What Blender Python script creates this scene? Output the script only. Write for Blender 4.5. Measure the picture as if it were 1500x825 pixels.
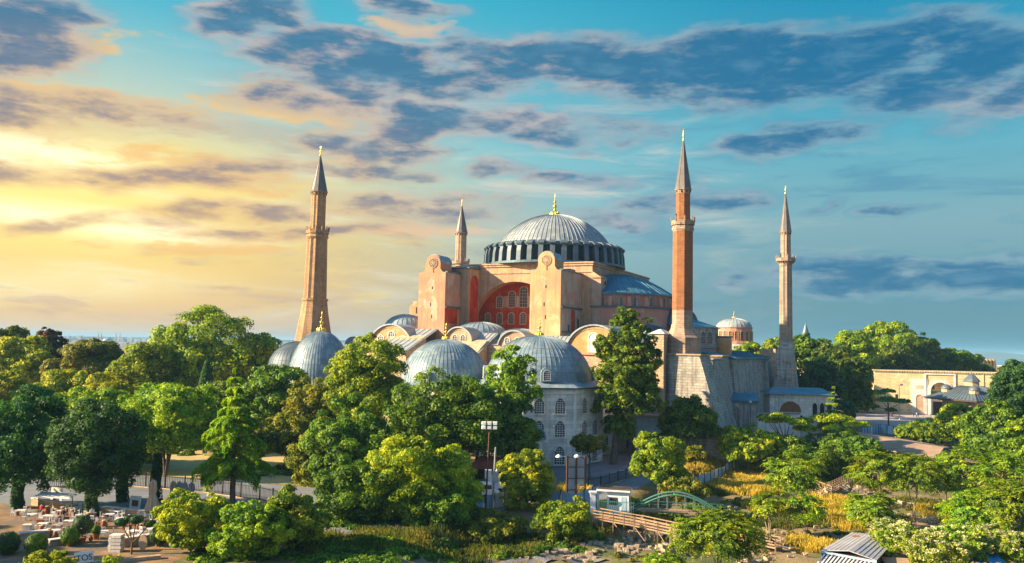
import bpy, math, random
import numpy as np
from math import sin, cos, pi, sqrt, radians, atan2
from mathutils import Vector, Matrix
for o in list(bpy.data.objects): bpy.data.objects.remove(o)
S = bpy.context.scene
COL = S.collection
# ------------------------------------------------------------------ camera
F, CH, PITCH, ROLL = 1250.0, 22.0, math.atan(95/1250.0), 0.021
fw = np.array([0, cos(PITCH), sin(PITCH)])
r0 = np.array([1.0, 0, 0]); u0 = np.cross(r0, fw)
CR = r0*cos(ROLL)+u0*sin(ROLL); CU = -r0*sin(ROLL)+u0*cos(ROLL)
cd = bpy.data.cameras.new('camera'); cam = bpy.data.objects.new('camera', cd); COL.objects.link(cam)
cd.sensor_width = 36; cd.lens = 36*F/1500; cd.clip_end = 60000; cd.clip_start = 0.5
cam.matrix_world = Matrix(((CR[0], CU[0], -fw[0], 0), (CR[1], CU[1], -fw[1], 0), (CR[2], CU[2], -fw[2], CH), (0, 0, 0, 1)))
S.camera = cam
S.render.engine = 'CYCLES'
S.cycles.use_denoising = True
S.cycles.max_bounces = 6; S.cycles.diffuse_bounces = 2; S.cycles.glossy_bounces = 2
S.cycles.transmission_bounces = 4; S.cycles.transparent_max_bounces = 6; S.cycles.volume_bounces = 0
S.cycles.caustics_reflective = False; S.cycles.caustics_refractive = False
S.view_settings.view_transform = 'Standard'; S.view_settings.look = 'None'
S.view_settings.gamma = 1.0; S.view_settings.use_curve_mapping = False
EXPO = 1.55
S.view_settings.exposure = EXPO
# ------------------------------------------------------------------ sun
SUN_A, SUN_EL = radians(9), radians(24)          # towards the sun: left of the view, slightly behind
sdir = Vector((-cos(SUN_A)*cos(SUN_EL), -sin(SUN_A)*cos(SUN_EL), sin(SUN_EL)))
sl = bpy.data.lights.new('sun', 'SUN'); sl.energy = 5.0; sl.angle = radians(0.6); sl.color = (1.0, 0.77, 0.50)
so = bpy.data.objects.new('sun', sl); COL.objects.link(so)
so.rotation_euler = sdir.to_track_quat('Z', 'Y').to_euler()

# ------------------------------------------------------------------ sky
def lin(c):
    r = []
    for v in c:
        v = v/255.0
        r.append(v/12.92 if v <= 0.04045 else ((v+0.055)/1.055)**2.4)
    return tuple(r)
def pray(px, py):
    d = fw+CR*(px-750)/F-CU*(py-412.5)/F
    return d/np.linalg.norm(d)
def azel(px, py):
    d = pray(px, py)
    return atan2(d[0], d[1]), math.asin(d[2])

W = bpy.data.worlds.new('World'); S.world = W; W.use_nodes = True
class NT:
    """tiny node-tree helper"""
    def __init__(s, tree): s.t = tree; s.n = tree.nodes; s.l = tree.links
    def new(s, typ, **kw):
        n = s.n.new(typ)
        for k, v in kw.items(): setattr(n, k, v)
        return n
    def put(s, sock, v):
        if v is None: return
        if hasattr(v, 'is_output') or isinstance(v, bpy.types.NodeSocket): s.l.new(v, sock)
        else:
            if sock.type == 'RGBA' and len(v) == 3: v = (*v, 1)
            sock.default_value = v
    def m(s, op, a, b=None, c=None, clamp=False):
        n = s.new('ShaderNodeMath', operation=op); n.use_clamp = clamp
        for i, v in enumerate((a, b, c)): s.put(n.inputs[i], v)
        return n.outputs[0]
    def vm(s, op, a, b=None):
        n = s.new('ShaderNodeVectorMath', operation=op)
        s.put(n.inputs[0], a); s.put(n.inputs[1], b)
        return n.outputs['Value'] if op in ('LENGTH', 'DOT_PRODUCT') else n.outputs[0]
    def mix(s, f, a, b, blend='MIX'):
        n = s.new('ShaderNodeMix', data_type='RGBA', blend_type=blend)
        s.put(n.inputs[0], f); s.put(n.inputs[6], a); s.put(n.inputs[7], b)
        return n.outputs[2]
    def ramp(s, f, stops, interp='LINEAR'):
        n = s.new('ShaderNodeValToRGB'); r = n.color_ramp; r.interpolation = interp
        while len(r.elements) < len(stops): r.elements.new(0.5)
        for e, (p, c) in zip(r.elements, stops):
            e.position = p; e.color = (*c, 1) if len(c) == 3 else c
        s.put(n.inputs[0], f); return n.outputs[0]
    def sstep(s, v, a, b):
        n = s.new('ShaderNodeMapRange', interpolation_type='SMOOTHSTEP')
        s.put(n.inputs[0], v); n.inputs[1].default_value = a; n.inputs[2].default_value = b
        return n.outputs[0]
    def noise(s, vec, scale, detail=4, rough=0.55, dist=0.0, typ='FBM'):
        n = s.new('ShaderNodeTexNoise'); n.noise_dimensions = '3D'
        s.put(n.inputs['Vector'], vec); n.inputs['Scale'].default_value = scale
        n.inputs['Detail'].default_value = detail; n.inputs['Roughness'].default_value = rough
        n.inputs['Distortion'].default_value = dist
        return n.outputs['Fac']
    def mapping(s, vec, scale=(1, 1, 1), loc=(0, 0, 0), rot=(0, 0, 0)):
        n = s.new('ShaderNodeMapping'); s.put(n.inputs[0], vec)
        n.inputs['Scale'].default_value = scale; n.inputs['Location'].default_value = loc; n.inputs['Rotation'].default_value = rot
        return n.outputs[0]
    def comb(s, x, y, z=0.0):
        n = s.new('ShaderNodeCombineXYZ')
        for i, v in enumerate((x, y, z)): s.put(n.inputs[i], v)
        return n.outputs[0]

def build_sky():
    T = NT(W.node_tree); T.n.clear()
    out = T.new('ShaderNodeOutputWorld'); bg = T.new('ShaderNodeBackground')
    T.l.new(bg.outputs[0], out.inputs[0])
    STR = 0.12; bg.inputs[1].default_value = STR
    sky = T.new('ShaderNodeTexSky', sky_type='NISHITA'); sky.sun_disc = False
    sky.sun_elevation = SUN_EL; sky.sun_rotation = atan2(sdir.x, sdir.y)
    sky.air_density = 1.2; sky.dust_density = 2.0; sky.ozone_density = 2.5
    tc = T.new('ShaderNodeTexCoord'); sep = T.new('ShaderNodeSeparateXYZ'); T.l.new(tc.outputs['Generated'], sep.inputs[0])
    x, y, z = sep.outputs
    u = T.m('ARCTAN2', x, y); v = T.m('ARCSINE', z)
    uv0 = T.comb(u, v)
    def blob(uv, px, py, rx, ry, tilt=0.0, sq=False):
        """1 at the centre of a patch of sky, 0 at its rim; the patch is given by its bearing and height"""
        cu, cv = azel(px, py)
        d = T.vm('SUBTRACT', uv, (cu, cv, 0))
        if tilt: d = T.mapping(d, rot=(0, 0, radians(tilt)))
        d = T.vm('MULTIPLY', d, (F/rx, F/ry, 0))
        q = T.vm('LENGTH', d); return T.m('SUBTRACT', 1.0, T.m('MULTIPLY', q, q) if sq else q)
    # clear-air colours
    tealL = T.ramp(v, [(0.0, lin((168, 176, 172))), (0.07, lin((150, 180, 182))), (0.16, lin((160, 205, 205))), (0.27, lin((120, 200, 212))), (0.40, lin((55, 180, 205)))])
    tealR = T.ramp(v, [(0.0, lin((78, 138, 158))), (0.05, lin((96, 146, 160))), (0.14, lin((128, 172, 180))), (0.24, lin((92, 178, 196))), (0.33, lin((38, 158, 190))), (0.42, lin((0, 132, 178)))])
    ru = T.sstep(u, -0.15, 0.42)
    teal = T.mix(ru, tealL, tealR)
    # warm evening glow low on the left
    w1 = T.sstep(blob(uv0, -40, 330, 900, 330), 0.0, 0.75)
    warmc = T.ramp(v, [(0.0, lin((255, 208, 150))), (0.05, lin((255, 206, 124))), (0.12, lin((255, 216, 112))), (0.20, lin((255, 230, 145))), (0.27, lin((238, 228, 180)))])
    base = T.mix(w1, teal, warmc)
    # soft streaks
    st = T.noise(T.mapping(uv0, scale=(2.2, 15, 1), loc=(3.1, 0.2, 0)), 2.2, 6, 0.6, 0.5)
    stm = T.m('MULTIPLY', T.sstep(st, 0.50, 0.72), T.sstep(blob(uv0, 560, 290, 900, 260), 0.0, 0.6))
    streak_c = T.mix(w1, lin((222, 214, 200)), lin((255, 246, 205)))
    base = T.mix(T.m('MULTIPLY', stm, 0.75), base, streak_c)
    st2 = T.noise(T.mapping(uv0, scale=(1.6, 11, 1), loc=(7.7, 4.2, 0)), 2.6, 6, 0.62, 0.7)
    stg = T.m('MULTIPLY', T.sstep(st2, 0.52, 0.68), T.sstep(blob(uv0, 860, 370, 1100, 260), 0.0, 0.5))
    grey_c = T.mix(w1, T.mix(ru, lin((112, 152, 172)), lin((74, 142, 172))), lin((214, 178, 150)))
    base = T.mix(T.m('MULTIPLY', stg, 0.60), base, grey_c)
    base = T.mix(T.m('MULTIPLY', T.sstep(blob(uv0, 40, 300, 520, 170), 0.0, 1.0), 0.75), base, lin((255, 232, 130)))
    gl = T.m('MAXIMUM', T.sstep(blob(uv0, 170, 330, 300, 30, 3), 0.0, 0.8), T.sstep(blob(uv0, 20, 222, 230, 42), 0, .8))
    gl = T.m('MAXIMUM', gl, T.m('MULTIPLY', T.sstep(blob(uv0, 60, 415, 330, 40, -2), 0, 1), 0.6))
    sp = T.noise(T.mapping(uv0, scale=(5, 26, 1), loc=(0.7, 9.1, 0)), 2.0, 7, 0.62, 0.3)
    base = T.mix(T.m('MULTIPLY', gl, T.m('ADD', 0.45, T.m('MULTIPLY', T.sstep(sp, .4, .62), .55))), base, (1.0, 0.97, 0.62))
    orc = T.m('MULTIPLY', T.sstep(sp, 0.52, 0.66), T.sstep(blob(uv0, 240, 330, 620, 220), 0.0, 0.5))
    base = T.mix(T.m('MULTIPLY', orc, 0.55), base, T.mix(T.sstep(st2, .42, .58), lin((255, 222, 120)), lin((206, 166, 140))))
    gk = T.m('MULTIPLY', T.m('ADD', gl, T.sstep(blob(uv0, 60, 290, 420, 130), 0, 1)), 0.22); gk = T.m('ADD', 1.0, gk)
    base = T.mix(1.0, base, T.comb(gk, gk, gk), 'MULTIPLY')
    # clouds: noise-eaten patches
    uvs = T.mapping(uv0, scale=(7, 16, 1))
    nz = T.new('ShaderNodeTexNoise'); T.put(nz.inputs['Vector'], uvs); nz.inputs['Scale'].default_value = 1.3
    nz.inputs['Detail'].default_value = 3
    wv = T.vm('MULTIPLY', T.vm('SUBTRACT', nz.outputs['Color'], (0.5, 0.5, 0.5)), (0.16, 0.045, 0))
    uvw = T.vm('ADD', uv0, wv)
    def field(uvq, blobs):
        f = None
        for b in blobs:
            k = b[6] if len(b) > 6 else 1.0
            g = blob(uvq, *b[:4], b[4] if len(b) > 4 else 0.0, True)
            g = T.m('MULTIPLY', g, b[5] if len(b) > 5 else 1.0)
            f = g if f is None else T.m('MAXIMUM', f, g)
        return f
    blobs = [(1130, 95, 400, 66, 0, 1.7), (880, 98, 330, 46, 4, 1.5), (530, 90, 230, 46, 2, 1.5), (650, 118, 330, 34, -6, 1.3), (1390, 108, 180, 60, -8, 1.5), (1480, 150, 120, 28, -10),
             (640, 180, 160, 36, -6, 1.4), (540, 215, 120, 36, -4, 1.1), (460, 150, 150, 26, 0), (25, 42, 120, 64, -10, 1.5), (365, 22, 100, 42, -14, 1.4), (590, 10, 90, 18, 0),
             (120, 155, 230, 24, 2), (20, 165, 120, 26, 0), (150, 255, 260, 20, -2), (330, 245, 100, 24, -3), (300, 312, 230, 17, -7), (430, 335, 190, 15, -5),
             (20, 325, 60, 12, 0), (620, 300, 180, 26, 0), (840, 195, 160, 26, 0), (1160, 204, 140, 24, -2, 1.3), (1020, 290, 130, 24, -2), (840, 265, 120, 16, 0),
             (1330, 408, 260, 36, 0, 1.5), (1420, 375, 110, 12, 0), (720, 250, 60, 18, 0), (900, 320, 120, 14, 0), (1210, 305, 40, 8, 0), (1320, 308, 50, 7, 0), (560, 250, 130, 14, 0)]
    f0 = field(uvw, blobs)
    n1 = T.noise(T.mapping(uv0, scale=(8, 25, 1), loc=(1.3, 2.2, 0)), 1.7, 9, 0.60, 0.15)
    n2 = T.m('MULTIPLY', T.m('SUBTRACT', n1, 0.52), 3.0)
    f1 = T.m('ADD', T.m('MAXIMUM', f0, -0.6), n2)
    n3 = T.noise(T.mapping(uv0, scale=(10, 34, 1), loc=(5.3, 1.2, 0)), 1.6, 8, 0.62, 0.3)
    fw_ = T.m('ADD', T.m('MAXIMUM', field(uvw, [(440, 158, 170, 34, -3, 1.3), (130, 148, 240, 24, 2), (575, 190, 90, 24, 0), (80, 60, 130, 40, -8, 1.2), (590, 40, 70, 22, 0), (330, 262, 170, 22, 0), (240, 225, 160, 14, 2), (1470, 150, 90, 34, 0), (760, 180, 120, 14, 0), (620, 335, 170, 14, 0), (300, 360, 200, 12, -3)]), -0.6), T.m('MULTIPLY', T.m('SUBTRACT', n3, 0.5), 4.0))
    base = T.mix(T.m('MULTIPLY', T.sstep(fw_, 0.1, 1.1), 0.75), base, T.mix(T.sstep(u, -0.32, 0.1), lin((255, 200, 112)), lin((228, 196, 184))))
    cov = T.sstep(f1, -0.1, 1.15)
    # lit fringe: same field looked up a little lower, so rims towards the glow stay bright
    dens = T.sstep(T.m('ADD', f1, T.m('MULTIPLY', T.m('SUBTRACT', n3, 0.5), 2.0)), 0.05, 1.35)
    darkc = T.mix(w1, T.mix(ru, lin((56, 114, 148)), lin((10, 104, 148))), T.ramp(v, [(0.03, lin((218, 172, 128))), (0.16, lin((160, 134, 130))), (0.30, lin((92, 106, 140)))]))
    darkc = T.mix(T.m('MULTIPLY', T.sstep(n3, 0.48, 0.72), 0.34), darkc, T.mix(w1, lin((120, 165, 190)), lin((230, 190, 150))))
    litc = T.mix(w1, T.mix(ru, lin((236, 200, 180)), lin((158, 184, 192))), lin((255, 206, 118)))
    cc = T.mix(dens, litc, darkc)
    veil = T.m('MULTIPLY', T.sstep(T.m('ADD', f0, T.m('MULTIPLY', n2, 0.5)), -0.55, 0.7), 0.45)
    base = T.mix(veil, base, T.mix(w1, T.mix(ru, lin((124, 166, 184)), lin((64, 142, 172))), lin((240, 198, 140))))
    skyc = T.mix(T.m('MULTIPLY', cov, 0.90), base, cc)
    # scattered bright cumulus rims
    k = 1.0/(2**EXPO)/STR
    skyc = T.mix(1.0, skyc, (k, k, k), 'MULTIPLY')
    # only the quarter of sky around the view direction carries this evening cloud; the rest is clear sky
    behind = T.sstep(y, -0.35, 0.25)
    up = T.sstep(z, 0.98, 0.6)
    fac = T.m('MULTIPLY', behind, up)
    nis = T.mix(1.0, sky.outputs[0], (0.42, 0.52, 0.66), 'MULTIPLY')
    fin = T.mix(T.m('MULTIPLY', fac, 0.94), nis, skyc)
    T.l.new(fin, bg.inputs[0])
    W.cycles.sampling_method = 'MANUAL'; W.cycles.sample_map_resolution = 512
build_sky()

# ------------------------------------------------------------------ pixel helpers (a bearing plus a real distance gives a real place)
O3 = np.array([0, 0, CH])
def ground(px, py, z=0.0):
    d = pray(px, py); return Vector(O3+d*((z-CH)/d[2]))
def aty(px, py, y):
    d = pray(px, py); return Vector(O3+d*(y/d[1]))
def mpp(y): return y/F

# ------------------------------------------------------------------ materials
MATS = {}
def mat(name, base, alt=None, dark=None, scale=0.6, rough=0.85, metal=0.0, streak=0.0, bump=0.15, grain=8.0, blocks=None, spec=0.3, mortar=None, patch=None, sheets=0):
    """weathered surface: base/alt mottling, dark stains, vertical run-off streaks, fine grain bump, optional masonry courses"""
    if name in MATS: return MATS[name]
    m = bpy.data.materials.new(name); m.use_nodes = True; MATS[name] = m
    T = NT(m.node_tree); b = T.n['Principled BSDF']
    alt = alt or tuple(c*0.8 for c in base); dark = dark or tuple(c*0.5 for c in base)
    tc = T.new('ShaderNodeTexCoord'); co = tc.outputs['Object']
    n1 = T.noise(co, scale, 6, 0.6); n2 = T.noise(co, scale*0.23, 4, 0.6, 0.6)
    c = T.mix(T.sstep(n1, 0.36, 0.64), base, alt)
    c = T.mix(T.m('MULTIPLY', T.sstep(n2, 0.50, 0.72), 0.65), c, dark)
    if patch:
        n5 = T.noise(T.mapping(co, loc=(31, 7, 3)), patch[1], 5, 0.55, 0.4)
        c = T.mix(T.m('MULTIPLY', T.sstep(n5, 0.52, 0.60), patch[2]), c, patch[0])
    n7 = T.noise(co, scale*7+0.9, 4, 0.7)
    v7 = T.m('ADD', 0.72, T.m('MULTIPLY', n7, 0.56)); c = T.mix(1.0, c, T.comb(v7, v7, v7), 'MULTIPLY')
    bmp = T.noise(co, grain, 5, 0.6)
    if streak:
        sv = T.noise(T.mapping(co, scale=(1.6, 1.6, 0.10)), 1.0, 5, 0.6)
        c = T.mix(T.m('MULTIPLY', T.sstep(sv, 0.46, 0.66), streak), c, dark)
    if blocks:
        sx = T.new('ShaderNodeSeparateXYZ'); T.l.new(co, sx.inputs[0])
        h = T.m('ADD', sx.outputs[0], T.m('MULTIPLY', sx.outputs[1], 0.93))
        br = T.new('ShaderNodeTexBrick'); T.put(br.inputs['Vector'], T.comb(h, sx.outputs[2]))
        br.inputs['Scale'].default_value = 1.0
        br.inputs['Brick Width'].default_value = blocks[0]; br.inputs['Row Height'].default_value = blocks[1]
        br.inputs['Mortar Size'].default_value = blocks[2]; br.inputs['Bias'].default_value = 0.0
        T.put(br.inputs['Color1'], (0.78, 0.78, 0.78)); T.put(br.inputs['Color2'], (1.12, 1.1, 1.06)); T.put(br.inputs['Mortar'], mortar or (0.6, 0.58, 0.56))
        c = T.mix(0.9, c, br.outputs['Color'], 'MULTIPLY')
        bmp = T.m('SUBTRACT', bmp, T.m('MULTIPLY', br.outputs['Fac'], 0.6))
    if sheets:   # lead laid in separate sheets between radial rolls, each weathered a little differently
        sx = T.new('ShaderNodeSeparateXYZ'); T.l.new(co, sx.inputs[0])
        an = T.m('MULTIPLY', T.m('ARCTAN2', sx.outputs[1], sx.outputs[0]), sheets/(2*pi))
        br = T.new('ShaderNodeTexBrick'); T.put(br.inputs['Vector'], T.comb(an, sx.outputs[2])); br.offset = 0.37
        br.inputs['Scale'].default_value = 1.0; br.inputs['Brick Width'].default_value = 1.0; br.inputs['Row Height'].default_value = 1.15; br.inputs['Mortar Size'].default_value = 0.03
        T.put(br.inputs['Color1'], (0.66, 0.68, 0.70)); T.put(br.inputs['Color2'], (1.22, 1.18, 1.12)); T.put(br.inputs['Mortar'], (0.68, 0.68, 0.70))
        c = T.mix(0.75, c, br.outputs['Color'], 'MULTIPLY')
    T.put(b.inputs['Base Color'], c)
    b.inputs['Roughness'].default_value = rough; b.inputs['Metallic'].default_value = metal
    b.inputs['Specular IOR Level'].default_value = spec
    if bump:
        bn = T.new('ShaderNodeBump'); bn.inputs['Strength'].default_value = bump*2; bn.inputs['Distance'].default_value = 0.12
        T.l.new(bmp, bn.inputs['Height']); T.l.new(bn.outputs[0], b.inputs['Normal'])
    return m
def leafmat(name, dark, mid, lit, trans=0.45, scale=0.35, tint=None):
    if name in MATS: return MATS[name]
    m = bpy.data.materials.new(name); m.use_nodes = True; MATS[name] = m
    T = NT(m.node_tree); T.n.clear()
    out = T.new('ShaderNodeOutputMaterial')
    tc = T.new('ShaderNodeTexCoord'); g = T.new('ShaderNodeNewGeometry'); oi = T.new('ShaderNodeObjectInfo')
    n = T.noise(tc.outputs['Object'], scale, 3, 0.6)
    r = g.outputs['Random Per Island']
    f = T.m('ADD', T.m('MULTIPLY', T.m('SUBTRACT', n, 0.5), 1.7), T.m('ADD', T.m('MULTIPLY', r, 0.55), 0.22))
    c = T.ramp(f, [(0.1, dark), (0.5, mid), (0.95, lit)])
    hs = T.new('ShaderNodeHueSaturation')
    T.put(hs.inputs['Hue'], T.m('ADD', 0.485, T.m('MULTIPLY', oi.outputs['Random'], 0.03)))
    T.put(hs.inputs['Value'], T.m('ADD', 0.85, T.m('MULTIPLY', oi.outputs['Random'], 0.3)))
    T.put(hs.inputs['Color'], c); c = hs.outputs[0]
    d = T.new('ShaderNodeBsdfPrincipled'); T.put(d.inputs['Base Color'], c); d.inputs['Roughness'].default_value = 0.55
    d.inputs['Specular IOR Level'].default_value = 0.25
    t = T.new('ShaderNodeBsdfTranslucent'); T.put(t.inputs[0], T.mix(1.0, c, (1.9, 1.75, 0.45), 'MULTIPLY'))
    mx = T.new('ShaderNodeMixShader'); mx.inputs[0].default_value = trans
    T.l.new(d.outputs[0], mx.inputs[1]); T.l.new(t.outputs[0], mx.inputs[2]); T.l.new(mx.outputs[0], out.inputs[0])
    return m

M = {}
M['plaster'] = mat('peach_plaster', (0.54, 0.28, 0.15), (0.50, 0.24, 0.125), (0.27, 0.17, 0.12), 0.3, streak=0.65, bump=0.2, patch=((0.60, 0.42, 0.27), 0.22, 0.7))
M['plaster_cream'] = mat('cream_plaster', (0.54, 0.35, 0.19), (0.46, 0.28, 0.16), (0.24, 0.17, 0.13), 0.35, streak=0.75, bump=0.2, patch=((0.52, 0.22, 0.12), 0.2, 0.35))
M['pink'] = mat('pink_plaster', (0.56, 0.25, 0.17), (0.50, 0.24, 0.17), (0.34, 0.20, 0.16), 0.35, streak=0.5, patch=((0.55, 0.42, 0.32), 0.25, 0.55))
M['grey_render'] = mat('stained_render', (0.50, 0.36, 0.26), (0.42, 0.28, 0.2), (0.26, 0.2, 0.17), 0.35, streak=0.6, patch=((0.5, 0.17, 0.08), 0.3, 0.5))
M['red'] = mat('red_plaster', (0.46, 0.045, 0.012), (0.38, 0.035, 0.011), (0.22, 0.025, 0.012), 0.6, streak=0.45, patch=((0.52, 0.12, 0.03), 0.5, 0.6), bump=0.3)
M['orange'] = mat('ochre_plaster', (0.62, 0.27, 0.085), (0.58, 0.33, 0.14), (0.36, 0.18, 0.08), 0.4, streak=0.35, patch=((0.62, 0.42, 0.22), 0.3, 0.6))
M['stone'] = mat('pale_stone_blocks', (0.60, 0.44, 0.27), (0.52, 0.36, 0.22), (0.30, 0.24, 0.19), 0.3, streak=0.4, blocks=(1.1, 0.5, 0.03), bump=0.3)
M['stone_grey'] = mat('grey_stone_blocks', (0.52, 0.47, 0.38), (0.38, 0.36, 0.31), (0.17, 0.18, 0.17), 0.25, streak=0.75, blocks=(1.3, 0.55, 0.04), bump=0.35, patch=((0.44, 0.27, 0.18), 0.15, 0.5))
M['marble'] = mat('weathered_marble', (0.88, 0.80, 0.66), (0.76, 0.70, 0.59), (0.42, 0.40, 0.36), 0.3, streak=0.5, blocks=(1.6, 0.7, 0.02), bump=0.12, rough=0.7)
M['white'] = mat('white_stone_trim', (0.72, 0.68, 0.6), (0.6, 0.57, 0.5), (0.4, 0.38, 0.34), 0.6)
M['gatestone'] = mat('golden_limestone', (0.80, 0.64, 0.34), (0.70, 0.54, 0.28), (0.5, 0.38, 0.22), 0.25, streak=0.35, blocks=(1.5, 0.6, 0.03), bump=0.2)
M['brick'] = mat('orange_brick', (0.37, 0.15, 0.06), (0.31, 0.125, 0.05), (0.22, 0.10, 0.05), 0.8, streak=0.4, blocks=(0.6, 0.28, 0.03), bump=0.25)
M['minstone'] = mat('golden_minaret_stone', (0.46, 0.28, 0.14), (0.39, 0.235, 0.12), (0.22, 0.145, 0.09), 0.4, streak=0.5, blocks=(0.9, 0.45, 0.03), bump=0.3)
M['minstone2'] = mat('pinkish_minaret_stone', (0.44, 0.31, 0.21), (0.37, 0.26, 0.185), (0.21, 0.17, 0.14), 0.4, streak=0.45, blocks=(0.9, 0.45, 0.03), bump=0.3)
M['lead'] = mat('lead_sheet', (0.25, 0.33, 0.36), (0.19, 0.27, 0.31), (0.09, 0.16, 0.21), 0.5, rough=0.5, metal=0.1, patch=((0.42, 0.44, 0.42), 0.6, 0.55), streak=0.5, bump=0.12, grain=3, spec=0.5)
M['lead_warm'] = mat('pale_lead_sheet', (0.36, 0.39, 0.37), (0.29, 0.33, 0.33), (0.16, 0.20, 0.22), 0.5, rough=0.55, metal=0.1, streak=0.35, bump=0.12, grain=3)
M['lead_dome'] = mat('weathered_lead_dome', (0.25, 0.33, 0.36), (0.19, 0.27, 0.31), (0.10, 0.17, 0.21), 0.5, rough=0.5, metal=0.1, streak=0.35, bump=0.12, grain=3, sheets=64, patch=((0.38, 0.40, 0.39), 0.5, 0.5))
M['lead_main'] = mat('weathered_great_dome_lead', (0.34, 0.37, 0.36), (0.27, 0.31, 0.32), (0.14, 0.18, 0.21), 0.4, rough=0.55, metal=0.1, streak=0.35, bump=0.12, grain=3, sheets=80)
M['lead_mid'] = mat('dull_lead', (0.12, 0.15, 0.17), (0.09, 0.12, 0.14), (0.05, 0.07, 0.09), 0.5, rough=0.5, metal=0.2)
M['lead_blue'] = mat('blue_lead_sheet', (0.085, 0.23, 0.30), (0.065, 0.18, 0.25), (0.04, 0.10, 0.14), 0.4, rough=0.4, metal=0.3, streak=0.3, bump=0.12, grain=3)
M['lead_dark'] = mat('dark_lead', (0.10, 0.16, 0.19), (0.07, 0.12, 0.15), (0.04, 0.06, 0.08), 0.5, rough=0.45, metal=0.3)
M['gold'] = mat('gilded_metal', (0.85, 0.58, 0.10), (0.75, 0.48, 0.08), (0.5, 0.3, 0.05), 2, rough=0.32, metal=0.8, bump=0)
M['glass'] = mat('dark_window_glass', (0.025, 0.032, 0.038), (0.045, 0.05, 0.055), (0.015, 0.018, 0.02), 1.0, rough=0.45, bump=0, spec=0.35)
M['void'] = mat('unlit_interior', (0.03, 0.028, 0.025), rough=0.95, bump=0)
M['iron'] = mat('dark_iron', (0.035, 0.035, 0.04), rough=0.6, metal=0.4, bump=0)
M['steel'] = mat('galvanised_steel', (0.42, 0.43, 0.44), (0.34, 0.35, 0.36), rough=0.45, metal=0.6, bump=0)
M['rust'] = mat('rusty_steel', (0.16, 0.07, 0.04), (0.1, 0.05, 0.03), rough=0.8)
M['wood'] = mat('weathered_timber', (0.38, 0.26, 0.15), (0.30, 0.20, 0.12), (0.16, 0.11, 0.08), 1.5, streak=0.2)
M['darkwood'] = mat('dark_timber', (0.12, 0.075, 0.045), (0.09, 0.055, 0.035), rough=0.7)
M['whitepaint'] = mat('white_paint', (0.75, 0.75, 0.73), (0.66, 0.67, 0.66), (0.45, 0.45, 0.43), 0.8, rough=0.5, bump=0.03)
M['bluepaint'] = mat('pale_blue_panel_paint', (0.36, 0.52, 0.62), (0.30, 0.46, 0.57), (0.2, 0.3, 0.36), 0.6, rough=0.5, streak=0.3, bump=0.03)
M['greenpaint'] = mat('green_steel_paint', (0.08, 0.22, 0.17), (0.06, 0.18, 0.14), rough=0.45, bump=0)
M['tarp'] = mat('blue_tarpaulin', (0.02, 0.25, 0.55), (0.03, 0.33, 0.62), (0.01, 0.14, 0.34), 1.5, rough=0.45, bump=0.3, grain=4)
M['tin'] = mat('weathered_tin_sheet', (0.44, 0.43, 0.42), (0.36, 0.35, 0.36), (0.24, 0.22, 0.21), 0.7, rough=0.55, metal=0.15, streak=0.2)
M['canopy'] = mat('dusty_canopy_roof', (0.40, 0.27, 0.18), (0.33, 0.22, 0.15), (0.2, 0.14, 0.1), 0.3, bump=0.2)
M['canvas'] = mat('beige_canvas', (0.58, 0.42, 0.26), (0.5, 0.36, 0.22), rough=0.9)
M['greycanvas'] = mat('grey_canvas', (0.38, 0.38, 0.40), (0.3, 0.31, 0.33), rough=0.9)
M['redroof'] = mat('faded_red_roof', (0.30, 0.08, 0.05), (0.22, 0.06, 0.04), rough=0.8)
M['asphalt'] = mat('grey_paving', (0.20, 0.21, 0.22), (0.17, 0.18, 0.19), (0.12, 0.12, 0.13), 0.5, blocks=None, bump=0.1)
M['sand'] = mat('sandy_lawn_edge', (0.52, 0.40, 0.17), (0.42, 0.34, 0.14), (0.22, 0.25, 0.08), 0.25, bump=0.2)
M['terrace'] = mat('ochre_terrace_paving', (0.33, 0.19, 0.08), (0.20, 0.14, 0.085), (0.09, 0.075, 0.055), 0.6, bump=0.3, patch=((0.14, 0.13, 0.115), 0.3, 0.85))  # mottled ochre, darkened so the colour carries part of the terrace's shade
M['bark'] = mat('bark', (0.17, 0.12, 0.08), (0.12, 0.085, 0.06), (0.06, 0.045, 0.03), 2.0, bump=0.5, grain=5)
M['palebark'] = mat('pale_bark', (0.32, 0.25, 0.17), (0.24, 0.19, 0.13), (0.14, 0.11, 0.08), 1.5, bump=0.4, grain=5)
M['rubble'] = mat('rubble_stone', (0.42, 0.33, 0.22), (0.34, 0.26, 0.18), (0.2, 0.16, 0.12), 1.0, bump=0.5, grain=3)

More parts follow.
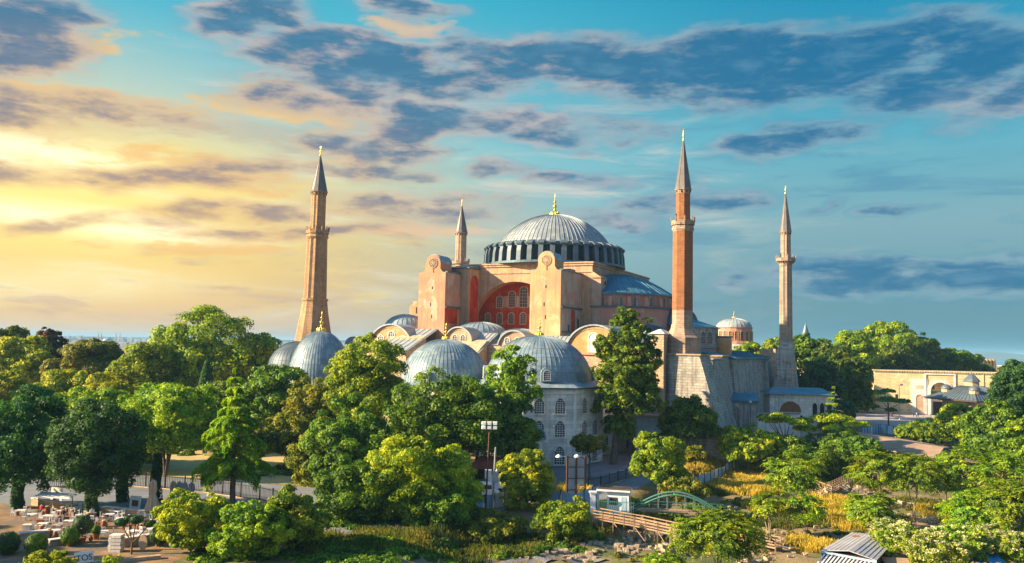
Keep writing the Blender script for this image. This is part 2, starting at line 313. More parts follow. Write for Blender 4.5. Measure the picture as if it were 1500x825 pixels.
# ------------------------------------------------------------------ mesh building
class MB:
    def __init__(s): s.v = []; s.f = []; s.sm = []
    def add(s, vs, fs, smooth=False):
        k = len(s.v); s.v += [tuple(p) for p in vs]
        s.f += [tuple(i+k for i in f) for f in fs]; s.sm += [smooth]*len(fs); return s
    def box(s, x0, x1, y0, y1, z0, z1):
        return s.add([(x0,y0,z0),(x1,y0,z0),(x1,y1,z0),(x0,y1,z0),(x0,y0,z1),(x1,y0,z1),(x1,y1,z1),(x0,y1,z1)],
                     [(0,3,2,1),(4,5,6,7),(0,1,5,4),(1,2,6,5),(2,3,7,6),(3,0,4,7)])
    def hexa(s, b, t):  # 4 bottom pts, 4 top pts (ccw from above)
        return s.add(list(b)+list(t), [(0,3,2,1),(4,5,6,7),(0,1,5,4),(1,2,6,5),(2,3,7,6),(3,0,4,7)])
    def prism(s, poly, z0, z1):
        n = len(poly); vs = [(x,y,z0) for x,y in poly]+[(x,y,z1) for x,y in poly]
        return s.add(vs, [tuple(range(n))[::-1], tuple(range(n,2*n))]+[(i,(i+1)%n,n+(i+1)%n,n+i) for i in range(n)])
    def ext(s, poly, o, ux, nr, d, uz=(0,0,1)):
        """polygon (u,w) in the plane o+u*ux+w*uz, extruded by d along nr"""
        o, ux, nr, uz = Vector(o), Vector(ux), Vector(nr), Vector(uz); n = len(poly)
        a = [o+ux*u+uz*w for u, w in poly]; b = [p+nr*d for p in a]
        return s.add(a+b, [tuple(range(n))[::-1], tuple(range(n,2*n))]+[(i,(i+1)%n,n+(i+1)%n,n+i) for i in range(n)])
    def ring(s, inner, outer, o, ux, nr, d):
        """strip between two open outlines of equal length, extruded"""
        o, ux, nr = Vector(o), Vector(ux), Vector(nr); n = len(inner); Z = Vector((0,0,1))
        P = lambda p, k: o+ux*p[0]+Z*p[1]+nr*k
        vs = [P(p,0) for p in inner]+[P(p,0) for p in outer]+[P(p,d) for p in inner]+[P(p,d) for p in outer]
        fs = []
        for i in range(n-1):
            fs += [(2*n+i,2*n+i+1,3*n+i+1,3*n+i),(n+i,n+i+1,3*n+i+1,3*n+i),(i,2*n+i,2*n+i+1,i+1),(i,i+1,n+i+1,n+i)]
        fs += [(0,n,3*n,2*n),(n-1,2*n-1,4*n-1,3*n-1)]
        return s.add(vs, fs)
    def lathe(s, prof, n=32, c=(0,0), a0=0.0, a1=2*pi, smooth=True, rot=0.0):
        full = abs(a1-a0-2*pi) < 1e-6; m = n if full else n+1
        vs = []; 
        for r, z in prof:
            for i in range(m):
                a = rot+a0+(a1-a0)*i/n; vs.append((c[0]+r*cos(a), c[1]+r*sin(a), z))
        fs = []
        for j in range(len(prof)-1):
            for i in range(n):
                i2 = (i+1) % m if full else i+1
                fs.append((j*m+i, j*m+i2, (j+1)*m+i2, (j+1)*m+i))
        s.add(vs, fs, smooth)
        if full:
            if prof[0][0] > 1e-3: s.add([vs[i] for i in range(m)], [tuple(range(m))[::-1]])
            if prof[-1][0] > 1e-3: s.add([vs[(len(prof)-1)*m+i] for i in range(m)], [tuple(range(m))])
        return s
    def tube(s, pts, rad, n=6, cap=True, smooth=True):
        pts = [Vector(p) for p in pts]; k = len(pts)
        rad = rad if isinstance(rad, (list, tuple)) else [rad]*k
        vs = []; pv = None
        for i, p in enumerate(pts):
            t = (pts[min(i+1,k-1)]-pts[max(i-1,0)]).normalized()
            if pv is None: pv = t.orthogonal().normalized()
            else:
                pv = (pv-t*pv.dot(t))
                pv = pv.normalized() if pv.length > 1e-6 else t.orthogonal().normalized()
            q = t.cross(pv)
            for j in range(n):
                a = 2*pi*j/n+pi/4; vs.append(p+(pv*cos(a)+q*sin(a))*rad[i])
        fs = [(i*n+j, i*n+(j+1)%n, (i+1)*n+(j+1)%n, (i+1)*n+j) for i in range(k-1) for j in range(n)]
        s.add(vs, fs, smooth)
        if cap: s.add([vs[i] for i in range(n)]+[vs[(k-1)*n+i] for i in range(n)], [tuple(range(n))[::-1], tuple(range(n,2*n))])
        return s
    def beam(s, p, q, w, h=None):
        h = h or w; p, q = Vector(p), Vector(q); t = (q-p).normalized()
        a = t.cross(Vector((0,0,1))); a = a.normalized() if a.length > 1e-3 else Vector((1,0,0)); b = a.cross(t)
        a, b = a*w/2, b*h/2
        return s.hexa([p-a-b, p+a-b, q+a-b, q-a-b], [p-a+b, p+a+b, q+a+b, q-a+b])
    def build(s, name, material, parent=None, loc=None, rz=None, label=None):
        me = bpy.data.meshes.new(name); me.from_pydata(s.v, [], s.f); 
        me.polygons.foreach_set('use_smooth', s.sm); me.materials.append(material); me.update()
        o = bpy.data.objects.new(name, me); COL.objects.link(o)
        if parent is not None: o.parent = parent
        if loc is not None: o.location = loc
        if rz is not None: o.rotation_euler = (0, 0, rz)
        if label: o['label'] = label
        return o
def thing(name, label, cat, loc=(0,0,0), rz=0.0, group=None):
    o = bpy.data.objects.new(name, None); COL.objects.link(o); o.empty_display_size = 0.2
    o.location = loc; o.rotation_euler = (0,0,rz); o['label'] = label; o['category'] = cat; o['kind'] = 'thing'
    if group: o['group'] = group
    return o
def tag(o, label, cat, group=None):
    o['kind'] = 'thing'; o['label'] = label; o['category'] = cat
    if group: o['group'] = group
    return o
def copytree(o, parent=None, loc=None, rz=None, label=None, scale=None):
    c = o.copy(); COL.objects.link(c)
    if parent is not None: c.parent = parent
    for ch in [x for x in o.children]: copytree(ch, c)
    if loc is not None: c.location = loc
    if rz is not None: c.rotation_euler = (0,0,rz)
    if label: c['label'] = label
    if scale: c.scale = (scale,)*3 if not isinstance(scale, tuple) else scale
    return c
def arch(w, h, pointed=False, n=8, grow=0.0):
    """open outline of an arched opening, foot to foot; w wide, h high to the crown"""
    r = w/2; pts = [(-r-grow, -grow*0)]
    if pointed:
        hs = h-r*1.15
        left = [(-r+ (r)*(1-cos(t*pi/2))*1.0, hs+1.15*r*sin(t*pi/2)) for t in [i/n for i in range(n+1)]]
        left = [(-r*(1-t)**0.75*1.0, hs+1.15*r*(1-(1-t)**1.6)) for t in [i/n for i in range(n+1)]]
        pts = [(-r, 0)]+left+[(-x, z) for x, z in left[::-1][1:]]+[(r, 0)]
    else:
        hs = h-r; pts = [(-r, 0)]+[(-r*cos(pi*i/(2*n)), hs+r*sin(pi*i/(2*n))) for i in range(2*n+1)]+[(r, 0)]
    if grow:
        cx, cz = 0, h*0.5; pts = [(x*(1+2*grow/w), z*(1+grow/h) if z > 0 else 0) for x, z in pts]
    return pts
def arch_window(parent, o, ux, nr, w, h, frame_m, pane_m=None, pointed=False, fr=0.18, proud=0.14, bars=(2, 5), rect=False, name='window'):
    o, ux, nr = Vector(o), Vector(ux).normalized(), Vector(nr).normalized(); pane_m = pane_m or M['glass']
    if rect: inn = [(-w/2, 0), (-w/2, h), (w/2, h), (w/2, 0)]; out = [(-w/2-fr, 0), (-w/2-fr, h+fr), (w/2+fr, h+fr), (w/2+fr, 0)]
    else: inn = arch(w, h, pointed); out = arch(w, h, pointed, grow=fr)
    b = MB().ring(inn, out, o, ux, nr, proud)
    b.ext([(-w/2-fr, -fr), (w/2+fr, -fr), (w/2+fr, 0), (-w/2-fr, 0)], o, ux, nr, proud+0.05)
    if bars:
        nx, nzb = bars; bw = min(0.05, w*0.03)
        for i in range(1, nx+1):
            x = -w/2+w*i/(nx+1); hh = h*0.93 if abs(x) < w*0.25 else h*0.8
            b.ext([(x-bw, 0), (x+bw, 0), (x+bw, hh), (x-bw, hh)], o+nr*0.03, ux, nr, 0.03)
        for i in range(1, nzb+1):
            z = h*i/(nzb+1); ww = w/2*(1.0 if z < h-w*0.45 else 0.7)
            b.ext([(-ww, z-bw), (ww, z-bw), (ww, z+bw), (-ww, z+bw)], o+nr*0.035, ux, nr, 0.03)
    f = b.build(name, frame_m, parent)
    MB().ext(inn[::-1], o, ux, nr, 0.02).build('pane', pane_m, f)
    return f
def dome(mb, c, r, z0, h, n=48, ribs=0, a0=0.0, a1=2*pi, seg=12, rw=0.10, rh=0.10, power=1.0, rings=None):
    prof = [(r*cos(t)**power, z0+h*sin(t)) for t in [pi/2*i/seg for i in range(seg+1)]]
    prof[-1] = (0.0005, z0+h)
    mb.lathe(prof, n, c, a0, a1)
    for k in range(ribs):
        a = a0+(a1-a0)*(k+0.5)/ribs; top = seg-1 if k % 2 else seg-2
        ts = Vector((-sin(a), cos(a), 0)); vs = []
        for rr, z in prof[:top+1]:
            p = Vector((c[0]+rr*cos(a), c[1]+rr*sin(a), z)); nn = Vector((cos(a)*h/r, sin(a)*h/r, 0)); 
            t = math.asin(max(-1, min(1, (z-z0)/h))); nn = Vector((cos(a)*cos(t)*h, sin(a)*cos(t)*h, r*sin(t))).normalized()
            vs += [p-ts*rw/2-nn*0.02, p-ts*rw/2+nn*rh, p+ts*rw/2+nn*rh, p+ts*rw/2-nn*0.02]
        fs = []
        for i in range(top):
            for j in range(3): fs.append((i*4+j, i*4+j+1, i*4+4+j+1, i*4+4+j))
        mb.add(vs, fs)
    for zf in (rings or []):
        t = math.asin(zf); rr = r*cos(t)**power; z = z0+h*zf
        mb.lathe([(rr-0.05, z-0.06), (rr+rh*0.7, z-0.05), (rr+rh*0.6, z+0.06), (rr-0.12, z+0.08)], n, c, a0, a1, smooth=False)
    return mb
def finial(parent, c, z, h, r, name='finial'):
    p = [(r*0.95, z-r*0.12), (r, z+r*0.25), (r*0.8, z+r*0.7), (r*0.3, z+r*0.95), (r*0.18, z+h*0.33), (r*0.34, z+h*0.38), (r*0.42, z+h*0.43), (r*0.3, z+h*0.48), (r*0.1, z+h*0.5),
         (r*0.1, z+h*0.56), (r*0.26, z+h*0.6), (r*0.26, z+h*0.64), (r*0.08, z+h*0.67), (r*0.07, z+h*0.76), (r*0.16, z+h*0.79), (r*0.05, z+h*0.83), (0.01, z+h)]
    b = MB().lathe(p, 14, c)
    for k in range(12):
        a = 2*pi*k/12; b.tube([(c[0]+r*0.98*cos(a), c[1]+r*0.98*sin(a), z-0.05*r), (c[0]+r*1.04*cos(a), c[1]+r*1.04*sin(a), z+r*0.3), (c[0]+r*0.8*cos(a), c[1]+r*0.8*sin(a), z+r*0.74)], r*0.09, 5)
    o = b.build(name, M['gold'], parent); return o
# ================================================================== ground
HSC = Vector((11.5, 235, 0)); HSR = radians(-25)
def HL(a, b, z=0.0):
    return Vector((HSC.x+a*cos(HSR)-b*sin(HSR), HSC.y+a*sin(HSR)+b*cos(HSR), z))
def sm(t): t = max(0.0, min(1.0, t)); return t*t*(3-2*t)
def fence_line_y(x):
    # back edge of the sunken dig, west to east
    P = [(-14, 96), (-4, 112), (5, 119), (13, 123), (20, 132), (32, 160), (45, 178), (70, 196), (100, 205), (140, 215)]
    if x <= P[0][0]: return 90
    for (xa, ya), (xb, yb) in zip(P, P[1:]):
        if x <= xb: return ya+(yb-ya)*(x-xa)/(xb-xa)
    return 215
def gz(x, y):
    """height of the ground"""
    z = 0.0
    d = fence_line_y(x)-y
    if d > 0 and x > -14:
        k = sm(d/9)*sm((x+13)/10)
        n = 0.55*sin(x*.31+1.3)*sin(y*.27)+0.35*sin(x*.83+y*.41)+0.2*sin(x*1.7-y*1.3)
        z += k*(-2.2+n*0.45+0.12*sin(x*3.1+y*2.3)+0.1*sin(x*2.3-y*3.7))
    if y > 1500: z -= sm((y-1500)/1500)*12
    return z
def make_ground():
    def axis(lo, hi, f0, f1, st):
        a = list(np.arange(f0, f1+1e-6, st)); g = st
        x = f1
        while x < hi: g *= 1.35; x += g; a.append(min(x, hi))
        g = st; x = f0; b = []
        while x > lo: g *= 1.35; x -= g; b.append(max(x, lo))
        return b[::-1]+a
    xs = axis(-9000, 9000, -90, 150, 1.5); ys = axis(-4000, 16000, 70, 230, 1.5)
    vs = [(x, y, gz(x, y)) for y in ys for x in xs]; nx = len(xs)
    fs = [(j*nx+i, j*nx+i+1, (j+1)*nx+i+1, (j+1)*nx+i) for j in range(len(ys)-1) for i in range(nx-1)]
    m = mat('dusty_ground', (0.26, 0.19, 0.10), (0.19, 0.15, 0.06), (0.09, 0.09, 0.035), 0.2, bump=0.6, grain=2.0, patch=((0.08, 0.11, 0.03), 0.07, 0.8))
    o = MB().add(vs, fs, True).build('ground', m); o['kind'] = 'structure'
make_ground()
def sheet(name, pts, m, z=0.004):
    o = MB().add([(p[0], p[1], z) for p in pts], [tuple(range(len(pts)))]).build(name, m); o['kind'] = 'structure'; return o

# ================================================================== the great domed basilica
def hagia():
    R = thing('domed_basilica', 'huge salmon and cream domed basilica with grey lead dome and massive buttresses', 'mosque', HSC, HSR)
    PL, CR_ = M['plaster'], M['plaster_cream']
    # --- main square block
    TZ = 43.2; NS = -17.0
    b = MB()
    cx, zs, r = -3.8, 25.6, 13.2
    ar = [(cx+r*cos(pi*i/32), zs+r*sin(pi*i/32)) for i in range(33)]
    poly = [(cx+r, 21.5)]+ar+[(cx-r, 21.5), (-21, 21.5), (-21, TZ), (17.3, TZ), (17.3, 21.5)]
    b.ext(poly, (0, NS, 0), (1, 0, 0), (0, 1, 0), 3.4)
    b.build('south_wall', CR_, R)
    b = MB(); b.box(-20.5, 17.25, -13.5, 33, 21.5, TZ-0.02); b.build('core_wall', M['grey_render'], R)
    b = MB(); b.ext(ar[::-1]+[(cx+r, 22), (cx-r, 22)], (0, -13.62, 0), (1, 0, 0), (0, 1, 0), 0.1)
    b.build('tympanum', M['red'], R)
    b = MB(); b.ring(ar, [(cx+(r+0.75)*cos(pi*i/32), zs+(r+0.75)*sin(pi*i/32)) for i in range(33)], (0, NS, 0), (1, 0, 0), (0, -1, 0), 0.22)
    b.build('arch_moulding', M['plaster_cream'], R)
    # cornices
    b = MB()
    for (dz, o_, h) in ((0, 0.55, 0.35), (-0.55, 0.3, 0.5), (-2.3, 0.22, 0.28)):
        b.box(-21-o_, 17.3+o_, NS-o_, NS+0.02, TZ+dz, TZ+dz+h)
        b.box(17.2, 17.3+o_, NS+0.02, 33+o_, TZ+dz, TZ+dz+h)
        b.box(-21-o_, -20.4, NS+0.02, 33+o_, TZ+dz, TZ+dz+h)
    b.build('cornice', M['plaster_cream'], R)
    # roof terrace under the drum
    b = MB(); b.hexa([(-20.9, NS+.03, TZ+0.3), (17.2, NS+.03, TZ+0.3), (17.2, 33, TZ+0.3), (-20.9, 33, TZ+0.3)],
                     [(-15, -12, TZ+1.1), (13, -12, TZ+1.1), (13, 28, TZ+1.1), (-15, 28, TZ+1.1)])
    b.build('terrace_roof', M['lead'], R)
    # --- tympanum windows
    for (e, z, w, h) in [(-13.2, 28.0, 1.35, 2.6), (-9.7, 28.0, 1.35, 2.7), (-6.3, 28.0, 1.35, 2.7), (-2.9, 28.0, 1.4, 2.8), (0.5, 28.0, 1.4, 2.8), (3.9, 28, 1.4, 2.7),
                         (-9.8, 32.3, 1.6, 2.8), (-6.2, 32.4, 1.7, 4.0), (-2.8, 32.4, 2.0, 5.2), (0.8, 32.4, 1.7, 4.0), (4.0, 32.3, 1.6, 2.8)]:
        arch_window(R, (e, -13.64, z), (1, 0, 0), (0, -1, 0), w, h, M['plaster_cream'], fr=0.28, bars=(2, 5))
    for e in (-8.0, -4.5, -1.0, 2.4): MB().box(e-0.7, e+0.7, -13.72, -13.6, 32.3, 35.2).build('window_pier', M['plaster_cream'], R)
    # --- drum and dome
    dz = TZ+1.0
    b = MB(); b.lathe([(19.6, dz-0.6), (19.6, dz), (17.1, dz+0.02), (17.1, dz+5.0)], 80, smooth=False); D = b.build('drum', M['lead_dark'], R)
    for k in range(40):
        a = 2*pi*k/40+0.05; ux = Vector((-sin(a), cos(a), 0)); nr = Vector((cos(a), sin(a), 0))
        b = MB()
        prof = [(17.0, dz-0.55), (19.55, dz-0.55), (19.35, dz+2.5), (19.0, dz+4.1), (18.3, dz+4.7), (17.0, dz+5.0)]
        b.ext([(p, z) for p, z in prof], -ux*0.62, nr, ux, 1.24)
        b.ext([(18.0, dz+4.55), (19.3, dz+4.1), (19.5, dz+4.45), (18.6, dz+5.15), (17.0, dz+5.5), (17.0, dz+5.0)], -ux*0.85, nr, ux, 1.7)
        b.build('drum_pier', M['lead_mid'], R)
        a2 = a+pi/40; ux = Vector((-sin(a2), cos(a2), 0)); nr = Vector((cos(a2), sin(a2), 0))
        arch_window(R, nr*17.12+Vector((0, 0, dz+0.5)), ux, nr, 1.0, 3.1, M['lead_dark'], fr=0.14, bars=(1, 4))
    b = MB()
    for k in range(40):   # little lead vault over each window
        a = 2*pi*(k+0.5)/40+0.05; nr = Vector((cos(a), sin(a), 0)); ux = Vector((-sin(a), cos(a), 0))
        pr = [(1.15*cos(t), dz+4.0+1.0*sin(t)) for t in [pi*i/8 for i in range(9)]]
        b.ext(pr[::-1], nr*16.6, ux, nr, 2.0)
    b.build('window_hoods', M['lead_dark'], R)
    Rs = 18.1; zc = 58.6-Rs; t0 = math.asin((dz+4.9-zc)/Rs)
    b = MB(); prof = [(Rs*cos(t), zc+Rs*sin(t)) for t in [t0+(pi/2-t0)*i/18 for i in range(19)]]; prof[-1] = (0.001, zc+Rs)
    prof = [(17.2, dz+4.6), (17.1, dz+5.1)]+prof
    b.lathe(prof, 80)
    for k in range(80):
        a = 2*pi*k/80; ts = Vector((-sin(a), cos(a), 0)); vs = []; top = 17 if k % 2 else 14
        for rr, z in prof[2:top+2]:
            nn = Vector((rr*cos(a), rr*sin(a), z-zc)).normalized(); p = Vector((rr*cos(a), rr*sin(a), z))
            vs += [p-ts*0.07-nn*.03, p-ts*0.04+nn*0.10, p+ts*0.04+nn*0.10, p+ts*0.07-nn*.03]
        b.add(vs, [(i*4+j, i*4+j+1, i*4+4+j+1, i*4+4+j) for i in range(top-1) for j in range(3)])
    b.build('main_dome', M['lead_main'], R)
    finial(R, (0, 0), 58.4, 6.3, 1.35)
    # --- the four great buttresses (two on the south side are what the street sees)
    def buttress(e0, e1, n0, n1, s, lower, PL=M['plaster']):
        """s=-1 faces south; turret with a round head on the front, stepped behind"""
        w = e1-e0; cxb = (e0+e1)/2+0.15
        sh = 40.3
        b = MB(); b.box(e0, e1, min(n0, n1), max(n0, n1), 0 if lower else 16, sh)
        B = b.build('buttress', PL, R)
        d = -s
        # turret
        tw = 2.15
        o = [(-tw, 0)]+[(-tw*cos(pi*i/16), 2.3+tw*sin(pi*i/16)) for i in range(17)]+[(tw, 0)]
        sw = [(-tw-1.1, 0), (-tw-0.35, 0.12), (-tw, 0.7)]; 
        poly = [(-tw-1.3, -0.02), (-tw-0.6, 0.15), (-tw, 0.9)]+o[1:-1]+[(tw, 0.9), (tw+0.6, 0.15), (tw+1.3, -0.02)]
        b = MB().ext(poly[::-1], (cxb, n0, sh), (1, 0, 0), (0, d, 0), 0.5)
        b.ext(o[::-1], (cxb, n0+d*0.49, sh), (1, 0, 0), (0, d, 0), 5.2)
        T_ = b.build('turret', PL, B)
        b = MB().ring(o[1:-1], [(x*1.08, 2.3+(z-2.3)*1.08) for x, z in o[1:-1]], (cxb, n0+d*0.3, sh), (1, 0, 0), (0, d, 0), 5.6)
        b.build('turret_roof', M['lead'], B)
        # carved roundel
        b = MB(); c0 = Vector((cxb, n0+s*0.02, sh+2.35))
        ang = [2*pi*i/24 for i in range(25)]
        b.ring([(1.12*cos(a), 1.12*sin(a)) for a in ang], [(1.3*cos(a), 1.3*sin(a)) for a in ang], c0, (1, 0, 0), (0, s, 0), 0.14)
        for k in range(6):
            a = pi*k/6
            for rr in (1,):
                b.beam(c0+Vector((cos(a)*1.1, s*0.06, sin(a)*1.1)), c0-Vector((cos(a)*1.1, -s*0.06, sin(a)*1.1)), 0.1, 0.12)
        for k in range(6):
            a = 2*pi*k/6+0.3; cc = c0+Vector((0.62*cos(a), s*0.05, 0.62*sin(a)))
            b.ring([(0.2*cos(q), 0.2*sin(q)) for q in ang[::3]], [(0.32*cos(q), 0.32*sin(q)) for q in ang[::3]], cc, (1, 0, 0), (0, s, 0), 0.06)
        b.build('roundel', M['stone'], B)
        # slit windows
        for (dx, z, w_, h_) in ((0.2, sh-0.1, 0.22, 1.5), (0, sh-4.3, 0.3, 0.7), (-0.4, sh-8.6, 0.28, 0.9), (0, sh-11.7, 0.25, 1.0)):
            b = MB().box(cxb+dx-w_/2, cxb+dx+w_/2, n0-0.03, n0+0.03, z, z+h_) if s < 0 else MB().box(cxb+dx-w_/2, cxb+dx+w_/2, n0-0.03, n0+0.03, z, z+h_)
            b.build('slit_window', M['void'], B)
        # lead copings stepping up behind the turret
        m1 = n0+d*5.6; b = MB()
        y0, y1 = sorted((n0+d*0.6, n0+d*5.7))
        for (xa, xb) in ((e0-0.2, cxb-tw-0.15), (cxb+tw+0.15, e1+0.22)): b.box(xa, xb, y0, y1, sh, sh+0.35)
        y0, y1 = sorted((n0+d*5.7, n0+d*9.0)); b.box(e0-0.2, e1+0.22, y0, y1, sh-0.0, sh+0.75)
        y0, y1 = sorted((n0+d*9.0, n1)); b.box(e0-0.2, e1+0.22, y0, y1, sh-0.02, sh+0.3)
        b.build('lead_coping', M['lead_dark'], B)
        # string courses on the side faces
        b = MB()
        y0, y1 = sorted((n0, n1)); b.box(e1, e1+0.4, y0+.1, y1, 31.4, 31.75); b.box(e1, e1+0.3, y0+.1, y1, 25.6, 25.85)
        b.build('string_course', M['lead_dark'], B)
        return B
    BL = buttress(-24.4, -16.7, -31, -17.02, -1, True)
    BR = buttress(6.6, 14.5, -31, -17.02, -1, True, mat('yellowish_peach_plaster', (0.60, 0.36, 0.17), (0.54, 0.31, 0.14), (0.30, 0.19, 0.12), 0.3, streak=0.6, bump=0.2, patch=((0.62, 0.45, 0.27), 0.2, 0.6)))
    buttress(-24.4, -16.7, 47, 33.02, 1, True); buttress(6.6, 14.5, 47, 33.02, 1, True)
    # side faces with their own weathering and colour patches
    b = MB(); b.box(14.5, 14.56, -30.6, -17.1, 31.8, 40.2); b.build('upper_side_render', M['grey_render'], BR)
    b = MB(); b.box(14.5, 14.56, -30.6, -17.1, 20, 31.3); b.build('lower_side_render', M['grey_render'], BR)
    b = MB(); b.box(14.56, 14.62, -24.2, -21.6, 26, 31.2); b.build('red_patch', M['red'], BR)
    b = MB(); b.box(-16.7, -16.64, -30.7, -17.1, 31.8, 40.2); b.build('upper_side_render', M['grey_render'], BL)
    b = MB(); b.box(-16.7, -16.63, -30.7, -24.5, 27.5, 31.3); b.build('lower_side_render', M['red'], BL)
    b = MB(); b.box(-16.7, -16.6, -22.6, -21.2, 24.3, 27.4); b.build('doorway', M['void'], BL)
    arch_window(BR, (14.6, -19.6, 24.6), (0, 1, 0), (1, 0, 0), 1.4, 4.6, M['stone'], M['void'], fr=0.35, bars=None)
    arch_window(BR, (14.6, -26.0, 25.9), (0, 1, 0), (1, 0, 0), 0.9, 1.6, M['stone_grey'], M['void'], fr=0.2, bars=None)
    # corner pier left of the arch with its tall red niche
    b = MB(); b.box(-24.4, -14.3, -23.2, -17.03, 21.5, 41.9); b.build('corner_pier', CR_, R)
    b = MB(); b.hexa([(-24.6, -23.5, 41.9), (-14.0, -23.5, 41.9), (-14.0, -17.1, 42.0), (-24.6, -17.1, 42.0)], [(-24.6, -23.5, 42.2), (-14.0, -23.5, 42.2), (-14.0, -17.1, 43.1), (-24.6, -17.1, 43.1)])
    b.build('pier_roof', M['lead_dark'], R)
    b = MB(); b.ext([(u, w) for u, w in arch(4.6, 15.8)][::-1], (-14.3, -20.0, 24.6), (0, 1, 0), (1, 0, 0), 0.05); b.build('niche', M['red'], R)
    b = MB(); b.ring(arch(4.6, 15.8), arch(4.6, 15.8, grow=0.5), (-14.3, -20.0, 24.6), (0, 1, 0), (1, 0, 0), 0.12); b.build('niche_surround', CR_, R)
    # east face details of the block
    b = MB(); b.box(17.25, 19.6, -17.0, -12.2, 18, 39.5); b.build('east_pilaster', M['grey_render'], R)
    b = MB(); b.hexa([(17.2, -17.3, 39.5), (19.9, -17.3, 39.5), (19.9, -12, 39.5), (17.2, -12, 39.5)], [(17.2, -17.1, 41.2), (17.3, -17.1, 41.2), (17.3, -12, 41.2), (17.2, -12, 41.2)]); b.build('pilaster_roof', M['plaster_cream'], R)
    for n_, z_ in ((-14.2, 37.8), (-13.4, 38.0)):
        MB().box(19.58, 19.66, n_-0.25, n_+0.25, z_, z_+0.9).build('slit_window', M['void'], R)
    MB().box(17.24, 17.34, -10.6, -9.4, 37.0, 41.2).build('red_recess', M['red'], R)
    # --- semi-domes east and west
    def semidome(s):
        c = (17.0 if s > 0 else -20.8, 0); a0, a1 = (-pi/2, pi/2) if s > 0 else (pi/2, 3*pi/2)
        pr = [(16.6, 35.6), (16.6, 35.9), (15.6, 36.5), (12.5, 38.4), (9, 40.2), (5, 41.4), (0.01, 41.8)]
        b = MB().lathe(pr, 30, c, a0, a1)
        for k in range(31):
            a = a0+(a1-a0)*k/30; b.tube([(c[0]+r_*cos(a), c[1]+r_*sin(a), z+0.03) for r_, z in pr[1:-1]], 0.07, 4, cap=False)
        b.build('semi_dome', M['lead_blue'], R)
        b = MB().lathe([(15.7, 32.4), (15.7, 35.7)], 30, c, a0, a1, smooth=False); b.build('semi_dome_drum', M['pink'], R)
        b = MB().lathe([(17.0, 25.5), (17.0, 32.3)], 40, c, a0, a1); b.build('lower_drum', M['pink'], R)
        b = MB().lathe([(15.6, 32.75), (17.6, 32.45), (17.6, 32.2), (16.9, 32.1)], 40, c, a0, a1, smooth=False); b.build('drum_ledge', M['lead_dark'], R)
        b = MB().lathe([(16.9, 26.2), (19.6, 25.4), (22.0, 23.2)], 40, c, a0, a1); b.build('lower_roof', M['lead_dark'], R)
        for k in range(11):
            a = a0+(a1-a0)*(k+0.5)/11; nr = Vector((cos(a), sin(a), 0)); ux = Vector((-sin(a), cos(a), 0))
            arch_window(R, Vector((c[0], c[1], 0))+nr*15.66+Vector((0, 0, 32.8)), ux, nr, 1.3, 2.2, M['stone_grey'], fr=0.2, bars=(2, 3))
            a = a0+(a1-a0)*(k+1)/11; nr = Vector((cos(a), sin(a), 0)); ux = Vector((-sin(a), cos(a), 0))
            b = MB().ext([(15.6, 32.6), (17.1, 32.6), (16.6, 34.8), (15.6, 35.5)], Vector((c[0], c[1], 0))-ux*0.4, nr, ux, 0.8); b.build('drum_rib', M['pink'], R)
    semidome(1); semidome(-1)
    # exedrae
    for (e, n_) in ((28.5, -12.5), (28.5, 12.5), (-32, -12.5), (-32, 12.5)):
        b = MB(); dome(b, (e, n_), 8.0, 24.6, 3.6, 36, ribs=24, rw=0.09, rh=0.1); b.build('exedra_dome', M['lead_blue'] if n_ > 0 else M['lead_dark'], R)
        b = MB().lathe([(8.1, 18), (8.1, 24.6)], 20, (e, n_), smooth=False); b.build('exedra_wall', M['grey_render'], R)
        for k in range(7):
            a = (-pi/2 if e > 0 else pi/2)+pi*(k+.5)/7; nr = Vector((cos(a), sin(a), 0)); ux = Vector((-sin(a), cos(a), 0))
            arch_window(R, Vector((e, n_, 21.6))+nr*8.08, ux, nr, 1.1, 2.4, M['stone_grey'], fr=0.18, bars=(1, 3))
    # apse
    c = (36.5, 0.5); pa = [(c[0]+8.4*cos(pi*(-.5+k/5)), c[1]+8.4*sin(pi*(-.5+k/5))) for k in range(6)]
    b = MB(); b.prism(pa, 0, 22.6); b.build('apse_wall', M['pink'], R)
    b = MB(); b.prism(pa, 22.9, 27.6); b.build('apse_gallery_wall', M['stone_grey'], R)
    big = [(c[0]+(x-c[0])*1.07, c[1]+(y-c[1])*1.07) for x, y in pa]
    b = MB(); b.prism(big, 22.6, 22.9); b.prism(big, 27.6, 27.8)
    b.add([(x, y, 27.8) for x, y in big]+[(c[0]-1, c[1], 31)], [(i, i+1, 6) for i in range(5)]+[(5, 0, 6)]); b.build('apse_roof', M['lead_blue'], R)
    b = MB(); dome(b, (34.2, 0.5), 5.6, 28.2, 5.4, 30, ribs=20); b.build('apse_dome', M['lead_dark'], R)
    for k in range(5):
        p, q = Vector((*pa[k], 0)), Vector((*pa[k+1], 0)); ux = (q-p).normalized(); nr = Vector((ux.y, -ux.x, 0))
        for t in ((0.3, 0.7) if k in (1, 2, 3) else (0.5,)):
            arch_window(R, p.lerp(q, t)+Vector((0, 0, 23.8)), ux, nr, 1.5, 2.7, M['stone_grey'], fr=0.25, bars=(3, 4))
    # --- aisles and galleries
    b = MB(); b.box(-38, 39, -36, 36, 0, 22.2); b.build('gallery_wall', M['stone'], R)
    b = MB(); b.hexa([(-38.3, -36.3, 22.2), (39.3, -36.3, 22.2), (39.3, 36.3, 22.2), (-38.3, 36.3, 22.2)], [(-21, -17.6, 25.2), (18, -17.6, 25.2), (18, 17.6, 25.2), (-21, 17.6, 25.2)])
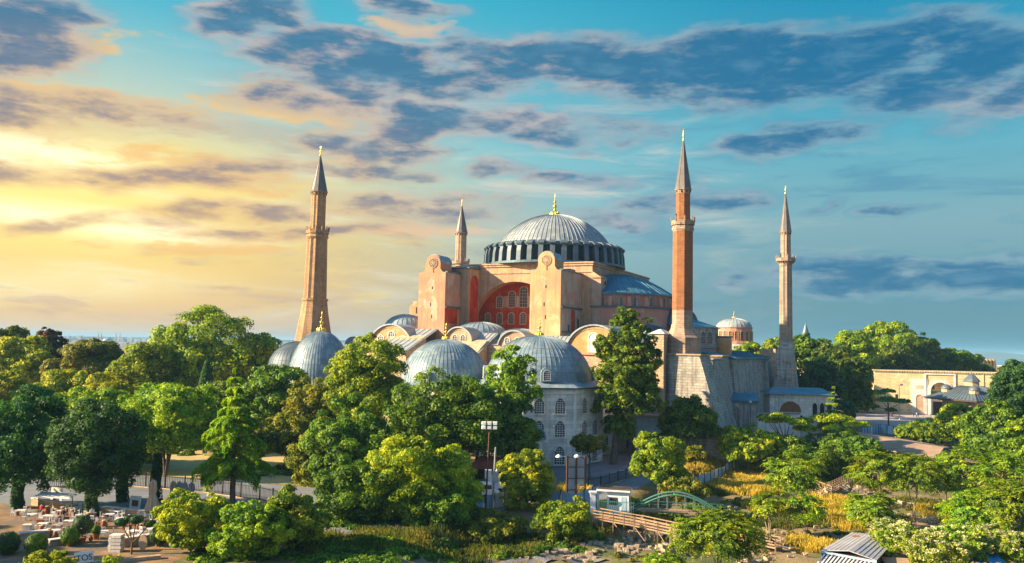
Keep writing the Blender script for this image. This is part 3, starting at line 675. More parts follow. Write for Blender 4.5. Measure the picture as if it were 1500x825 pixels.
    for k in range(40):
        e = -37+k*2.0; t = (e+38)/77; b.beam((e, -36.2, 22.32), (-21+39*t, -17.8, 25.3), 0.09, 0.12)
    b.build('gallery_roof', M['lead_warm'], R)
    def vault(e0, e1, top, n0=-36.4, n1=-17.5, win=1, m=None):
        w = e1-e0; c_ = (e0+e1)/2; zb = 20.5; hh = top-22.2; rr = (w*w/4+hh*hh)/(2*hh); zc_ = top-rr; t = math.asin(w/2/rr)
        arc = [(c_+rr*sin(-t+2*t*i/16), zc_+rr*cos(-t+2*t*i/16)) for i in range(17)]
        b = MB().ext(arc[::-1]+[(e0, zb), (e1, zb)], (0, n0, 0), (1, 0, 0), (0, 1, 0), n1-n0); V = b.build('gable_wall', m or M['orange'], R)
        b = MB().ring(arc, [(c_+(x-c_)*1.05, z+0.32) for x, z in arc], (0, n0-0.5, 0), (1, 0, 0), (0, 1, 0), n1-n0+0.45); b.build('vault_roof', M['lead_warm'], V)
        b = MB().ring([(c_+(x-c_)*0.93, 22.2+(z-22.2)*0.86) for x, z in arc], [(c_+(x-c_)*0.99, 22.2+(z-22.2)*0.98) for x, z in arc], (0, n0-0.12, 0), (1, 0, 0), (0, 1, 0), 0.1); b.build('gable_moulding', M['plaster_cream'], V)
        return V
    V = vault(-34.9, -22.8, 26.7)
    for e, h in ((-31.8, 1.5), (-28.7, 2.5), (-25.4, 1.4)): arch_window(V, (e, -36.4, 22.6), (1, 0, 0), (0, -1, 0), 1.7, h, M['white'], M['glass'], fr=0.2, bars=(2, 3))
    V = vault(-13.2, -5.9, 26.2, m=M['plaster_cream'])
    for e in (-10.6, -8.4): arch_window(V, (e, -36.4, 22.6), (1, 0, 0), (0, -1, 0), 1.2, 1.9, M['white'], M['glass'], fr=0.15, bars=(1, 3))
    V = vault(1.2, 9.0, 25.5, m=M['plaster_cream'])
    for e in (3.4, 6.0): arch_window(V, (e, -36.4, 22.6), (1, 0, 0), (0, -1, 0), 1.2, 1.4, M['white'], M['glass'], fr=0.15, bars=(1, 3))
    V = vault(18.4, 31.4, 27.0)
    arch_window(V, (24.8, -36.4, 21.2), (1, 0, 0), (0, -1, 0), 2.3, 4.1, M['white'], M['whitepaint'], fr=0.2, bars=(5, 9))
    # shallow lead domes on the gallery roof
    for (e, n_, r_, z_, h_) in ((-9.5, -25, 6.6, 25.0, 3.0), (-31, -26, 5.6, 26.2, 3.6), (1.5, -25, 5.0, 24.4, 2.0), (33, -30, 4.5, 23.8, 2.5)):
        b = MB(); dome(b, (e, n_), r_, z_, h_, 36, ribs=28, rw=0.08, rh=0.09); b.lathe([(r_+0.1, 21.5), (r_+0.1, z_+0.05)], 36, (e, n_), smooth=False)
        b.build('roof_dome', M['lead'], R)
    # raking stone blocks on the south front, lead roofed
    for (e0, e1, n0, z0, z1) in ((-28.6, -18.9, -45, 20.5, 24.8), (-8.6, -2.0, -47, 17.5, 24.0), (10.5, 17.6, -46, 16.5, 23.5)):
        b = MB().ext([(n0, 0), (-36.02, 0), (-36.02, z1-0.6), (n0, z0-0.4)], (e0, 0, 0), (0, 1, 0), (1, 0, 0), e1-e0); B = b.build('south_block', M['stone'], R)
        b = MB().ext([(n0-0.5, z0-0.42), (-31, z1+0.9), (-31, z1+1.15), (n0-0.5, z0-0.12)], (e0-0.4, 0, 0), (0, 1, 0), (1, 0, 0), e1-e0+0.8)
        for k in range(7):
            e = e0+(e1-e0)*k/6; b.beam((e, n0-0.45, z0-0.08), (e, -31, z1+1.2), 0.1, 0.14)
        b.build('raking_roof', M['lead_warm'], B)
    # west end: narthex, turrets
    b = MB(); b.box(-50, -38.05, -34, 34, 0, 18.5); b.box(-44, -38.04, -33, 33, 18.5, 21.6); b.build('narthex_wall', M['stone'], R)
    b = MB(); b.hexa([(-50.4, -34.4, 18.5), (-44.02, -34.4, 18.5), (-44.02, 34.4, 18.5), (-50.4, 34.4, 18.5)], [(-50.4, -34.4, 18.7), (-44.02, -34.4, 19.6), (-44.02, 34.4, 19.6), (-50.4, 34.4, 18.7)])
    b.box(-44.4, -38.02, -33.4, 33.4, 21.6, 21.9); b.build('narthex_roof', M['lead'], R)
    for e in (-47, -41.5):
        b = MB().ext([(-2.6, 0)]+[(2.6*-cos(pi*i/10), 2.0*sin(pi*i/10)) for i in range(11)]+[(2.6, 0)], (e, -34.6, 18.6 if e < -44 else 21.7), (1, 0, 0), (0, 1, 0), 30); b.build('narthex_vault', M['lead'], R)
    b = MB(); b.box(-31.5, -24.5, -22, -14, 22, 33.5); b.hexa([(-33.2, -21, 22), (-31.5, -21, 22), (-31.5, -14, 22), (-33.2, -14, 22)], [(-33.2, -21, 32.2), (-31.5, -21, 33.3), (-31.5, -14, 33.3), (-33.2, -14, 32.2)])
    b.build('stair_block', PL, R)
    b = MB(); b.lathe([(1.3, 33.5), (1.3, 36.6), (1.6, 36.8), (0.05, 38.3)], 14, (-28.6, -19)); b.build('stair_turret', M['stone'], R)
    MB().box(-30.6, -30.2, -22.03, -21.9, 30.2, 31.9).build('slit_window', M['void'], R)
    # --- east side bastions
    b = MB(); b.box(40.3, 43.3, -46, -38, 0, 25.2); B = b.build('corner_tower', M['stone'], R)
    b = MB(); b.hexa([(40, -46.3, 25.2), (43.6, -46.3, 25.2), (43.6, -38, 25.2), (40, -38, 25.2)], [(41.6, -43.5, 26.2), (42, -43.5, 26.2), (42, -41, 26.2), (41.6, -41, 26.2)]); b.build('tower_cap', M['white'], B)
    b = MB(); b.hexa([(36, -45, 0), (40.28, -45, 0), (40.28, -36.02, 0), (36, -36.02, 0)], [(36, -45, 20.5), (40.28, -45, 22.3), (40.28, -36.02, 22.3), (36, -36.02, 20.5)]); b.build('tower_wing', M['stone_grey'], B)
    SG = M['stone_grey']
    def bastion(e0, et, ef, n0, n1, zt, nf=None, m=None, cap=True):
        nf = n0 if nf is None else nf
        b = MB(); b.hexa([(e0, nf, 0), (ef, nf, 0), (ef, n1, 0), (e0, n1, 0)], [(e0, n0, zt), (et, n0, zt), (et, n1, zt), (e0, n1, zt)])
        B = b.build('bastion', m or SG, R)
        if cap:
            MB().box(e0-.1, et+0.35, n0-0.3, n1+0.25, zt+0.02, zt+0.35).build('bastion_coping', M['rubble'], B)
        return B
    b = MB(); b.box(43.32, 50, -43.6, -36.5, 0, 20.9); b.build('minaret_platform', M['stone_grey'], R)
    bastion(43.9, 50.2, 56.5, -44.2, -34.2, 20.9, -45.2)
    bastion(39.2, 50.0, 54.5, -31, -20, 20.0)
    bastion(39.2, 49.2, 52.0, -16.8, -8.0, 20.6)
    bastion(39.2, 46.5, 49.5, -34.1, -31.1, 19.4, cap=False)
    b = MB(); b.box(43.0, 47.5, 2.0, 5.4, 0, 25.4); B = b.build('red_pier', M['orange'], R); MB().box(42.7, 47.8, 1.7, 5.7, 25.4, 25.75).build('pier_coping', M['lead_dark'], B)
    bastion(39.2, 50.2, 51.6, -7.9, 51, 20.0, cap=False)
    b = MB().ext([(50.9, 19.9), (50.9, 20.25), (42.5, 22.0), (42.5, 21.6)], (0, -7.7, 0), (1, 0, 0), (0, 1, 0), 59.0)
    for k in range(28): b.beam((50.9, -7+k*2.1, 20.35), (42.6, -7+k*2.1, 22.08), 0.1, 0.12)
    b.build('east_lean_to_roof', M['lead_blue'], R)
    bastion(50.3, 51.6, 53.4, 36, 46, 19.0, cap=False)
    b = MB().box(39.1, 42.6, -7.6, 51, 0, 21.6); b.build('east_range_wall', M['orange'], R)
    return R
HS = hagia()

# ================================================================== minarets
mc = mat('sunworn_spire_lead', (0.19, 0.16, 0.14), (0.14, 0.125, 0.115), (0.07, 0.075, 0.08), 0.8, rough=0.5, metal=0.2, streak=0.3)
def minaret(label, loc, rz, shaft, balc, cone, base, msh, n=16, flute=0.94, fin=2.4, coneM=None, extra=None):
    """shaft/base: (r, z) profiles; balc: (z, r, r_shaft); cone: (z0, r, z1)"""
    R = thing('minaret', label, 'minaret', loc, rz, 'minarets around the basilica')
    def fl(prof, n_, f):
        b = MB(); vs = []
        N = n_*2 if f < 1 else n_
        for r, z in prof:
            for i in range(N):
                a = 2*pi*i/N; rr = r*(f if (f < 1 and i % 2) else 1); vs.append((rr*cos(a), rr*sin(a), z))
        b.add(vs, [(j*N+i, j*N+(i+1) % N, (j+1)*N+(i+1) % N, (j+1)*N+i) for j in range(len(prof)-1) for i in range(N)]); return b
    for (pr, f, mm, nm) in base: 
        b = fl(pr, 4 if nm == 'pedestal' and f == 4 else n, 1 if f in (1, 4) else f); b.build(nm, mm, R, rz=(pi/4 if f == 4 else None))
    fl(shaft, n, flute).build('shaft', msh, R)
    bz, br, rs = balc
    b = MB().lathe([(rs*1.0, bz-2.0), (rs*1.12, bz-1.5), (rs*1.1, bz-1.2), (br*0.88, bz-0.5), (br*0.96, bz-0.1), (br, bz), (br, bz+0.15), (rs*0.8, bz+0.15)], n, smooth=False)
    for k in range(n*2):
        a = 2*pi*k/(n*2); 
        for (r_, z_) in ((br*0.93, bz-0.35), (br*0.82, bz-0.85)): b.box(r_*cos(a)-.12, r_*cos(a)+.12, r_*sin(a)-.12, r_*sin(a)+.12, z_-.25, z_+.1)
    b.build('balcony', M['minstone2'] if msh is M['brick'] else msh, R)
    b = MB()
    for k in range(n):
        a = 2*pi*k/n; a2 = 2*pi*(k+1)/n
        p, q = Vector((br*cos(a), br*sin(a), bz+0.62)), Vector((br*cos(a2), br*sin(a2), bz+0.62)); b.beam(p*0.985+Vector((0, 0, .01)), q*0.985+Vector((0, 0, .01)), 0.12, 0.95)
        b.box(p.x-.11, p.x+.11, p.y-.11, p.y+.11, bz+0.1, bz+1.25)
    b.build('parapet', M['minstone2'] if msh is M['brick'] else msh, R)
    z0, cr, z1 = cone; uz = bz+0.1
    fl([(cr*0.93, uz), (cr*0.91, z0-0.9)], n, flute if flute < 1 else 1).build('upper_shaft', msh, R)
    b = MB().lathe([(cr*0.95, z0-0.9), (cr*0.97, z0-0.25), (cr*1.1, z0-0.15), (cr*1.1, z0)], n, smooth=False)
    b.build('cornice', M['minstone2'] if msh is M['brick'] else msh, R)
    b = MB()
    for k in range(n):
        a = 2*pi*(k+.5)/n; c_ = Vector((cr*0.955*cos(a), cr*0.955*sin(a), 0)); b.box(c_.x-.1, c_.x+.1, c_.y-.1, c_.y+.1, z0-0.75, z0-0.35)
    b.build('vents', M['void'], R)
    MB().box(-cr*0.95, -cr*0.6, -0.35, 0.35, bz+0.15, bz+1.9).build('balcony_door', M['void'], R)
    b = MB().lathe([(cr*1.12, z0), (cr*1.0, z0+0.5), (0.12, z1)], n, smooth=False)
    for k in range(n): a = 2*pi*k/n; b.tube([(cr*1.0*cos(a), cr*1.0*sin(a), z0+0.5), (0.12*cos(a), 0.12*sin(a), z1)], 0.05, 4, cap=False)
    b.build('spire', coneM or mc, R)
    b = MB().lathe([(0.12, z1-0.1), (0.3, z1+fin*.08), (0.12, z1+fin*.18), (0.1, z1+fin*.3), (0.24, z1+fin*.38), (0.1, z1+fin*.48), (0.16, z1+fin*.56), (0.06, z1+fin*.64), (0.05, z1+fin*.8), (0.01, z1+fin)], 10)
    b.ring([(0.22*cos(t), z1+fin*.85+0.22*sin(t)) for t in [radians(-50+280*i/10-0) for i in range(11)]], [(0.3*cos(t), z1+fin*.85+0.3*sin(t)) for t in [radians(-50+280*i/10) for i in range(11)]], (0, -0.04, 0), (1, 0, 0), (0, 1, 0), 0.08)
    b.build('finial', M['gold'], R)
    return R
minaret('stout golden stone minaret with flared base left of the basilica', HL(-50, -40), HSR, [(2.95, 33.2), (2.6, 49.5)], (50.6, 2.95, 2.6), (61.0, 2.05, 70.6),
        [([(6.5, 0), (6.5, 12), (4.6, 23.5), (3.6, 29), (3.1, 33)], 0.95, M['minstone'], 'pedestal'), ([(3.35, 32.6), (3.35, 33.2)], 1, M['minstone'], 'collar')], M['minstone'], n=12, flute=0.9, fin=2.6)
minaret('slim pale stone minaret standing behind the left buttress', HL(-50.8, 39.5), HSR, [(3.4, 30), (2.15, 34), (2.1, 50)], (50.4, 3.0, 2.1), (60.6, 2.05, 70.0),
        [([(5, 0), (5, 22), (3.4, 30)], 1, M['minstone2'], 'pedestal')], M['minstone2'], n=12, flute=0.92, fin=2.4)
minaret('tall orange brick minaret with white stone foot on the bastion', HL(45.7, -40.1), HSR+pi/8, [(2.15, 30.3), (2.1, 48.6)], (48.9, 2.45, 2.1), (56.0, 1.62, 66.4),
        [([(2.17, 25.9), (2.15, 30.28)], 1, M['minstone2'], 'stone_shaft'), ([(3.9, 21.0), (3.9, 24.6), (3.2, 25.0), (2.45, 26.4), (2.3, 27.3)], 1, M['minstone2'], 'pedestal')], M['brick'], n=8, flute=1.0, fin=2.9, coneM=mc)
minaret('slender fluted grey stone minaret on a tapering base at right', HL(56.5, 40.1), HSR, [(1.85, 25), (1.72, 48.3)], (48.9, 2.75, 1.72), (57.0, 1.55, 68.2),
        [([(4.5, 0), (4.5, 12.6), (4.25, 13.0), (2.6, 24.6), (2.25, 25.1)], 4, M['stone_grey'], 'pedestal')], M['minstone2'], n=10, flute=0.88, fin=2.6, coneM=mc)

# ================================================================== tomb buildings
def tomb(label, loc, rz, rc, hw, rd, hd, fin, wallM, leadM, n=8, dormer=None, levels=((5.4, 2.9), (9.7, 2.8), (0.4, 3.2)), skirt=1.0, wins=2, lead_step=0.0):
    R = thing('domed_tomb', label, 'tomb', loc, rz, 'domed tombs in the basilica garden')
    pts = [(rc*cos(2*pi*k/n), rc*sin(2*pi*k/n)) for k in range(n)]
    MB().prism(pts, -0.3, hw).build('wall', wallM, R)
    b = MB()
    for k in range(n): b.lathe([(0.32, 0), (0.32, hw-0.5)], 8, (pts[k][0]*0.985, pts[k][1]*0.985))
    sc = lambda f: [(x*f, y*f) for x, y in pts]
    b.prism(sc(1.02), hw-0.9, hw-0.75); b.build('corner_shafts', M['white'], R)
    MB().prism(sc(1.045), hw, hw+0.28).build('eaves', M['lead_dark'], R)
    b = MB(); f1 = sc(1.05); vs = [(x, y, hw+0.29) for x, y in f1]; q = [(x, y, hw+0.29+skirt) for x, y in sc((rd+0.5)/rc)]
    b.add(vs+q, [(i, (i+1) % n, n+(i+1) % n, n+i) for i in range(n)]+[tuple(range(n, 2*n))]); b.build('skirt_roof', leadM, R)
    z0 = hw+0.25+skirt
    b = MB(); dome(b, (0, 0), rd, z0, hd, 72, ribs=64, rw=0.09, rh=0.055, seg=14, rings=(0.16, 0.34, 0.52, 0.7)); b.build('dome', M['lead_dome'], R)
    finial(R, (0, 0), z0+hd-0.1, fin, fin*0.21)
    for k in range(n):
        p, q = Vector((*pts[k], 0)), Vector((*pts[(k+1) % n], 0)); ux = (q-p).normalized(); nr = Vector((ux.y, -ux.x, 0))
        if nr.dot((p+q)/2) < 0: nr = -nr
        for (z, h) in levels:
            for t in ((0.3, 0.7) if wins == 2 else (0.5,)):
                arch_window(R, p.lerp(q, t)+Vector((0, 0, z)), ux, nr, 1.85, h, M['marble'], M['glass'], pointed=True, fr=0.30, proud=0.2, bars=(3, 6))
    for (a, zf) in (dormer or ()):
        nr = Vector((cos(a), sin(a), 0)); ux = Vector((-sin(a), cos(a), 0)); rr = rd*1.02
        o = nr*(rr-2.2)+Vector((0, 0, z0+zf))
        b = MB().ext(arch(2.2, 2.7)[::-1], o, ux, nr, 2.5); Dm = b.build('dormer', leadM, R)
        arch_window(Dm, o+nr*2.5+Vector((0, 0, 0.35)), ux, nr, 1.2, 1.8, M['white'], fr=0.12, proud=0.08, bars=(2, 4))
    return R
bc = lambda x, y, deg: atan2(-y, -x)+radians(deg)     # bearing back to the viewpoint plus an angle
px = aty(790, 500, 172).x
MUR = tomb('pale marble octagonal tomb, two rows of pointed windows, broad silver dome', (px, 172, 0), bc(px, 172, -12), 12.9, 14.2, 10.6, 8.9, 4.0, M['marble'], M['lead'], dormer=[(radians(20), 0), (radians(-160), 0), (radians(110), 0), (radians(-70), 0)])
px = aty(653, 500, 182).x
tomb('tomb with bright ribbed silver dome rising behind the dark central trees', (px, 182, 0), bc(px, 182, 5), 11.2, 13.0, 9.3, 9.0, 3.8, M['marble'], M['lead'], dormer=[(radians(-30), 0), (radians(60), 0), (radians(150), 0), (radians(-120), 0)])
px = aty(470, 500, 190).x
tomb('tomb with blue grey ribbed dome below the left golden minaret', (px, 190, 0), bc(px, 190, 8), 9.1, 12.6, 6.9, 11.0, 4.8, M['marble'], M['lead'], levels=((3.2, 2.4), (7.4, 2.2)), skirt=0.7)
def baptistery():
    x = aty(438, 500, 209).x
    R = thing('baptistery', 'square hall under a plain low grey dome left of the leftmost tomb', 'building', (x, 210, 0), HSR)
    MB().box(-6.5, 6.5, -6.5, 6.5, 0, 15.4).build('wall', M['stone'], R)
    b = MB(); b.box(-6.9, 6.9, -6.9, 6.9, 15.4, 15.8); dome(b, (0, 0), 7.4, 15.6, 6.6, 56, ribs=44, rw=.08, rh=.05, rings=(.3, .6)); b.build('dome', M['lead_mid'], R)
    for k in (-4, 0, 4): arch_window(R, (k, -6.5, 6), (1, 0, 0), (0, -1, 0), 1.6, 3, M['white'], bars=(2, 4))
baptistery()
def annex():
    """porch and low domed lodge at the marble tomb's foot, long low wing to its right"""
    p = aty(690, 660, 158)
    x, y = aty(690, 640, 160).x, 158
    R = thing('domed_lodge', 'small lodge with ribbed lead dome in front of the marble tomb', 'building', (aty(771, 640, 158).x, 158, 0), bc(0, 160, 0))
    pts = [(3.3*cos(2*pi*(k+.5)/8), 3.3*sin(2*pi*(k+.5)/8)) for k in range(8)]
    MB().prism(pts, 0, 5.2).build('wall', M['marble'], R)
    b = MB(); dome(b, (0, 0), 3.6, 5.2, 3.0, 32, ribs=24, rw=.08, rh=.08); b.build('dome', M['lead'], R)
    MB().box(3.0, 3.1, -0.5, 0.5, 0, 2.4).build('door', M['void'], R)
    a, c = ground(885, 700), ground(995, 668)
    a = Vector((aty(880, 650, 178).x, 178, 0)); c = Vector((aty(1000, 640, 200).x, 200, 0))
    L_ = (c-a).length; rz = atan2(c.y-a.y, c.x-a.x)
    R = thing('low_marble_wing', 'long low white walled wing with blue grey lead roof beside the marble tomb', 'building', a, rz)
    MB().box(0, L_, 0, 9, 0, 6.6).build('wall', M['marble'], R)
    MB().hexa([(-.4, -.5, 6.6), (L_+.4, -.5, 6.6), (L_+.4, 9.4, 6.6), (-.4, 9.4, 6.6)], [(0, 3.4, 8.9), (L_, 3.4, 8.9), (L_, 5.2, 8.9), (0, 5.2, 8.9)]).build('roof', M['lead'], R)
    for k in range(8):
        arch_window(R, (1.8+k*L_/8.4, 0, 1.0), (1, 0, 0), (0, -1, 0), 1.1, 2.9, M['white'], pointed=(k % 2 == 0), bars=(1, 5))
annex()
# ================================================================== vegetation
M['lf_dark'] = leafmat('deep_green_and_shaded_leaves', (0.015, 0.05, 0.014), (0.035, 0.10, 0.022), (0.075, 0.17, 0.028), 0.30)  # dark leaf tones; on the two big left trees they stand in for shade
M['lf_mid'] = leafmat('green_leaves', (0.014, 0.05, 0.006), (0.08, 0.18, 0.010), (0.26, 0.36, 0.012), 0.30)
M['lf_bright'] = leafmat('bright_green_leaves', (0.03, 0.09, 0.006), (0.17, 0.29, 0.010), (0.46, 0.48, 0.012), 0.32)
M['lf_yellow'] = leafmat('yellow_green_leaves', (0.04, 0.10, 0.005), (0.26, 0.34, 0.008), (0.58, 0.52, 0.010), 0.32)
M['lf_olive'] = leafmat('olive_leaves', (0.03, 0.06, 0.008), (0.15, 0.18, 0.010), (0.36, 0.30, 0.012), 0.32)
M['lf_brown'] = leafmat('bronze_leaves', (0.05, 0.035, 0.012), (0.12, 0.075, 0.02), (0.22, 0.15, 0.02), 0.4)
M['lf_forest'] = leafmat('forest_leaves', (0.02, 0.055, 0.010), (0.08, 0.14, 0.014), (0.22, 0.26, 0.015), 0.35, scale=0.2)
M['lf_conifer'] = leafmat('conifer_needles', (0.02, 0.06, 0.014), (0.11, 0.20, 0.015), (0.36, 0.42, 0.012), 0.35)
M['lf_plane'] = leafmat('plane_tree_leaves', (0.014, 0.055, 0.006), (0.10, 0.21, 0.010), (0.32, 0.40, 0.012), 0.3)
M['lf_cedar'] = leafmat('light_cedar_needles', (0.04, 0.10, 0.012), (0.20, 0.34, 0.015), (0.50, 0.55, 0.015), 0.3)
M['blossom'] = leafmat('cream_blossom', (0.45, 0.46, 0.2), (0.62, 0.6, 0.34), (0.78, 0.74, 0.5), 0.3, scale=0.8)
M['drygrass'] = leafmat('dry_yellow_grass', (0.20, 0.18, 0.03), (0.48, 0.40, 0.05), (0.70, 0.56, 0.09), 0.4, scale=0.25)
M['weeds'] = leafmat('green_weeds', (0.03, 0.06, 0.008), (0.09, 0.12, 0.015), (0.26, 0.22, 0.03), 0.4, scale=0.25)
def quads(pos, nrm, L_, Wd, rng, fold=0.18, tdir=None, tmix=0.0):
    """one bent leaf quad at every point; returns vertex array"""
    n = len(pos)
    nrm = nrm/(np.linalg.norm(nrm, axis=1, keepdims=True)+1e-9)
    t = rng.normal(size=(n, 3))
    if tdir is not None: t = t*(1-tmix)+tdir*tmix*1.8
    t -= nrm*(t*nrm).sum(1, keepdims=True); t /= (np.linalg.norm(t, axis=1, keepdims=True)+1e-9)
    b = np.cross(nrm, t); s = rng.uniform(0.5, 1.5, (n, 1))
    l = t*L_*0.5*s; w = b*Wd*0.5*s; f = nrm*L_*fold*s
    V = np.empty((n, 4, 3)); V[:, 0] = pos-l-f*0.5; V[:, 1] = pos+w+f*0.3; V[:, 2] = pos+l-f*0.6; V[:, 3] = pos-w+f*0.3
    return V.reshape(-1, 3)
def leafmesh(name, V, material, parent, label=None):
    n = len(V)//4; me = bpy.data.meshes.new(name)
    me.vertices.add(4*n); me.vertices.foreach_set('co', V.astype(np.float32).ravel())
    me.loops.add(4*n); me.loops.foreach_set('vertex_index', np.arange(4*n, dtype=np.int32))
    me.polygons.add(n); me.polygons.foreach_set('loop_start', np.arange(0, 4*n, 4, dtype=np.int32)); me.polygons.foreach_set('loop_total', np.full(n, 4, dtype=np.int32))
    me.update(calc_edges=True); me.materials.append(material)
    o = bpy.data.objects.new(name, me); COL.objects.link(o)
    if parent: o.parent = parent
    return o
def sph(rng, n): 
    v = rng.normal(size=(n, 3)); return v/np.linalg.norm(v, axis=1, keepdims=True)
def lumpy(d, seed, k=3.0):
    s = seed*1.37
    return (np.sin(d[:, 0]*k+s)+np.sin(d[:, 1]*k*1.2+s*2.1)+np.sin(d[:, 2]*k*1.1+s*.7)+0.6*np.sin((d[:, 0]+d[:, 2])*k*2.1+s*3)+0.6*np.sin((d[:, 1]-d[:, 2])*k*1.9+s*1.6))/4.2
def crown_round(rng, seed, rx, ry, rz, leaf, nc=None, dens=1.0, lump=0.28, low=-0.55, taper=0.0, cl=0.20, upb=0.35):
    """clumps of leaves over a lumpy shell, thinner inside: gaps show between the clumps"""
    R_ = (rx*ry*rz)**(1/3.0); nc = nc or 90
    d = sph(rng, nc*3); d = d[d[:, 2] > low][:nc]
    rad = 0.78+lump*lumpy(d, seed)+rng.uniform(-0.16, 0.09, len(d))
    far_ = rng.uniform(size=len(d)) < 0.14; rad = rad+far_*rng.uniform(.03, .12, len(d))
    c = d*rad[:, None]
    if taper: f = 1-taper*np.clip((c[:, 2:3]+0.2), 0, 1); c[:, :2] *= f
    c = c*np.array([rx, ry, rz])
    rc = R_*cl*rng.uniform(0.6, 1.3, len(d))*np.where(far_, .6, 1)
    area = 4*pi*np.sum(rc**2)*0.62; nl = int(area*dens*1.15/(0.55*leaf*leaf*0.75)); nl = min(max(nl, 400), 26000)
    pr = rc**2/np.sum(rc**2); idx = rng.choice(len(d), nl, p=pr)
    dd = sph(rng, nl); dd = dd+d[idx]*0.45+np.array([0, 0, upb]); dd /= np.linalg.norm(dd, axis=1, keepdims=True)
    pos = c[idx]+dd*rc[idx][:, None]*rng.uniform(0.55, 1.08, (nl, 1))*np.array([1.15, 1.15, 0.85])
    nrm = dd+rng.normal(size=(nl, 3))*0.38
    V = [quads(pos, nrm, leaf*1.15, leaf*0.72, rng)]
    ni = nl//6; di = sph(rng, ni); pi_ = di*rng.uniform(0.25, 0.62, (ni, 1))*np.array([rx, ry, rz])
    V.append(quads(pi_, di+rng.normal(size=(ni, 3))*.6, leaf*1.9, leaf*1.4, rng))
    return np.concatenate(V), c
def limb_mesh(rng, h0, hc, c, r, lean=(0, 0), nb=7, multi=1, spread=0.5, wob=0.35):
    """trunk(s) from the ground into the crown with limbs running to some of the leaf clumps"""
    b = MB(); tops = []
    for m_ in range(multi):
        a = 2*pi*m_/multi+rng.uniform(0, 1); s = spread if multi > 1 else 0
        P = []
        for i in range(6):
            t = i/5; z = h0+(hc-h0)*t
            P.append(Vector((lean[0]*t+cos(a)*s*t*2.2+rng.normal()*wob*0.3*t, lean[1]*t+sin(a)*s*t*2.2+rng.normal()*wob*.3*t, z)))
        k = 1/sqrt(multi)
        b.tube(P, [r*k*(1.35 if i == 0 else 1-0.55*i/5) for i in range(6)], 8); tops.append(P)
    for j in range(nb):
        P = tops[j % multi]; q = c[int(rng.integers(0, len(c)))]
        st = P[3 if j % 2 else 4]; e = Vector(q)*0.85+Vector((0, 0, hc))*0.0
        e = Vector((q[0]*0.85, q[1]*0.85, hc+q[2]*0.85)); mid = st.lerp(e, 0.5)+Vector((0, 0, -0.08*(e-st).length))
        b.tube([st, mid, e], [r*0.42/sqrt(multi), r*0.25/sqrt(multi), r*0.07], 5, cap=False)
    return b
TREES = []
def plant(name, label, cat, p, group, crown, zc, trunk=None, leafm='lf_mid', bark='bark', rz=0.0):
    R = thing(name, label, cat, p, rz, group)
    o = leafmesh('crown', crown, M[leafm], R); o.location = (0, 0, zc)
    if trunk is not None: trunk.build('trunk', M[bark], R)
    return R
G_BACK = 'garden trees around the basilica'
def tree(label, cx, top, w, bot, y, kind='round', leafm='lf_mid', seed=1, bark='bark', name='broadleaf_tree', group=G_BACK, leaf=None, dens=1.0, multi=1, trunk_r=None, base=None, lean=0.0, dy=1.0, nc=None, lump=0.28, cl=0.2, low=-0.55, cat='tree', taper=0.0):
    """crown centre bearing cx, top/bottom of crown and width as angles, y = true distance ahead"""
    rng = np.random.default_rng(seed*7919+13)
    T_ = aty(cx, top, y); B_ = aty(cx, bot, y); x = (T_.x+B_.x)/2
    g = gz(x, y); rz_ = max((T_.z-B_.z)/2, 0.4); zc = max((T_.z+B_.z)/2, g+rz_*0.75)-g; rx = w/2*mpp(y); ry = rx*dy
    lf = leaf or max(0.26, y*0.0026)
    V, c = crown_round(rng, seed, rx*1.12, ry*1.12, rz_*1.06, lf, nc, dens, lump, low, taper, cl)
    r = trunk_r or max(0.14, 0.035*(zc+rz_)*0.7)
    tb = limb_mesh(rng, -0.3, zc-rz_*0.1 if zc > 1 else zc, c-np.array([0, 0, -rz_*0.1]), r, (lean, 0), 8 if dens < 1.5 else 6, multi, spread=0.35*r*3)
    return plant(name, label, cat, (x, y, g), group, V, zc, tb, leafm, bark)
def cypress(label, cx, top, w, bot, y, leafm='lf_dark', seed=1, group=G_BACK):
    rng = np.random.default_rng(seed); T_ = aty(cx, top, y); g = gz(T_.x, y); h = T_.z-g; r = w/2*mpp(y); n = 5000
    t = rng.uniform(0.04, 1, n); a = rng.uniform(0, 2*pi, n); rr = r*np.sin(np.clip(t*1.05, 0, 1)*pi)**0.45*(1-0.55*t)*1.3*rng.uniform(0.75, 1.05, n)
    pos = np.stack([rr*np.cos(a), rr*np.sin(a), t*h], 1); nr = np.stack([np.cos(a), np.sin(a), 0.5+0*a], 1)+rng.normal(size=(n, 3))*.4
    V = quads(pos, nr, max(0.5, y*0.003), max(0.25, y*.0015), rng, tdir=np.array([[0, 0, 1.0]]), tmix=0.7)
    return plant('cypress', label, 'tree', (T_.x, y, g), group, V, 0, MB().tube([(0, 0, -.3), (0, 0, h*0.5)], [0.25, 0.12]), leafm)
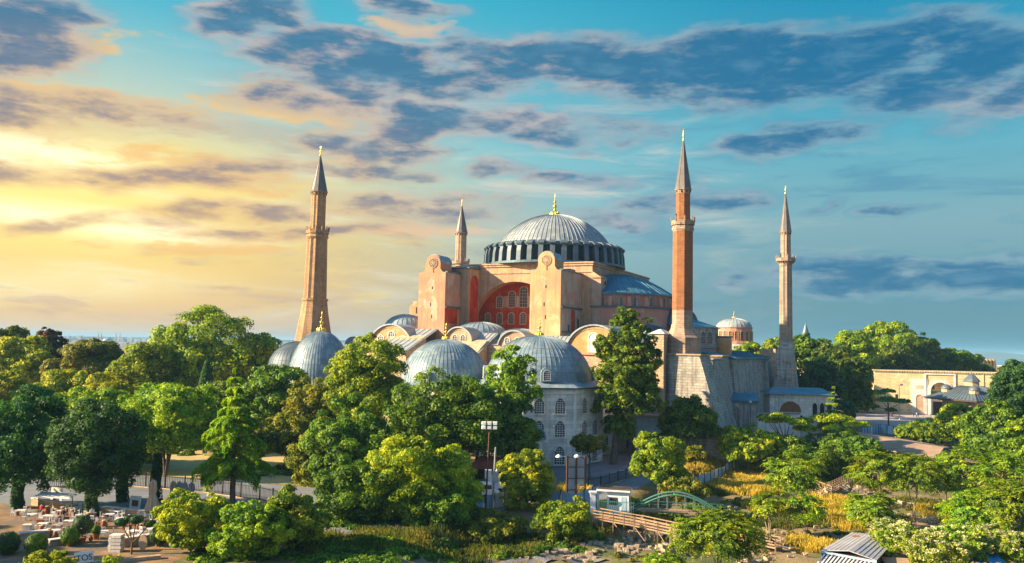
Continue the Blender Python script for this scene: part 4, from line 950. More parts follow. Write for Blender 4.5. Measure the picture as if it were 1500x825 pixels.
def cedar(label, cx, top, w, bot, y, leafm='lf_conifer', seed=1, base_cx=None, tiers=9, droop=0.5, name='cedar', group=G_BACK, clear=0.16, bare=False, leaf=None, nper=1500):
    """conifer with level or hanging tiers of branches, needles hanging below each branch"""
    rng = np.random.default_rng(seed); T_ = aty(cx, top, y); B_ = aty(base_cx or cx, bot, y); g = gz(B_.x, y); h = T_.z-g; R_ = w/2*mpp(y)
    lean = T_.x-B_.x; tb = MB().tube([(0, 0, -.3), (lean*.3, 0, h*.3), (lean*.6, 0, h*.6), (lean, 0, h*0.99)], [h*0.022, h*0.018, h*0.011, 0.03], 8); Vs = []
    zb = (B_.z-g)/h if B_.z > g+0.5 else clear; lf = leaf or max(0.26, y*0.0024)
    for i in range(tiers):
        t = i/(tiers-1); z = h*(zb+(0.97-zb)*t); rad = R_*(1-t)**0.75*rng.uniform(0.72, 1.08)+0.25; nb = 7 if t < 0.8 else 4
        for k in range(nb):
            a = 2*pi*k/nb+rng.uniform(-.4, .4)+i; L2 = rad*rng.uniform(0.6, 1.1); rise = 0.22*L2*(1 if t > .25 else 0.5); m_ = 7
            P = [Vector((lean*(z/h)+cos(a)*L2*s, sin(a)*L2*s, z+rise*sin(s*2.6)-droop*L2*0.35*s**2)) for s in [j/m_ for j in range(m_+1)]]
            tb.tube(P, [0.09*(1-j/(m_+1))+0.015 for j in range(m_+1)], 4, cap=False)
            if bare and cos(a) > 0.2: continue
            n = int(nper*L2/R_/nb*1.9)+20; s = rng.uniform(0.12, 1.05, n); j = np.clip((s*m_).astype(int), 0, m_-1); f = (s*m_-j)[:, None]
            PA = np.array([tuple(p) for p in P]); pos = PA[j]*(1-f)+PA[j+1]*f
            side = np.array([-sin(a), cos(a), 0]); wd = 0.22*L2*np.sin(np.clip(s, 0, 1)*pi*0.85+0.25)
            q = rng.uniform(-1, 1, n); hang = droop*rng.uniform(0, 1, n)**1.5*(0.5+0.35*L2*(1-np.abs(q)))
            pos = pos+side[None]*(q*wd)[:, None]; pos[:, 2] += 0.12-hang-0.12*np.abs(q)*wd
            nr = np.array([[cos(a)*.3, sin(a)*.3, 1.0]])*(1-droop*0.6)+rng.normal(size=(n, 3))*0.45
            td = np.array([[cos(a)*(1-droop), sin(a)*(1-droop), -droop]])
            Vs.append(quads(pos, nr, lf*1.5, lf*0.5, rng, tdir=td, tmix=0.75))
    V = np.concatenate(Vs); R0 = thing(name, label, 'tree', (B_.x, y, g), 0, group)
    leafmesh('crown', V, M[leafm], R0); tb.build('trunk', M['bark'], R0); return R0
def compound(label, cx, top, w, bot, y, leafm='lf_mid', seed=1, fronds=60, group='young trees growing over the dig', name='young_tree', stems=3, cat='tree', fl=None, low=-0.75, lf=None):
    """tree of heaven habit: several thin stems, each shoot ending in a spray of long hanging pinnate leaves"""
    rng = np.random.default_rng(seed); T_ = aty(cx, top, y); B_ = aty(cx, bot, y); x = (T_.x+B_.x)/2; g = gz(x, y); rz_ = max((T_.z-B_.z)/2, .5)
    w *= 1.12
    zc = max((T_.z+B_.z)/2, g+rz_*.8)-g; rx = w/2*mpp(y); fl = fl or min(1.15, rx*0.42); lf = lf or 0.33
    d = sph(rng, fronds*3); d = d[d[:, 2] > low][:fronds]; rad = (0.72+0.25*lumpy(d, seed)+rng.uniform(-.22, .1, len(d)))
    c = d*rad[:, None]*np.array([rx, rx, rz_])*0.92; Vs = []
    for k in range(len(c)):
        ns = 11
        for j in range(ns):
            a = 2*pi*j/ns+rng.uniform(-.3, .3); el = rng.uniform(-0.1, 0.9); L2 = fl*rng.uniform(.7, 1.15)
            ax = np.array([cos(a)*cos(el), sin(a)*cos(el), sin(el)])+d[k]*0.55; n = 14
            s = np.repeat(np.linspace(0.2, 1, n//2), 2); sg = np.tile([1, -1], n//2)
            pos = c[k][None]+ax[None]*(s*L2)[:, None]; pos[:, 2] -= 0.7*L2*s**2
            side = np.array([-sin(a), cos(a), 0]); pos = pos+side[None]*(sg*0.13)[:, None]
            td = side[None]*sg[:, None]+ax[None]*.4+np.array([[0, 0, -0.35]]); nr = np.array([[0, 0, 0.45]])+d[k][None]*.9+rng.normal(size=(n, 3))*.4
            Vs.append(quads(pos, nr, lf, lf*0.42, rng, tdir=td, tmix=0.9))
    V = np.concatenate(Vs); tb = limb_mesh(rng, -0.3, zc+rz_*.1, c, 0.13+0.012*rz_, (0, 0), 12, stems, spread=0.45)
    return plant(name, label, cat, (x, y, g), group, V, zc, tb, leafm, 'palebark')
def flat_pads(label, cx, top, w, bot, y, pads, leafm='lf_yellow', seed=1, name='umbrella_pine', group=G_BACK, leaf=None, base_cx=None, bark='bark'):
    """spreading crown of flat foliage pads at real offsets; pads: (dx, z, r) in units of half width / height"""
    rng = np.random.default_rng(seed); T_ = aty(cx, top, y); g = gz(T_.x, y); h = T_.z-g; R_ = w/2*mpp(y); lf = leaf or max(.26, y*.0024); Vs = []; cs = []
    bx = (aty(base_cx, bot, y).x-T_.x) if base_cx else 0.0
    tb = MB().tube([(bx, 0, -.3), (bx*.6, 0, h*.35), (bx*0.2, 0, h*.65)], [h*.028, h*.022, h*.014], 8)
    for (dx, zf, r_) in pads:
        c = np.array([dx*R_, rng.uniform(-.4, .4)*R_, zf*h]); rr = r_*R_; n = int(500+pi*rr*rr*2.6/(lf*lf*.5)); n = min(n, 9000)
        dd = sph(rng, n); dd[:, 2] = np.abs(dd[:, 2])*1.2-0.25; q = lumpy(dd, seed+dx*9, 5)
        pos = c+dd*np.array([rr, rr, rr*0.42])*(rng.uniform(.45, 1, n)+.18*q)[:, None]
        Vs.append(quads(pos, dd+rng.normal(size=(n, 3))*.5+np.array([0, 0, .4]), lf, lf*.65, rng))
        tb.tube([(bx*0.3, 0, h*.5), (c[0]*.5, c[1]*.5, (h*.5+c[2])/2-0.1*h*.2), tuple(c)], [h*.012, h*.008, .04], 5, cap=False)
    R0 = thing(name, label, 'tree', (T_.x, y, g), 0, group); leafmesh('crown', np.concatenate(Vs), M[leafm], R0); tb.build('trunk', M[bark], R0); return R0

# ---- far and middle trees, left
tree('olive green tree crown at the far left edge on the skyline', 8, 476, 80, 560, 262, seed=1, leafm='lf_olive')
tree('bronze leaved dark tree rising on the left skyline beside the yellow one', 72, 477, 52, 570, 252, seed=2, leafm='lf_brown', dens=1.3)
tree('glowing yellow green tree in front of the bronze skyline tree', 38, 492, 84, 585, 240, seed=3, leafm='lf_yellow')
tree('broad dome shaped bronze green tree alone under the distant city', 126, 496, 106, 590, 236, seed=4, leafm='lf_olive', dens=1.3, lump=0.15)
tree('biggest plane tree on the left skyline with a wide lit crown', 296, 463, 150, 600, 238, seed=5, leafm='lf_bright', nc=150, cl=0.17)
tree('rounded lit tree joined to the left side of the biggest plane tree', 214, 498, 84, 600, 226, seed=6, leafm='lf_bright')
tree('small crowned tree between the biggest plane tree and the leftmost dome', 384, 488, 60, 580, 244, seed=7, leafm='lf_bright')
cypress('narrow dark cypress standing in front of the biggest plane tree', 304, 521, 24, 600, 212, seed=8)
tree('flat topped yellow green tree above the leftmost dark tree', 82, 545, 120, 640, 196, seed=9, leafm='lf_yellow')
tree('sunny rounded tree above the second dark tree', 172, 544, 110, 640, 190, seed=10, leafm='lf_yellow')
tree('bright low tree peeping over the leftmost dark tree at the left edge', 8, 548, 70, 620, 188, seed=11, leafm='lf_yellow')
tree('lit leafy tree behind and left of the many stemmed green tree', 150, 570, 110, 660, 150, seed=12, leafm='lf_bright')
tree('large bright green tree with several bare stems below its crown', 246, 557, 142, 690, 140, seed=13, leafm='lf_bright', multi=5, nc=140, cl=0.17, trunk_r=0.5, dens=1.1)
tree('leftmost dark tree with leaves darkened for shade, dense, cut by the left edge', 34, 566, 128, 738, 112, seed=14, leafm='lf_dark', nc=170, cl=0.16, lump=0.12, low=-0.8, dens=1.3, trunk_r=0.4)  # this tree and the next get their shade from the leaf colour
tree('second dark tree with shade in its leaf colour, dense and ball shaped, over the tables', 142, 580, 132, 742, 108, seed=15, leafm='lf_dark', nc=170, cl=0.16, lump=0.12, low=-0.8, dens=1.3, trunk_r=0.42)
cedar('weeping light green cedar with hanging tiers over the grey paving', 345, 536, 122, 690, 112, seed=16, leafm='lf_cedar', tiers=11, droop=0.75, nper=3600, base_cx=343)
tree('mid green tree below the leftmost dome', 404, 528, 92, 650, 176, seed=17, leafm='lf_mid')
tree('olive tinged rounded tree right of the weeping cedar', 462, 556, 100, 672, 160, seed=18, leafm='lf_olive', nc=120, cl=0.16)
tree('tall sunny tree in front of the gap between the left and middle domes', 540, 494, 118, 650, 152, seed=19, leafm='lf_bright', nc=120, lump=0.34, cl=0.17)
tree('loose light green tree with thin stems below the tall sunny tree', 515, 590, 130, 745, 126, seed=20, leafm='lf_mid', multi=4, nc=120, cl=0.15)
tree('dense dark leafed chestnut hiding the middle tomb', 660, 536, 160, 705, 140, seed=21, leafm='lf_mid', nc=190, cl=0.15, dens=1.35, trunk_r=0.5)
tree('slim lighter tree in front of the big silver dome', 752, 502, 66, 620, 146, seed=22, leafm='lf_bright', nc=80, lump=0.35, cl=0.18, dens=0.8)
tree('dark lower tree against the left wall of the marble tomb', 742, 580, 84, 690, 141, seed=23, leafm='lf_mid', dens=1.2)
tree('dark understorey tree left of the chestnut', 610, 600, 100, 710, 136, seed=24, leafm='lf_mid', dens=1.2)
tree('shaded green tree behind the many stemmed tree on the lawn', 330, 560, 90, 640, 190, seed=26, leafm='lf_mid')
tree('low green tree at the far side of the sandy lawn', 392, 585, 70, 650, 178, seed=27, leafm='lf_bright')
tree('lit tree between the second dark tree and the many stemmed tree', 196, 590, 90, 700, 146, seed=28, leafm='lf_bright')
tree('tree with dark shade below it behind the leftmost dark tree', 88, 590, 110, 700, 150, seed=29, leafm='lf_mid')
tree('green tree in the hollow left of the weeping cedar', 300, 585, 70, 660, 168, seed=30, leafm='lf_mid')
tree('slender tree right beside the leftmost dome', 505, 520, 60, 610, 172, seed=31, leafm='lf_bright')
tree('shrubby tree in shade right of the weeping cedar', 470, 650, 90, 735, 136, seed=32, leafm='lf_olive', low=-0.9)
tree('green tree right of the chestnut in the shade of the marble tomb', 700, 560, 70, 680, 139, seed=33, leafm='lf_mid', dens=1.2)
tree('bright bushy tree at the foot of the boundary wall', 1130, 640, 70, 695, 168, seed=34, leafm='lf_yellow')
tree('green bushy mass right of the yellow topped trees', 1262, 640, 56, 676, 158, seed=35, leafm='lf_mid')
tree('lit bushy tree left of the fountain roof', 1345, 618, 60, 652, 205, seed=36, leafm='lf_bright')
tree('green thicket below the brown canopy right end', 1385, 668, 70, 712, 142, seed=37, leafm='lf_mid', low=-0.9)
tree('thicket at the right edge middle height', 1500, 620, 60, 720, 150, seed=38, leafm='lf_bright', low=-0.9)
tree('green tree filling the space under the olive tinged tree', 425, 610, 90, 680, 150, seed=25, leafm='lf_olive')
# the tall plane right of centre
def tall_plane():
    y = 165; cx = 914; rng = np.random.default_rng(77); T_ = aty(cx, 455, y); g = 0.0; h = T_.z; m_ = mpp(y)
    lobes = [(925, 492, 46, 50), (893, 512, 38, 34), (936, 530, 52, 40), (912, 545, 60, 44), (900, 580, 52, 44), (934, 585, 48, 44), (906, 620, 38, 38), (916, 468, 26, 26), (950, 560, 26, 30), (885, 545, 26, 26)]
    Vs = []; cs = []
    for i, (lx, ly, lw, lh) in enumerate(lobes):
        p = aty(lx, ly, y); V, c = crown_round(rng, i+31, lw/2*m_*1.5, lw/2*m_*1.4, lh/2*m_*1.4, 0.40, 55, 0.95, 0.34, -0.8, cl=0.19)
        off = np.array([p.x-T_.x, rng.uniform(-2, 2), p.z]); Vs.append(V+off); cs.append(off)
    tb = MB(); bx = aty(898, 665, y).x-T_.x
    tb.tube([(bx, 0, -.3), (bx+.3, 0, 2.5), (bx*.6, 0, 9), (0, 0, 16), (0.6, 0, 23), (0, 0, h-1.5)], [0.85, 0.62, 0.5, 0.38, 0.2, 0.05], 10)
    for c in cs: z = max(3.5, c[2]-4); tb.tube([(bx*.4, 0, z), (c[0]*.5, c[1]*.5, z+2.2), tuple(c)], [0.2, 0.13, .05], 6, cap=False)
    R0 = thing('plane_tree', 'tall loose plane tree standing right of the marble tomb', 'tree', (T_.x, y, 0), 0, G_BACK)
    leafmesh('crown', np.concatenate(Vs), M['lf_plane'], R0); tb.build('trunk', M['bark'], R0)
tall_plane()
tree('small orange tinged tree before the right face of the marble tomb', 864, 630, 50, 672, 146, seed=41, leafm='lf_olive', dens=0.7, nc=50, lump=0.4)
tree('round green tree below the stone bastion', 1008, 583, 78, 655, 168, seed=42, leafm='lf_mid', nc=110)
tree('bright young tree in front of the low marble wing', 966, 632, 88, 722, 134, seed=43, leafm='lf_bright', nc=110, lump=0.34, cl=0.16)
tree('yellow green rounded tree beside the blue fence panels', 1098, 628, 80, 684, 166, seed=44, leafm='lf_yellow', nc=110)
tree('little clipped tree on a bare trunk by the blue fence panels', 1018, 652, 28, 680, 140, seed=45, leafm='lf_olive', trunk_r=0.14)
def pads(k, n=6):
    r = random.Random(k); return [(r.uniform(-.75, .75), r.uniform(0.72, 0.96), r.uniform(.3, .5)) for _ in range(n)]
flat_pads('yellow topped spreading tree left of the porticoed building', 1150, 606, 70, 690, 176, pads(3, 7), seed=46, name='spreading_tree')
flat_pads('yellow topped spreading tree before the porticoed building', 1198, 606, 88, 690, 178, pads(4, 8), seed=47, name='spreading_tree')
flat_pads('yellow topped spreading tree right of the porticoed building', 1240, 614, 60, 690, 174, pads(5, 6), seed=48, name='spreading_tree')
tree('dark green tree in shade under the yellow topped trees', 1175, 640, 120, 700, 168, seed=49, leafm='lf_mid', dens=1.2)
tree('dark bushy tree at the left end of the brown canopy', 1232, 632, 60, 690, 166, seed=50, leafm='lf_mid', dens=1.2)
cedar('light green fir with level tiers, half its right side bare', 1222, 566, 62, 640, 206, seed=51, leafm='lf_cedar', tiers=9, droop=0.12, name='fir', bare=True, nper=2600)
flat_pads('dark umbrella pine in front of the golden gate wall', 1301, 572, 60, 616, 262, [(-.55, .92, .42), (.1, .97, .36), (-.2, .74, .5), (.6, .70, .42), (-.7, .55, .3), (.2, .45, .28)], leafm='lf_conifer', seed=52)
# ---- wooded hill right of the basilica
G_HILL = 'trees on the wooded hill behind the gate'
HILL = [(1096, 502, 44, 545, 300, 'lf_bright', 'bright tree just right of the distant red domed church'), (1136, 494, 46, 540, 315, 'lf_bright', 'lit tree between the church and the fluted minaret'),
        (1186, 488, 64, 560, 288, 'lf_mid', 'dark topped tree right of the fluted minaret under the grey spire'), (1222, 500, 66, 570, 275, 'lf_forest', 'olive tree between the grey spire and the hill crest'),
        (1246, 484, 66, 570, 330, 'lf_bright', 'first crest tree left of the hill summit'), (1302, 475, 96, 570, 356, 'lf_bright', 'largest crown on the hill summit'),
        (1346, 492, 66, 570, 352, 'lf_forest', 'crest tree sloping down right of the summit'), (1392, 507, 72, 560, 366, 'lf_mid', 'right end tree of the hill above the gate wall'),
        (1368, 512, 44, 560, 372, 'lf_forest', 'low tree between the summit and the right end tree'), (1204, 520, 60, 600, 258, 'lf_dark', 'very dark tree behind the tapering minaret foot'),
        (1248, 530, 58, 610, 262, 'lf_forest', 'shaded hill tree above the tiered fir'), (1172, 545, 40, 610, 252, 'lf_dark', 'dark tree tucked right of the minaret base'),
        (1266, 520, 56, 600, 362, 'lf_bright', 'lit mid slope tree left of the gate wall end'), (1250, 560, 38, 620, 318, 'lf_forest', 'lower tree at the left end of the gate wall'),
        (1230, 580, 46, 625, 250, 'lf_dark', 'darkest low tree behind the tiered fir'), (1316, 505, 76, 560, 345, 'lf_forest', 'tree just behind the top of the gate wall'),
        (1438, 532, 36, 556, 372, 'lf_mid', 'little round tree behind the gate wall by the chimneys')]
for i, (cx, tp, w, bt, y, lm, lb) in enumerate(HILL): tree(lb, cx, tp, w, bt, y, seed=60+i, leafm=lm, group=G_HILL, leaf=0.75, nc=80, dens=1.0)
tree('hill tree past the right end of the gate, nearer one', 1545, 505, 90, 600, 300, seed=93, leafm='lf_forest', group=G_HILL, leaf=0.75)
tree('hill tree past the right end of the gate, farther one', 1620, 500, 100, 600, 340, seed=94, leafm='lf_mid', group=G_HILL, leaf=0.75)
tree('tree off the right edge beside the dig', 1570, 590, 110, 720, 160, seed=95, leafm='lf_bright', group=G_HILL)
cypress('small pointed cypress on the wooded hill', 1234, 528, 14, 570, 255, seed=91, leafm='lf_mid', group=G_HILL)
tree('golden bush tree at the foot of the gate wall left corner', 1270, 572, 22, 606, 322, seed=92, leafm='lf_yellow', group=G_HILL)
# ---- right edge and the dig
tree('tall dark tree at the right edge over the fountain roof', 1492, 517, 60, 640, 168, seed=100, leafm='lf_dark', nc=120, dens=1.2)
tree('dark tree in shade left of the fountain pavilion', 1378, 612, 80, 650, 215, seed=101, leafm='lf_dark', nc=90, dens=1.2)
tree('lit tree before the fountain pavilion', 1410, 592, 76, 660, 190, seed=102, leafm='lf_bright', nc=90)
tree('green tree right of the fountain pavilion walls', 1462, 596, 90, 690, 165, seed=103, leafm='lf_mid', nc=120)
compound('young tree with sprays of long leaves before the brown canopy, left one', 1285, 655, 92, 722, 128, seed=104, leafm='lf_bright', fronds=75)
compound('young tree with sprays of long leaves before the brown canopy, right one', 1338, 660, 86, 730, 126, seed=105, leafm='lf_bright', fronds=75)
compound('largest spreading young tree in the middle of the right side', 1418, 640, 120, 745, 128, seed=106, leafm='lf_bright', fronds=130)
compound('young tree under the right edge dark tree', 1478, 655, 90, 740, 122, seed=107, leafm='lf_bright', fronds=90)
compound('young tree at the right edge above the blossom shrubs', 1480, 692, 100, 790, 103, seed=108, leafm='lf_bright', fronds=110)
compound('broad young tree left of the right edge one, above the blossom', 1432, 712, 92, 790, 105, seed=109, leafm='lf_bright', fronds=90)
compound('young tree rising from the dry yellow grass', 1163, 655, 84, 730, 122, seed=110, leafm='lf_bright', fronds=80, stems=4)
compound('low bushy sapling left in the dry yellow grass', 1126, 720, 46, 762, 113, seed=111, leafm='lf_bright', fronds=36)
compound('second low sapling in the dry yellow grass', 1180, 722, 52, 765, 112, seed=112, leafm='lf_bright', fronds=36)
compound('bushy sapling above the tin shed', 1277, 714, 64, 778, 108, seed=113, leafm='lf_bright', fronds=60)
compound('big leafy bush at the bottom right of the footbridge', 1052, 742, 132, 822, 94, seed=114, leafm='lf_bright', fronds=150, name='leafy_bush', cat='bush', stems=6)
compound('leafy bush cut by the bottom edge below the timber walkway', 975, 812, 70, 850, 88, seed=115, leafm='lf_bright', fronds=45, name='leafy_bush', cat='bush')
# ---- front row
G_F = 'rounded trees along the front verge'
tree('broad rounded tree with yellow top, left of the front pair', 592, 660, 124, 800, 110, seed=120, leafm='lf_yellow', nc=190, cl=0.15, lump=0.14, low=-0.9, group=G_F)
tree('rounded yellow topped tree in the front row centre', 662, 662, 82, 775, 114, seed=121, leafm='lf_yellow', nc=150, cl=0.16, lump=0.16, low=-0.9, group=G_F)
tree('rounded yellow topped tree left of the kiosk', 771, 655, 80, 755, 118, seed=122, leafm='lf_yellow', nc=150, cl=0.16, lump=0.15, low=-0.9, group=G_F)
tree('bright bush at the left end of the timber walkway', 826, 730, 78, 795, 108, seed=123, leafm='lf_bright', nc=90, group=G_F, low=-0.9)
tree('green shrub left of the broad rounded tree', 512, 705, 110, 800, 108, seed=124, leafm='lf_mid', nc=120, low=-0.9, group=G_F, dens=1.2)
tree('bright yellow green tree at the bottom left on pale stems', 280, 728, 104, 835, 90, seed=125, leafm='lf_yellow', nc=130, lump=0.35, cl=0.15, multi=3, bark='palebark', group=G_F, leaf=0.24)
tree('bright spreading tree at the bottom, right of the pale stemmed one', 430, 730, 92, 840, 92, seed=126, leafm='lf_bright', nc=130, lump=0.3, cl=0.15, group=G_F, leaf=0.24)
tree('lower bright bush joining the bottom left trees', 362, 750, 100, 850, 88, seed=127, leafm='lf_bright', nc=120, lump=0.3, cl=0.15, group=G_F, leaf=0.24)
tree('yellow green treetop at the very bottom left in front of the sign', 66, 803, 78, 870, 76, seed=128, leafm='lf_yellow', nc=90, lump=0.4, cl=0.16, group=G_F, leaf=0.24)
tree('small yellow treetop at the bottom edge right of the sign', 158, 818, 44, 870, 74, seed=129, leafm='lf_yellow', nc=50, lump=0.4, cl=0.16, group=G_F, leaf=0.24)
tree('dark low shrub in shade below the front pair', 640, 752, 120, 800, 109, seed=130, leafm='lf_mid', nc=90, low=-0.9, cat='bush', group=G_F, name='shrub', dens=1.2)
tree('tawny shrub between the front pair and the kiosk tree', 722, 758, 90, 800, 108, seed=131, leafm='lf_olive', nc=80, low=-0.9, cat='bush', group=G_F, name='shrub')
tree('bronze shrub in front of the dry grass left of the footbridge', 1000, 700, 64, 735, 126, seed=132, leafm='lf_olive', nc=60, low=-0.9, cat='bush', group=G_F, name='shrub')
# blossom shrubs
G_B = 'cream blossoming shrubs by the tin sheds'
def blossom(label, cx, top, w, bot, y, seed, dens=1.0):
    R0 = tree(label, cx, top, w, bot, y, seed=seed, leafm='lf_bright', nc=70, low=-0.7, cat='bush', group=G_B, name='blossom_shrub', leaf=0.25)
    rng = np.random.default_rng(seed); cr = [c for c in R0.children if c.name.startswith('crown')][0]; m = cr.data
    co = np.empty(len(m.vertices)*3); m.vertices.foreach_get('co', co); P = co.reshape(-1, 4, 3).mean(1)
    ext_ = np.abs(P).max(0); q = np.linalg.norm(P/ext_, axis=1); ok = np.where((q > 0.62) & (P[:, 2] > -0.2*ext_[2]))[0]
    hubs = P[rng.choice(ok, int(150*dens))]; pos = np.repeat(hubs, 14, 0)+rng.normal(size=(len(hubs)*14, 3))*np.array([.16, .16, .06])+np.array([0, 0, .16])
    o = leafmesh('blossom', quads(pos, rng.normal(size=pos.shape)*.4+np.array([0, 0, 1]), .17, .15, rng), M['blossom'], R0); o.location = cr.location
for i, a in enumerate([('low blossoming shrub beside the tin roof right end', 1330, 768, 84, 815, 98), ('blossoming shrub in the middle of the flowering bank', 1392, 772, 90, 822, 96), ('blossoming shrub above the blue tarpaulin', 1446, 776, 80, 812, 97),
                       ('blossoming shrub at the right edge by the thin post', 1492, 782, 60, 830, 96), ('thickest blossom patch left of the blue tarpaulin', 1378, 788, 80, 840, 91), ('blossom shrub touching the back of the tin roof', 1304, 760, 50, 790, 104)]): blossom(*a, seed=140+i, dens=1.6 if 'thick' in a[0] else 1.0)

# ---- ground cover
def grass(name, label_, spots, m, h, n, w=0.05, seed=1):
    """blades and stalks standing on the ground inside the given patches (x, y, rx, ry)"""
    rng = np.random.default_rng(seed); A = np.array([s[2]*s[3] for s in spots]); idx = rng.choice(len(spots), n, p=A/A.sum())
    Sp = np.array(spots); a = rng.uniform(0, 2*pi, n); r = np.sqrt(rng.uniform(0, 1, n))
    x = Sp[idx, 0]+Sp[idx, 2]*r*np.cos(a); y = Sp[idx, 1]+Sp[idx, 3]*r*np.sin(a)
    keep = (np.sin(x*1.1+seed)+np.sin(y*0.9+x*.5+seed*2)+rng.normal(size=n)*0.7) > -0.6; x, y = x[keep], y[keep]; n = len(x)
    z = np.array([gz(p, q) for p, q in zip(x, y)]); hh = h*rng.uniform(.5, 1.25, n); an = rng.uniform(0, pi, n)
    dx, dy = np.cos(an)*w*rng.uniform(.6, 1.5, n), np.sin(an)*w; lx, ly = rng.normal(size=n)*hh*.22, rng.normal(size=n)*hh*.22
    V = np.empty((n, 4, 3)); V[:, 0] = np.stack([x-dx, y-dy, z-.05], 1); V[:, 1] = np.stack([x+dx, y+dy, z-.05], 1)
    V[:, 2] = np.stack([x+dx*.7+lx, y+dy*.7+ly, z+hh], 1); V[:, 3] = np.stack([x-dx*.7+lx, y-dy*.7+ly, z+hh], 1)
    o = leafmesh(name, V.reshape(-1, 3), m, None); o['kind'] = 'stuff'; o['label'] = label_; o['category'] = 'grass'; return o
def spot(px, py, wx, dy, z=-2.0):
    g_ = ground(px, py, z); return (g_.x, g_.y, wx/2*mpp(g_.y), dy)
grass('dry_grass', 'tall golden dry grass covering the banks of the dig', [spot(1080, 700, 130, 10), spot(1090, 715, 110, 8), spot(1220, 755, 120, 6), spot(1130, 695, 120, 7), spot(1040, 690, 60, 6, -1), spot(1150, 745, 120, 6), spot(1225, 740, 100, 8), spot(1250, 765, 110, 5), spot(1060, 705, 110, 9, -1.5), spot(1100, 712, 90, 7), spot(1370, 750, 60, 3), spot(1190, 800, 90, 3), spot(1410, 765, 90, 3), spot(840, 725, 50, 3, -0.5), spot(960, 765, 50, 2), spot(1095, 790, 60, 2)], M['drygrass'], 1.0, 130000, 0.045, 5)
grass('weeds', 'green and tawny weeds along the foot of the front trees', [spot(600, 790, 260, 4, 0), spot(720, 780, 180, 4, 0), spot(500, 800, 160, 4, 0), spot(800, 780, 130, 3, -1), spot(1300, 760, 60, 4), spot(1140, 765, 140, 4), spot(1370, 740, 120, 6), spot(1240, 700, 80, 8), spot(1080, 710, 130, 10), spot(1220, 750, 130, 7), spot(1150, 745, 120, 6), spot(700, 815, 120, 2, 0), spot(1060, 720, 90, 4), spot(930, 770, 90, 2), spot(870, 780, 60, 2)], M['weeds'], 0.7, 70000, 0.05, 6)

# big trees added unseen left of the view, to throw shade over the terrace
for i, (x_, y_) in enumerate(((-82, 86), (-70, 79), (-96, 93))):
    rng = np.random.default_rng(900+i); V, c = crown_round(rng, 900+i, 7.5, 6, 6.5, 0.45, 110, 1.2)
    plant('broadleaf_tree', ('added shade tree, unseen beyond the left edge, nearest the terrace', 'added shade tree, unseen beyond the left edge, closest to the viewer', 'added shade tree, unseen beyond the left edge, farthest left')[i], 'tree', (x_, y_, 0), 'added shade trees out of view', V, 9.5, limb_mesh(rng, -.3, 9, c, .45), 'lf_mid')
def undergrowth(name, label_, spots, leafm, n, rmin, rmax, leaf, seed):
    """low tangled mounds of leaves hugging the ground"""
    rng = np.random.default_rng(seed); A = np.array([s[2]*s[3] for s in spots]); Sp = np.array(spots); Vs = []
    for k in range(n):
        s = Sp[rng.choice(len(spots), p=A/A.sum())]; a = rng.uniform(0, 2*pi); r = sqrt(rng.uniform(0, 1)); x = s[0]+s[2]*r*cos(a); y = s[1]+s[3]*r*sin(a); R_ = rng.uniform(rmin, rmax)
        m_ = int(90*R_*R_/(leaf*leaf)*.22)+30; d = sph(rng, m_); d[:, 2] = np.abs(d[:, 2]); q = 0.8+.3*lumpy(d, seed+k, 4)
        pos = d*np.array([R_, R_, R_*rng.uniform(.45, .8)])*(q*rng.uniform(.7, 1.05, m_))[:, None]+np.array([x, y, gz(x, y)-.05]); Vs.append(quads(pos, d+rng.normal(size=(m_, 3))*.4, leaf*1.2, leaf*.75, rng))
    o = leafmesh(name, np.concatenate(Vs), M[leafm], None); o['kind'] = 'stuff'; o['label'] = label_; o['category'] = 'undergrowth'
undergrowth('undergrowth', 'dark green undergrowth along the verge below the front trees', [spot(590, 800, 260, 4, 0), spot(720, 786, 160, 2.5, 0), spot(470, 815, 120, 3, 0), spot(800, 790, 110, 2.5, -1), spot(520, 760, 120, 6, 0), spot(860, 770, 60, 3, -1), spot(520, 822, 160, 2.5, 0), spot(330, 815, 120, 3, 0), spot(950, 735, 90, 3, 0), spot(1030, 735, 60, 3, -1)], 'lf_mid', 460, .5, 1.3, .26, 31)
undergrowth('low_scrub', 'tawny and green low scrub over the floor and banks of the dig', [spot(1180, 770, 200, 6), spot(1300, 745, 160, 8), spot(1400, 750, 140, 8), spot(1120, 740, 120, 8), spot(1240, 710, 120, 10), spot(1000, 790, 160, 3), spot(1350, 700, 160, 8), spot(1200, 690, 100, 10, -1), spot(900, 815, 140, 2)], 'lf_olive', 330, .35, .95, .25, 32)
undergrowth('ground_ivy', 'green ground cover under the garden trees left of the tombs', [spot(430, 690, 120, 8, 0), spot(560, 720, 140, 8, 0), spot(640, 715, 160, 6, 0), spot(300, 660, 200, 8, 0), spot(120, 680, 240, 8, 0)], 'lf_mid', 220, .6, 1.6, .35, 33)
undergrowth('hedge_growth', 'bright bushy growth below the yellow topped trees and the boundary wall', [spot(1150, 680, 180, 7, 0), spot(1260, 660, 100, 7, 0), spot(1370, 640, 90, 10, 0), spot(1460, 690, 120, 12, -1)], 'lf_bright', 170, .8, 2.0, .36, 34)
